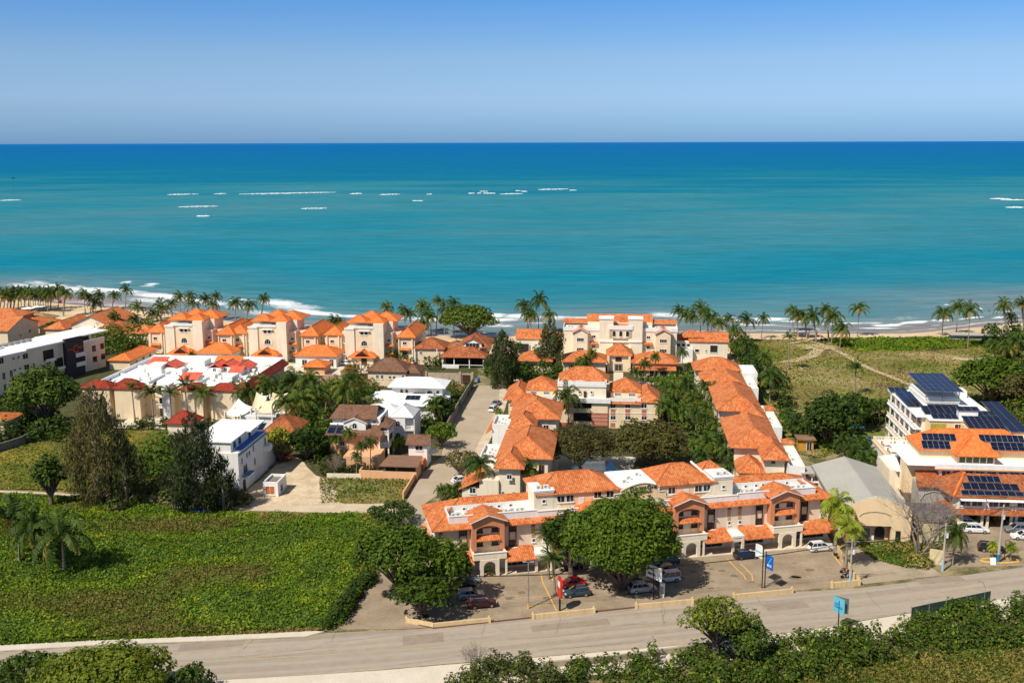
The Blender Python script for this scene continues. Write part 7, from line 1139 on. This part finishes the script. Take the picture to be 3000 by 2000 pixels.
SPEC = dict(suv=(4.6, 1.86, 1.68, [(2.28, .55, .72), (2.2, .78, .9), (1.25, 1.02, .93), (1.0, 1.05, .93), (-2.0, 1.08, .93), (-2.26, .9, .9), (-2.3, .5, .8)], [(1.15, 1.02), (.35, 1.62), (-1.75, 1.64), (-2.18, 1.05)]),
            sedan=(4.5, 1.78, 1.44, [(2.22, .5, .7), (2.1, .68, .86), (1.1, .88, .89), (.9, .92, .89), (-1.5, .96, .89), (-2.15, .92, .85), (-2.24, .5, .76)], [(1.0, .9), (.2, 1.40), (-1.0, 1.41), (-1.75, .95)]),
            wagon=(4.5, 1.80, 1.5, [(2.22, .5, .7), (2.1, .7, .86), (1.15, .92, .9), (.95, .96, .9), (-1.9, 1.0, .9), (-2.18, .9, .86), (-2.24, .5, .76)], [(1.05, .94), (.2, 1.46), (-1.6, 1.46), (-2.1, .98)]),
            van=(4.0, 1.62, 1.88, [(1.98, .55, .7), (1.9, .85, .78), (1.55, 1.02, .8), (1.4, 1.06, .8), (-1.8, 1.1, .8), (-1.97, .95, .78), (-2.0, .5, .72)], [(1.5, 1.02), (.75, 1.84), (-1.8, 1.86), (-1.95, 1.08)]))
def carproto(kind, col):
    L, Wd, Hh, prof, cab = SPEC[kind]; e = empty('parked_car', (0, 0, 0)); m = PT_[col]; mb = MB(); rows = []
    for x, zt, w_ in prof:
        w_ = w_ * Wd / 1.86 if w_ > .85 else w_ * Wd / 1.86; zb = .28; rows.append([(x, -w_ * .96, zb), (x, -w_, zb + .18), (x, -w_, zt - .14), (x, -w_ * .9, zt), (x, w_ * .9, zt), (x, w_, zt - .14), (x, w_, zb + .18), (x, w_ * .96, zb)])
    for a, c in zip(rows, rows[1:]):
        for j in range(8): mb.poly([a[j], a[(j + 1) % 8], c[(j + 1) % 8], c[j]])
    mb.poly(rows[0][::-1]); mb.poly(rows[-1]); bo = mb.build('body', m, e, False)
    wb, wt = .84 * Wd / 1.86, .68 * Wd / 1.86; (x0, z0), (x1, z1), (x2, z2), (x3, z3) = cab; z0 -= .04; z3 -= .04; q = [(x0, -wb, z0), (x1, -wt, z1), (x2, -wt, z2), (x3, -wb, z3)]; r = [(a, -b_, c) for a, b_, c in q]
    MB().poly([q[0], q[3], q[2], q[1]][::-1]).poly([r[0], r[1], r[2], r[3]][::-1]).poly([q[0], q[1], r[1], r[0]]).poly([q[3], r[3], r[2], q[2]]).build('windows', CG, e)
    mb = MB().slab([(x1 + .02, -wt - .01, z1 + .03), (x2 - .03, -wt - .01, z2 + .03), (x2 - .03, wt + .01, z2 + .03), (x1 + .02, wt + .01, z1 + .03)][::-1], .07)
    for s_ in (-1, 1):
        for a, c in ((q[0], q[1]), (q[3], q[2])): mb.tube([(a[0], s_ * abs(a[1]), a[2]), (c[0], s_ * abs(c[1]), c[2])], .045, 4)
        for f in (.36, .68): xa, xb = x0 + (x3 - x0) * f, x1 + (x2 - x1) * f; mb.tube([(xa, s_ * (wb + .0), z0), (xb, s_ * (wt + .0), z1)], .04, 4)
    mb.build('roof', m, e)
    if kind in ('suv', 'wagon'):
        for s_ in (-1, 1): MB().tube([(x1, s_ * wt * .9, z1 + .1), (x2, s_ * wt * .9, z2 + .1)], .03, 4).build('roof_rail', RIM, e)
    for x in (L * .295, -L * .295):
        for s_ in (-1, 1):
            yw = s_ * (Wd / 2 - .1); w1 = MB().tube([(x, yw - .11, .33), (x, yw + .11, .33)], .34, 14).build('wheel', TYR, e); MB().tube([(x, yw + s_ * .09, .33), (x, yw + s_ * .125, .33)], .2, 10).build('rim', RIM, w1)
    for s_ in (-1, 1):
        MB().box(L / 2 - .34, L / 2 - .1, s_ * Wd * .36 - .17, s_ * Wd * .36 + .17, .66, .8).build('headlight', HL, e); MB().box(-L / 2 - .0, -L / 2 + .16, s_ * Wd * .40 - .12, s_ * Wd * .40 + .12, .78, 1.0).build('tail_light', TL, e)
        MB().box(x0 - .3, x0 - .1, s_ * (wb + .14) - .1, s_ * (wb + .14) + .1, z0 + .02, z0 + .16).build('mirror', m, e)
    return e
CARP = {}
def copytree(o, parent=None):
    c = o.copy(); COL.objects.link(c); c.parent = parent
    for ch in o.children: copytree(ch, c)
    return c
KY = 12.3
def car(px, py, kind, col, yaw, label, cat='car', group=None, z=.03):
    k = (kind, col)
    if k not in CARP: CARP[k] = e = carproto(kind, col)
    else: e = copytree(CARP[k])
    p = P(px, py); e.location = (p.x, p.y, z); e.rotation_euler = (0, 0, math.radians(yaw)); tag(e, label, cat, group or 'cars parked in the lots and streets'); return e
CARS = [(1413, 1776, 'suv', 'maroon', KY, 'dark maroon SUV parked nearest the road at the left of the lot'), (1380, 1750, 'wagon', 'silver', KY, 'silver grey estate car mostly shaded, behind the maroon SUV'), (1368, 1706, 'sedan', 'silver', KY, 'silver car half under the vines close to the walkway kerb'), (1352, 1722, 'suv', 'black', KY, 'black SUV in tree shade between two silver cars'),
        (1674, 1716, 'sedan', 'red', 180 + KY, 'bright red car in the middle of the parking lot'), (1689, 1744, 'wagon', 'slate', 180 + KY, 'dark slate estate car right in front of the red car'),
        (1882, 1732, 'suv', 'silver', KY, 'silver SUV nearest the road under the largest tree'), (1862, 1708, 'wagon', 'grey', KY, 'grey car half hidden in shade behind the silver SUV'), (1958, 1702, 'van', 'white', 180 + KY, 'small white van at the shade edge of the largest tree'), (1950, 1676, 'sedan', 'black', 180 + KY, 'black car just behind the small white van'), (1952, 1652, 'wagon', 'slate', 180 + KY, 'dark car closest to the kerb right of the largest tree'), (1922, 1660, 'suv', 'grey', KY, 'grey SUV deep in the shade beside the largest tree'),
        (2186, 1634, 'wagon', 'navy', KY, 'dark blue car parked against the walkway before the arches'), (2404, 1611, 'suv', 'white', KY, 'white SUV with a sunroof at the right end of the lot'),
        (2834, 1540, 'suv', 'white', -6, 'rear one of two white SUVs at the hotel arcade'), (2858, 1558, 'suv', 'white', -6, 'front one of two white SUVs at the hotel arcade'), (2904, 1614, 'suv', 'black', -16, 'black SUV alone by the blue based pole'), (2966, 1530, 'sedan', 'navy', 174, 'dark car behind the grey SUV at the right edge'), (2990, 1522, 'suv', 'black', 174, 'black SUV at the right edge by the arcade columns'), (2980, 1558, 'suv', 'grey', 174, 'grey SUV at the right edge between black and white cars'), (2998, 1578, 'wagon', 'white', 174, 'white car cut by the right edge'),
        (1446, 1202, 'wagon', 'white', 70, 'white car parked on the street shoulder beside the left hotel row'), (1455, 1186, 'sedan', 'silver', 72, 'pale silver car behind the white one on the street shoulder'), (1352, 1412, 'sedan', 'white', 30, 'white car half hidden below the twiggy street tree'),
        (480, 1042, 'suv', 'black', -6, 'black SUV at the porch of the leftmost tower'), (454, 1048, 'sedan', 'blue', -6, 'small blue car behind the leftmost tower driveway'), (1018, 1070, 'suv', 'white', -10, 'white SUV on the driveway before the rightmost tower'), (590, 1504, 'sedan', 'blue', -6, 'dark blue car under the feathery pine by the dirt track'), (541, 1494, 'wagon', 'grey', -6, 'greyish car at the dirt track under the pines'), (830, 1346, 'sedan', 'red', -20, 'red car at the end of the yard wall')]
for c in CARS: car(*c)
# motorcycles
def moto(px, py, yaw, col, label, first=[None]):
    e = empty('motorcycle', P(px, py), math.radians(yaw), label, 'motorcycle', 'motorcycles in the parking lot'); e.location.z = .03
    for x in (-.62, .62): MB().tube([(x, -.06, .3), (x, .06, .3)], .3, 12).build('wheel', TYR, e)
    MB().tube([(.62, 0, .3), (.42, 0, .95), (0, 0, .72), (-.62, 0, .3)], .05, 5).tube([(0, 0, .3), (0, 0, .72)], .13, 6).build('frame', BLACK, e); MB().tube([(.4, 0, .84), (.2, 0, .9), (-.02, 0, .82)], [.08, .16, .1], 8).build('fuel_tank', PT_[col], e)
    MB().box(-.6, 0, -.13, .13, .74, .84).build('seat', BLACK, e); MB().tube([(.4, -.35, 1.02), (.42, 0, .96), (.4, .35, 1.02)], .03, 4).build('handlebar', RIM, e)
for q in ((1655, 1672, 20, 'black', 'leftmost black motorcycle in the row by the central kerb'), (1668, 1671, 24, 'black', 'second black motorcycle in the row by the central kerb'), (1681, 1669, 18, 'silver', 'silver tanked motorcycle in the row by the central kerb'), (1694, 1667, 22, 'black', 'rightmost motorcycle in the row by the central kerb'), (2475, 1678, 5, 'red', 'red motorcycle beside the leaning cream wall'), (2478, 1694, 0, 'black', 'black motorcycle nearest the road beside the leaning wall'), (2449, 1632, 100, 'silver', 'silver scooter between two bright palms'), (1240, 1812, 30, 'red', 'red motorcycle under the left trees by the roadside wall')): moto(*q)
# ---- roadside low walls
LOWW = mat('cream_wall_paint', (.68, .50, .27), .85, .06, .8, streak=.2)
def lowwall(label, pts, h=.75, t=.3, posts=True):
    w_ = [P(*p) for p in pts]; o = w_[0].copy(); e = empty('roadside_wall', (o.x, o.y, 0), 0, label, 'wall', 'low cream walls along the road'); mb = MB()
    for a, c in zip(w_, w_[1:]):
        d = (c - a).normalized(); n_ = Vector((d.y, -d.x, 0)) * t / 2; mb.prism([(p - o)[:2] for p in (a + n_, c + n_, c - n_, a - n_)], 0, h)
    mb.build('wall', LOWW, e)
    if posts:
        for p in (w_[0], w_[-1]): q = p - o; MB().box(q.x - .22, q.x + .22, q.y - .22, q.y + .22, 0, h + .12).tube([(q.x, q.y, h + .12), (q.x, q.y, h + .3), (q.x, q.y, h + .42)], [.08, .14, .04], 7).build('post', LOWW, e)
lowwall('bent low cream wall under the trees at the left of the lot', [(1192, 1822), (1271, 1838), (1434, 1822)]); lowwall('low cream wall in front of the red and slate cars', [(1562, 1812), (1740, 1794)]); lowwall('low cream wall in front of the silver SUV and billboard', [(1864, 1782), (2028, 1767)]); lowwall('long low cream wall below the tall blue sign', [(2150, 1753), (2320, 1736)]); lowwall('short cream wall around the pole at the lot corner', [(2437, 1722), (2516, 1713)], .95)
for i, (a, c) in enumerate((((2452, 1618), (2470, 1650)), ((2484, 1668), (2494, 1690)), ((2498, 1698), (2514, 1712)))): wallrun('boundary_wall', ('tilted cream wall panel beside the scooter', 'middle tilted cream wall panel behind the red motorcycle', 'tilted cream wall panel nearest the road corner')[i], [a, c], 1.5, .12, LOWW)
CONCW = mat('retaining_concrete', (.36, .31, .22), .9, .2, .6, streak=.25)
wallrun('retaining_wall', 'weathered concrete retaining wall below the pale verge at the bottom', [(1590, 1956), (1800, 1936), (1990, 1910), (2110, 1892)], .9, .4, CONCW)
# ---- poles, lamps and wires
def pole(name, label, px, py, top, r, m, extra=None, cat='pole', base=None, lean=0):
    e = empty(name, P(px, py), 0, label, cat); MB().tube([(0, 0, -.1), (lean, 0, top)], [r, r * .62], 8).build('shaft', m, e)
    if base: MB().tube([(0, 0, 0), (0, 0, base[0])], [r * 1.08, r * 1.03], 8).build('painted_band', base[1], e)
    if extra: extra(e, top)
    return e
def arms(e, top): MB().box(-1.2, 1.2, -.06, .06, top - .5, top - .38).box(-.9, .9, -.06, .06, top - 1.6, top - 1.5).build('cross_arm', METAL, e); MB().tube([(.35, 0, top - 2.6), (.35, 0, top - 1.8)], .24, 8).build('transformer', ACW, e); [MB().tube([(x, 0, top - .38), (x, 0, top - .18)], .05, 5).build('insulator', BLACK, e) for x in (-1.1, -.5, .5, 1.1)]
LBL = mat('pale_blue_paint', (.32, .48, .60), .8, .1, 1.)
p1 = pole('utility_pole', 'tall concrete utility pole with a blue painted foot on the kerb island', 2923, 1648, 10.6, .24, CONC, arms, base=(1.6, mat('sea_blue', (.02, .18, .42), .7)), lean=.2); p2 = pole('utility_pole', 'concrete pole with a pale blue foot by the crumbling hut', 2761, 1672, 8.6, .2, CONC, arms, base=(2.0, LBL)); p3 = pole('utility_pole', 'pole with a pale blue foot at the corner of the short cream wall', 2489, 1716, 8.2, .17, CONC, arms, base=(2.4, LBL))
def lamp(e, top): MB().box(-.5, .5, -.05, .05, top - .1, top).build('arm', METAL, e); [MB().box(x - .28, x + .28, -.16, .16, top - .06, top + .1).build('lamp_head', METAL, e) for x in (-.6, .6)]
pole('street_lamp', 'grey double headed lamp post in the left part of the lot', 1548, 1782, 7.8, .13, METAL, lamp, 'street lamp', base=(.9, YPAINT)); pole('street_lamp', 'small white lamp post at the end of the yard', 833, 1345, 4.6, .08, WHITE, lambda e, t: MB().tube([(0, 0, t), (-.6, 0, t + .1)], .06, 4).build('arm', WHITE, e), 'street lamp'); pole('street_lamp', 'black angled lamp post right of the blue based pole', 2942, 1640, 3.6, .07, BLACK, lambda e, t: MB().tube([(0, 0, t), (.9, .1, t + .25)], .06, 4).build('arm', BLACK, e), 'street lamp')
pole('street_lamp', 'curved lamp arm over the green mesh fence at the bottom right', 2882, 1776, 3.2, .05, METAL, lambda e, t: MB().tube([(0, 0, t), (-.4, 0, t + .8), (-1.2, 0, t + 1.1)], .05, 5).build('arm', METAL, e), 'street lamp')
def wire(a, c, label, sag=.6):
    o = a.copy(); e = MB().tube([tuple(a.lerp(c, i / 12) - o - Vector((0, 0, sag * 4 * (i / 12) * (1 - i / 12)))) for i in range(13)], .035, 3, cap=False).build('power_line', BLACK); e.location = o; tag(e, label, 'wire', 'power lines along the road')
T1, T2, T3 = [e.location + Vector((0, 0, t)) for e, t in ((p1, 10.4), (p2, 8.4), (p3, 8.))]; far = P(1275, 1815) + Vector((0, 0, 7.5))
for i, o_ in enumerate((-.9, -.3, .6)):
    d = Vector((0, o_, -.3 * i)); nm = ('outer', 'middle', 'inner')[i]; wire(T1 + d, T2 + d, f'{nm} power line from the blue based pole to the hut pole'); wire(T2 + d, T3 + d, f'{nm} power line from the hut pole to the corner pole', .8); wire(T3 + d, far + d, f'{nm} power line running left from the corner pole over the road', 1.6)
    wire(T1 + d, T1 + Vector((40, 16, .5)) + d, f'{nm} power line leaving the blue based pole to the right', .8)
# ---- signs
def sign(name, label, px, py, top, z0, z1, w, t, yaw, faces, pr=.09, off=0, shape=None):
    e = empty(name, P(px, py), math.radians(yaw), label, 'sign'); MB().tube([(0, 0, 0), (0, 0, top)], pr, 6).build('post', BLACK, e)
    (MB().box(-w / 2 + off, w / 2 + off, -t / 2, t / 2, z0, z1) if not shape else shape(MB())).build('panel', faces[0], e); return e
class TX: pass
def stext(e, t, x, z, size, y, m): q = TX(); q.e = e; text(q, t, x, z, size, y, m)
SB = mat('sign_bright_blue', (.01, .13, .55), .4); SC = mat('sign_cyan', (.10, .42, .52), .5); SW = mat('sign_white', (.75, .75, .72), .5); SR = mat('sign_bright_red', (.55, .03, .015), .4)
s_ = sign('bank_sign', 'blue sign with a pale stripe on a tall thin pole above the low wall', 2240, 1722, 6.4, 3.6, 6.0, 1.5, .14, -62, [SB], off=.95); MB().poly([(.6, -.09, 4.6), (.8, -.09, 4.6), (1.5, -.09, 5.7), (1.35, -.09, 5.7)][::-1]).build('stripe', SC, s_); stext(s_, 'BHD', .45, 4.1, .5, -.09, SW)
s_ = sign('shop_sign', 'white curved topped sign on a thin pole left of the blue sign', 2232, 1722, 7.4, 5.0, 7.2, 1.6, .16, -60, [SW], off=-.95); MB().box(-1.7, -.2, -.1, -.08, 5.9, 6.1).build('stripe', SC, s_); MB().tube([(-1.75, 0, 7.2), (-1.2, 0, 7.5), (-.5, 0, 7.5), (-.1, 0, 7.1)], .1, 5).build('arch', BLACK, s_)
s_ = sign('billboard', 'white billboard on a black post in front of the small white van', 1914, 1756, 5.2, 3.6, 5.8, 3.4, .14, -52, [SW], .12); stext(s_, 'CAFE', -1.4, 4.9, .6, -.09, mat('sign_green_text', (.02, .2, .05), .6)); stext(s_, 'RENTA', -1.3, 4.1, .55, -.09, BLACK)
s_ = empty('totem_sign', P(1940, 1748), math.radians(-30), 'small grey totem sign at the kerb by the billboard', 'sign'); MB().box(-.35, .35, -.2, .2, 0, 2.4).build('panel', SW, s_); MB().box(-.3, .3, -.22, -.2, .6, 1.9).build('face', METAL, s_)
s_ = sign('shop_sign', 'tall pointed red sign on a black post left of the slate car', 1640, 1788, 2.6, 0, 0, 1, .2, -75, [SR], .16, 0, lambda m: m.wallpoly([(-.9, 2.6), (.0, 2.0), (.9, 2.4), (.95, 4.6), (.5, 5.6), (-.5, 5.6), (-.95, 4.6)], -.16, .16)); MB().box(-.6, .5, -.19, -.16, 4.0, 4.9).build('stripe', SW, s_)
s_ = sign('roadside_sign', 'turquoise double faced sign on a black post among bushes at the bottom', 2455, 1842, 4.6, 2.6, 5.0, 2.0, .1, -58, [SC], .09); stext(s_, 'LOS', -.8, 3.8, .5, -.06, BLUE); stext(s_, 'COCOS', -.85, 3.35, .42, -.06, BLUE); MB().slab([(-1, .1, 5), (1, .9, 5), (1, .9, 2.6), (-1, .1, 2.6)], .06).build('rear_panel', METAL, s_)
s_ = empty('sandwich_board', P(2908, 1652), 0, 'small white board leaning at the foot of the blue based pole', 'sign'); MB().slab([(-.5, -.3, 0), (.5, -.3, 0), (.5, .1, 1.2), (-.5, .1, 1.2)], .05).build('board', SW, s_)
isl = empty('kerb_island', P(2930, 1642), 0, 'yellow rimmed oval kerb island around the utility pole', 'planter'); MB().tube([(3.4 * math.cos(a * .5236), 1.1 * math.sin(a * .5236), .08) for a in range(13)], .16, 5, cap=False).build('rim', YPAINT, isl)
# ---- green mesh fence at the bottom right
GF = mat('green_mesh', (.08, .14, .12), .6, .3, 2.); w_ = [P(2668, 1818), P(2720, 1806), P(2770, 1796), P(2830, 1783), P(2900, 1768)]; e = empty('mesh_fence', w_[0], 0, 'green mesh fence rising out of the bushes at the bottom right', 'fence')
for a, c in zip(w_, w_[1:]): q0, q1 = a - w_[0], c - w_[0]; MB().slab([(q0.x, q0.y, .2), (q1.x, q1.y, .2), (q1.x, q1.y, 2.2), (q0.x, q0.y, 2.2)], .04).build('panel', GF, e); MB().tube([(q0.x, q0.y, 0), (q0.x, q0.y, 2.4)], .06, 5).build('post', METAL, e)
# fence posts at the field edge
for i, px_ in enumerate(range(470, 900, 24)):
    e = MB().tube([(0, 0, 0), (.05 * (i % 3 - 1), 0, 1.7)], .05, 5).build('fence_post', WOOD); p = P(px_, 1872 - (px_ - 470) * .055 - 2); e.location = (p.x, p.y, 0); tag(e, olab(i, 'thin fence post', 'along the field edge above the sidewalk'), 'post', 'fence posts at the field edge')
# ---- beach and pool things
def umbrella(px, py, h, r, m, label, cat='umbrella'):
    e = empty('parasol', G_(px, py), 0, label, cat, 'parasols'); MB().tube([(0, 0, 0), (0, 0, h)], .05, 5).build('pole', METAL, e); mb = MB()
    for k in range(8): a, c = k * .7854, (k + 1) * .7854; mb.slab([(0, 0, h + .35), (r * math.cos(a), r * math.sin(a), h - .3), (r * math.cos(c), r * math.sin(c), h - .3)], .04)
    mb.build('canopy', m, e)
umbrella(84, 918, 2.6, 3, SAILW, 'left white beach parasol beside the thatched hut'); umbrella(118, 912, 2.6, 3.2, SAILW, 'right white beach parasol behind the thatched hut'); umbrella(2510, 1275, 2.6, 1.8, SB, 'blue parasol at the edge of the hotel lawn'); umbrella(1259, 1352, 2.8, 2.2, SAILW, 'white square parasol beside the carport'); 
def lounger(px, py, yaw, label): e = empty('sun_lounger', G_(px, py), math.radians(yaw), label, 'sun lounger', 'blue sun loungers'); e.location.z = .06; MB().slab([(-.35, -1, .35), (.35, -1, .35), (.35, .4, .35), (-.35, .4, .35)], .08).build('seat', SB, e); MB().slab([(-.35, .4, .38), (.35, .4, .38), (.35, 1, .95), (-.35, 1, .95)], .08).build('backrest', SB, e); [MB().box(x - .04, x + .04, y - .04, y + .04, 0, .3).build('leg', METAL, e) for x in (-.3, .3) for y in (-.9, .3)]
lounger(2553, 1292, 20, 'left blue sun lounger by the hotel pool'); lounger(2570, 1296, 20, 'right blue sun lounger by the hotel pool'); lounger(1485, 982, 80, 'left blue lounger on the sand before the surf'); lounger(1496, 982, 85, 'right blue lounger on the sand before the surf')
e = empty('pergola', G_(2365, 986), 0, 'flat brown pergola on posts between the beach palms', 'pergola'); MB().box(-4.5, 4.5, -2.5, 2.5, 2.7, 2.9).build('roof', CONC, e); [MB().box(x - .15, x + .15, y - .15, y + .15, 0, 2.7).build('post', PEACH, e) for x in (-4.2, 0, 4.2) for y in (-2.2, 2.2)]
b = hut('beach_building', 'long low concrete building on the sand at the far right', 147, 166, 147, 151, 2.2, .2, CONC, CONC, [(158, .3, 1.4, 1.6), (162, .4, 3, 1.4), (152, .6, 2, 1)], shape='flat', o=.8)
e = empty('flag', G_(172, 905), 0, 'pink red flag on the left beach', 'flag'); MB().tube([(0, 0, 0), (0, 0, 4.2)], .05, 5).build('pole', METAL, e); MB().slab([(0, 0, 4.1), (1.6, .2, 3.9), (1.5, .1, 2.4), (0, 0, 2.6)], .04).build('cloth', mat('pink_cloth', (.7, .08, .10), .8), e)
e = empty('waste_bin', G_(1402, 1118), 0, 'blue bin at the closed end of the dusty street', 'bin'); MB().tube([(0, 0, 0), (0, 0, 1.1)], [.4, .48], 8).build('body', SB, e); MB().tube([(0, 0, 1.1), (0, 0, 1.2)], [.52, .4], 8).build('lid', SB, e)
for i, (px_, py_) in enumerate(((1424, 1693), (1440, 1460))[:1]):
    e = empty('potted_plant', P(px_ + 12, py_ - 6), 0, 'potted shrub in front of the leftmost portico arch', 'plant'); e.location.z = .13; MB().tube([(0, 0, 0), (0, 0, .5)], [.25, .38], 9).build('pot', BRICK, e); V, Fq = leafcloud([(0, 0, 1., .65, .65, .6)], .22, .8, rng(5)); link('leaves', fastmesh('leaves', V, Fq, [LF_GREEN]), e)
for i, (px_, py_) in enumerate(((2866, 1530), (2922, 1532))):
    e = empty('potted_plant', P(px_, py_), 0, ('yellow green potted bush between arcade columns, left one', 'yellow green potted bush in an orange pot, right one by the arcade')[i], 'plant'); MB().tube([(0, 0, 0), (0, 0, .5)], [.4, .55], 9).build('pot', BRICK, e); V, Fq = leafcloud([(0, 0, 1.2, 1., 1., .8)], .25, .8, rng(6 + i)); link('leaves', fastmesh('leaves', V, Fq, [LF_BRIGHT]), e)
for i in range(6):   # tables and chairs on the hotel side terrace
    x_, y_ = (84.4, 87.2, 90)[i % 3], (-20, -14.6)[i // 3]; q = B(None, None, None, (1500, 1300, 0), yaw=-5.9); e = empty('terrace_table', q.wp(x_, y_, 6), 0, f'{["left", "middle", "right"][i % 3]} table in the {["front", "back"][i // 3]} row on the hotel side terrace', 'table', 'tables on the terrace'); MB().tube([(0, 0, .7), (0, 0, .75)], .7, 10).build('top', WHITE, e); MB().tube([(0, 0, 0), (0, 0, .7)], .07, 5).build('leg', WHITE, e)
    for k in range(4): c = empty('terrace_chair', q.wp(x_, y_, 6) + Vector((1.15 * math.cos(k * 1.57 + .5), 1.15 * math.sin(k * 1.57 + .5), 0)), k * 1.57 + .5, f'wicker chair around the {["left", "middle", "right"][i % 3]} {["front", "back"][i // 3]} terrace table', 'chair', 'wicker chairs on the terrace'); MB().box(-.25, .25, -.25, .25, .38, .45).build('seat', TAN, c); MB().box(.2, .27, -.25, .25, .45, .95).build('backrest', TAN, c); [MB().box(x - .03, x + .03, y - .03, y + .03, 0, .38).build('leg', TAN, c) for x in (-.2, .2) for y in (-.2, .2)]
e = empty('solar_heater', B(None, None, None, (1500, 1300, 0), yaw=-5.9).wp(3, 18, 0), 0, 'x', 'x'); bpy.data.objects.remove(e)
# ---- people in the shallows and on the sand
def person(px, py, label, skin, cloth, z=-.5, yaw=0.):
    me = bpy.data.meshes.new('person'); J = [(0, 0, .95), (0, 0, 1.15), (0, 0, 1.42), (0, 0, 1.52), (0, 0, 1.68), (.1, 0, .9), (.12, .03, .48), (.12, 0, .06), (-.1, 0, .9), (-.12, -.05, .48), (-.12, -.1, .06), (.2, 0, 1.4), (.28, .02, 1.12), (.27, .12, .88), (-.2, 0, 1.4), (-.28, 0, 1.12), (-.26, .1, .88), (.12, .16, .03), (-.12, .05, .03)]
    E_ = [(0, 1), (1, 2), (2, 3), (3, 4), (0, 5), (5, 6), (6, 7), (0, 8), (8, 9), (9, 10), (2, 11), (11, 12), (12, 13), (2, 14), (14, 15), (15, 16), (7, 17), (10, 18)]; R_ = [.15, .13, .15, .055, .10, .09, .06, .04, .09, .06, .04, .055, .042, .03, .055, .042, .03, .03, .03]
    me.from_pydata(J, E_, []); o = bpy.data.objects.new('person', me); COL.objects.link(o); md = o.modifiers.new('s', 'SKIN')
    for i, v in enumerate(me.skin_vertices[0].data if me.skin_vertices else []): v.radius = (R_[i], R_[i])
    if not me.skin_vertices:
        bpy.context.view_layer.objects.active = o
    o.modifiers.new('u', 'SUBSURF').levels = 1; dg = bpy.context.evaluated_depsgraph_get(); nm = bpy.data.meshes.new_from_object(o.evaluated_get(dg)); bpy.data.objects.remove(o); nm.materials.clear(); nm.materials.append(skin); e = bpy.data.objects.new('person', nm); COL.objects.link(e); p = P(px, py, 0); e.location = (p.x, p.y, z); e.rotation_euler = (0, 0, yaw); tag(e, label, 'person')
    MB().tube([(0, 0, .8), (0, 0, 1.)], [.18, .17], 10).build('shorts', cloth, e); MB().tube([(0, -.01, 1.66), (0, -.01, 1.76), (0, -.01, 1.8)], [.10, .10, .04], 8).build('hair', BLACK, e)
SKIN = mat('skin', (.30, .15, .09), .7)
try:
    person(2897, 912, 'person in dark shorts wading in the shallows at the far right', SKIN, BLACK); person(412, 884, 'person in dark shorts standing in the left surf', SKIN, BLACK)
except Exception as ex: print('person failed', ex)
kt = empty('kite', P(44, 575, 0) + Vector((0, 0, 22)), 0, 'small dark kite above the sea near the left edge', 'kite'); MB().slab([(-3, 0, 2), (0, 0, 4), (3, 0, 2), (0, 0, 3)], .2).build('canopy', BLACK, kt); MB().tube([(0, 0, 3.6), (-2, 0, -20)], .06, 3).build('line', BLACK, kt)
print('things ok')
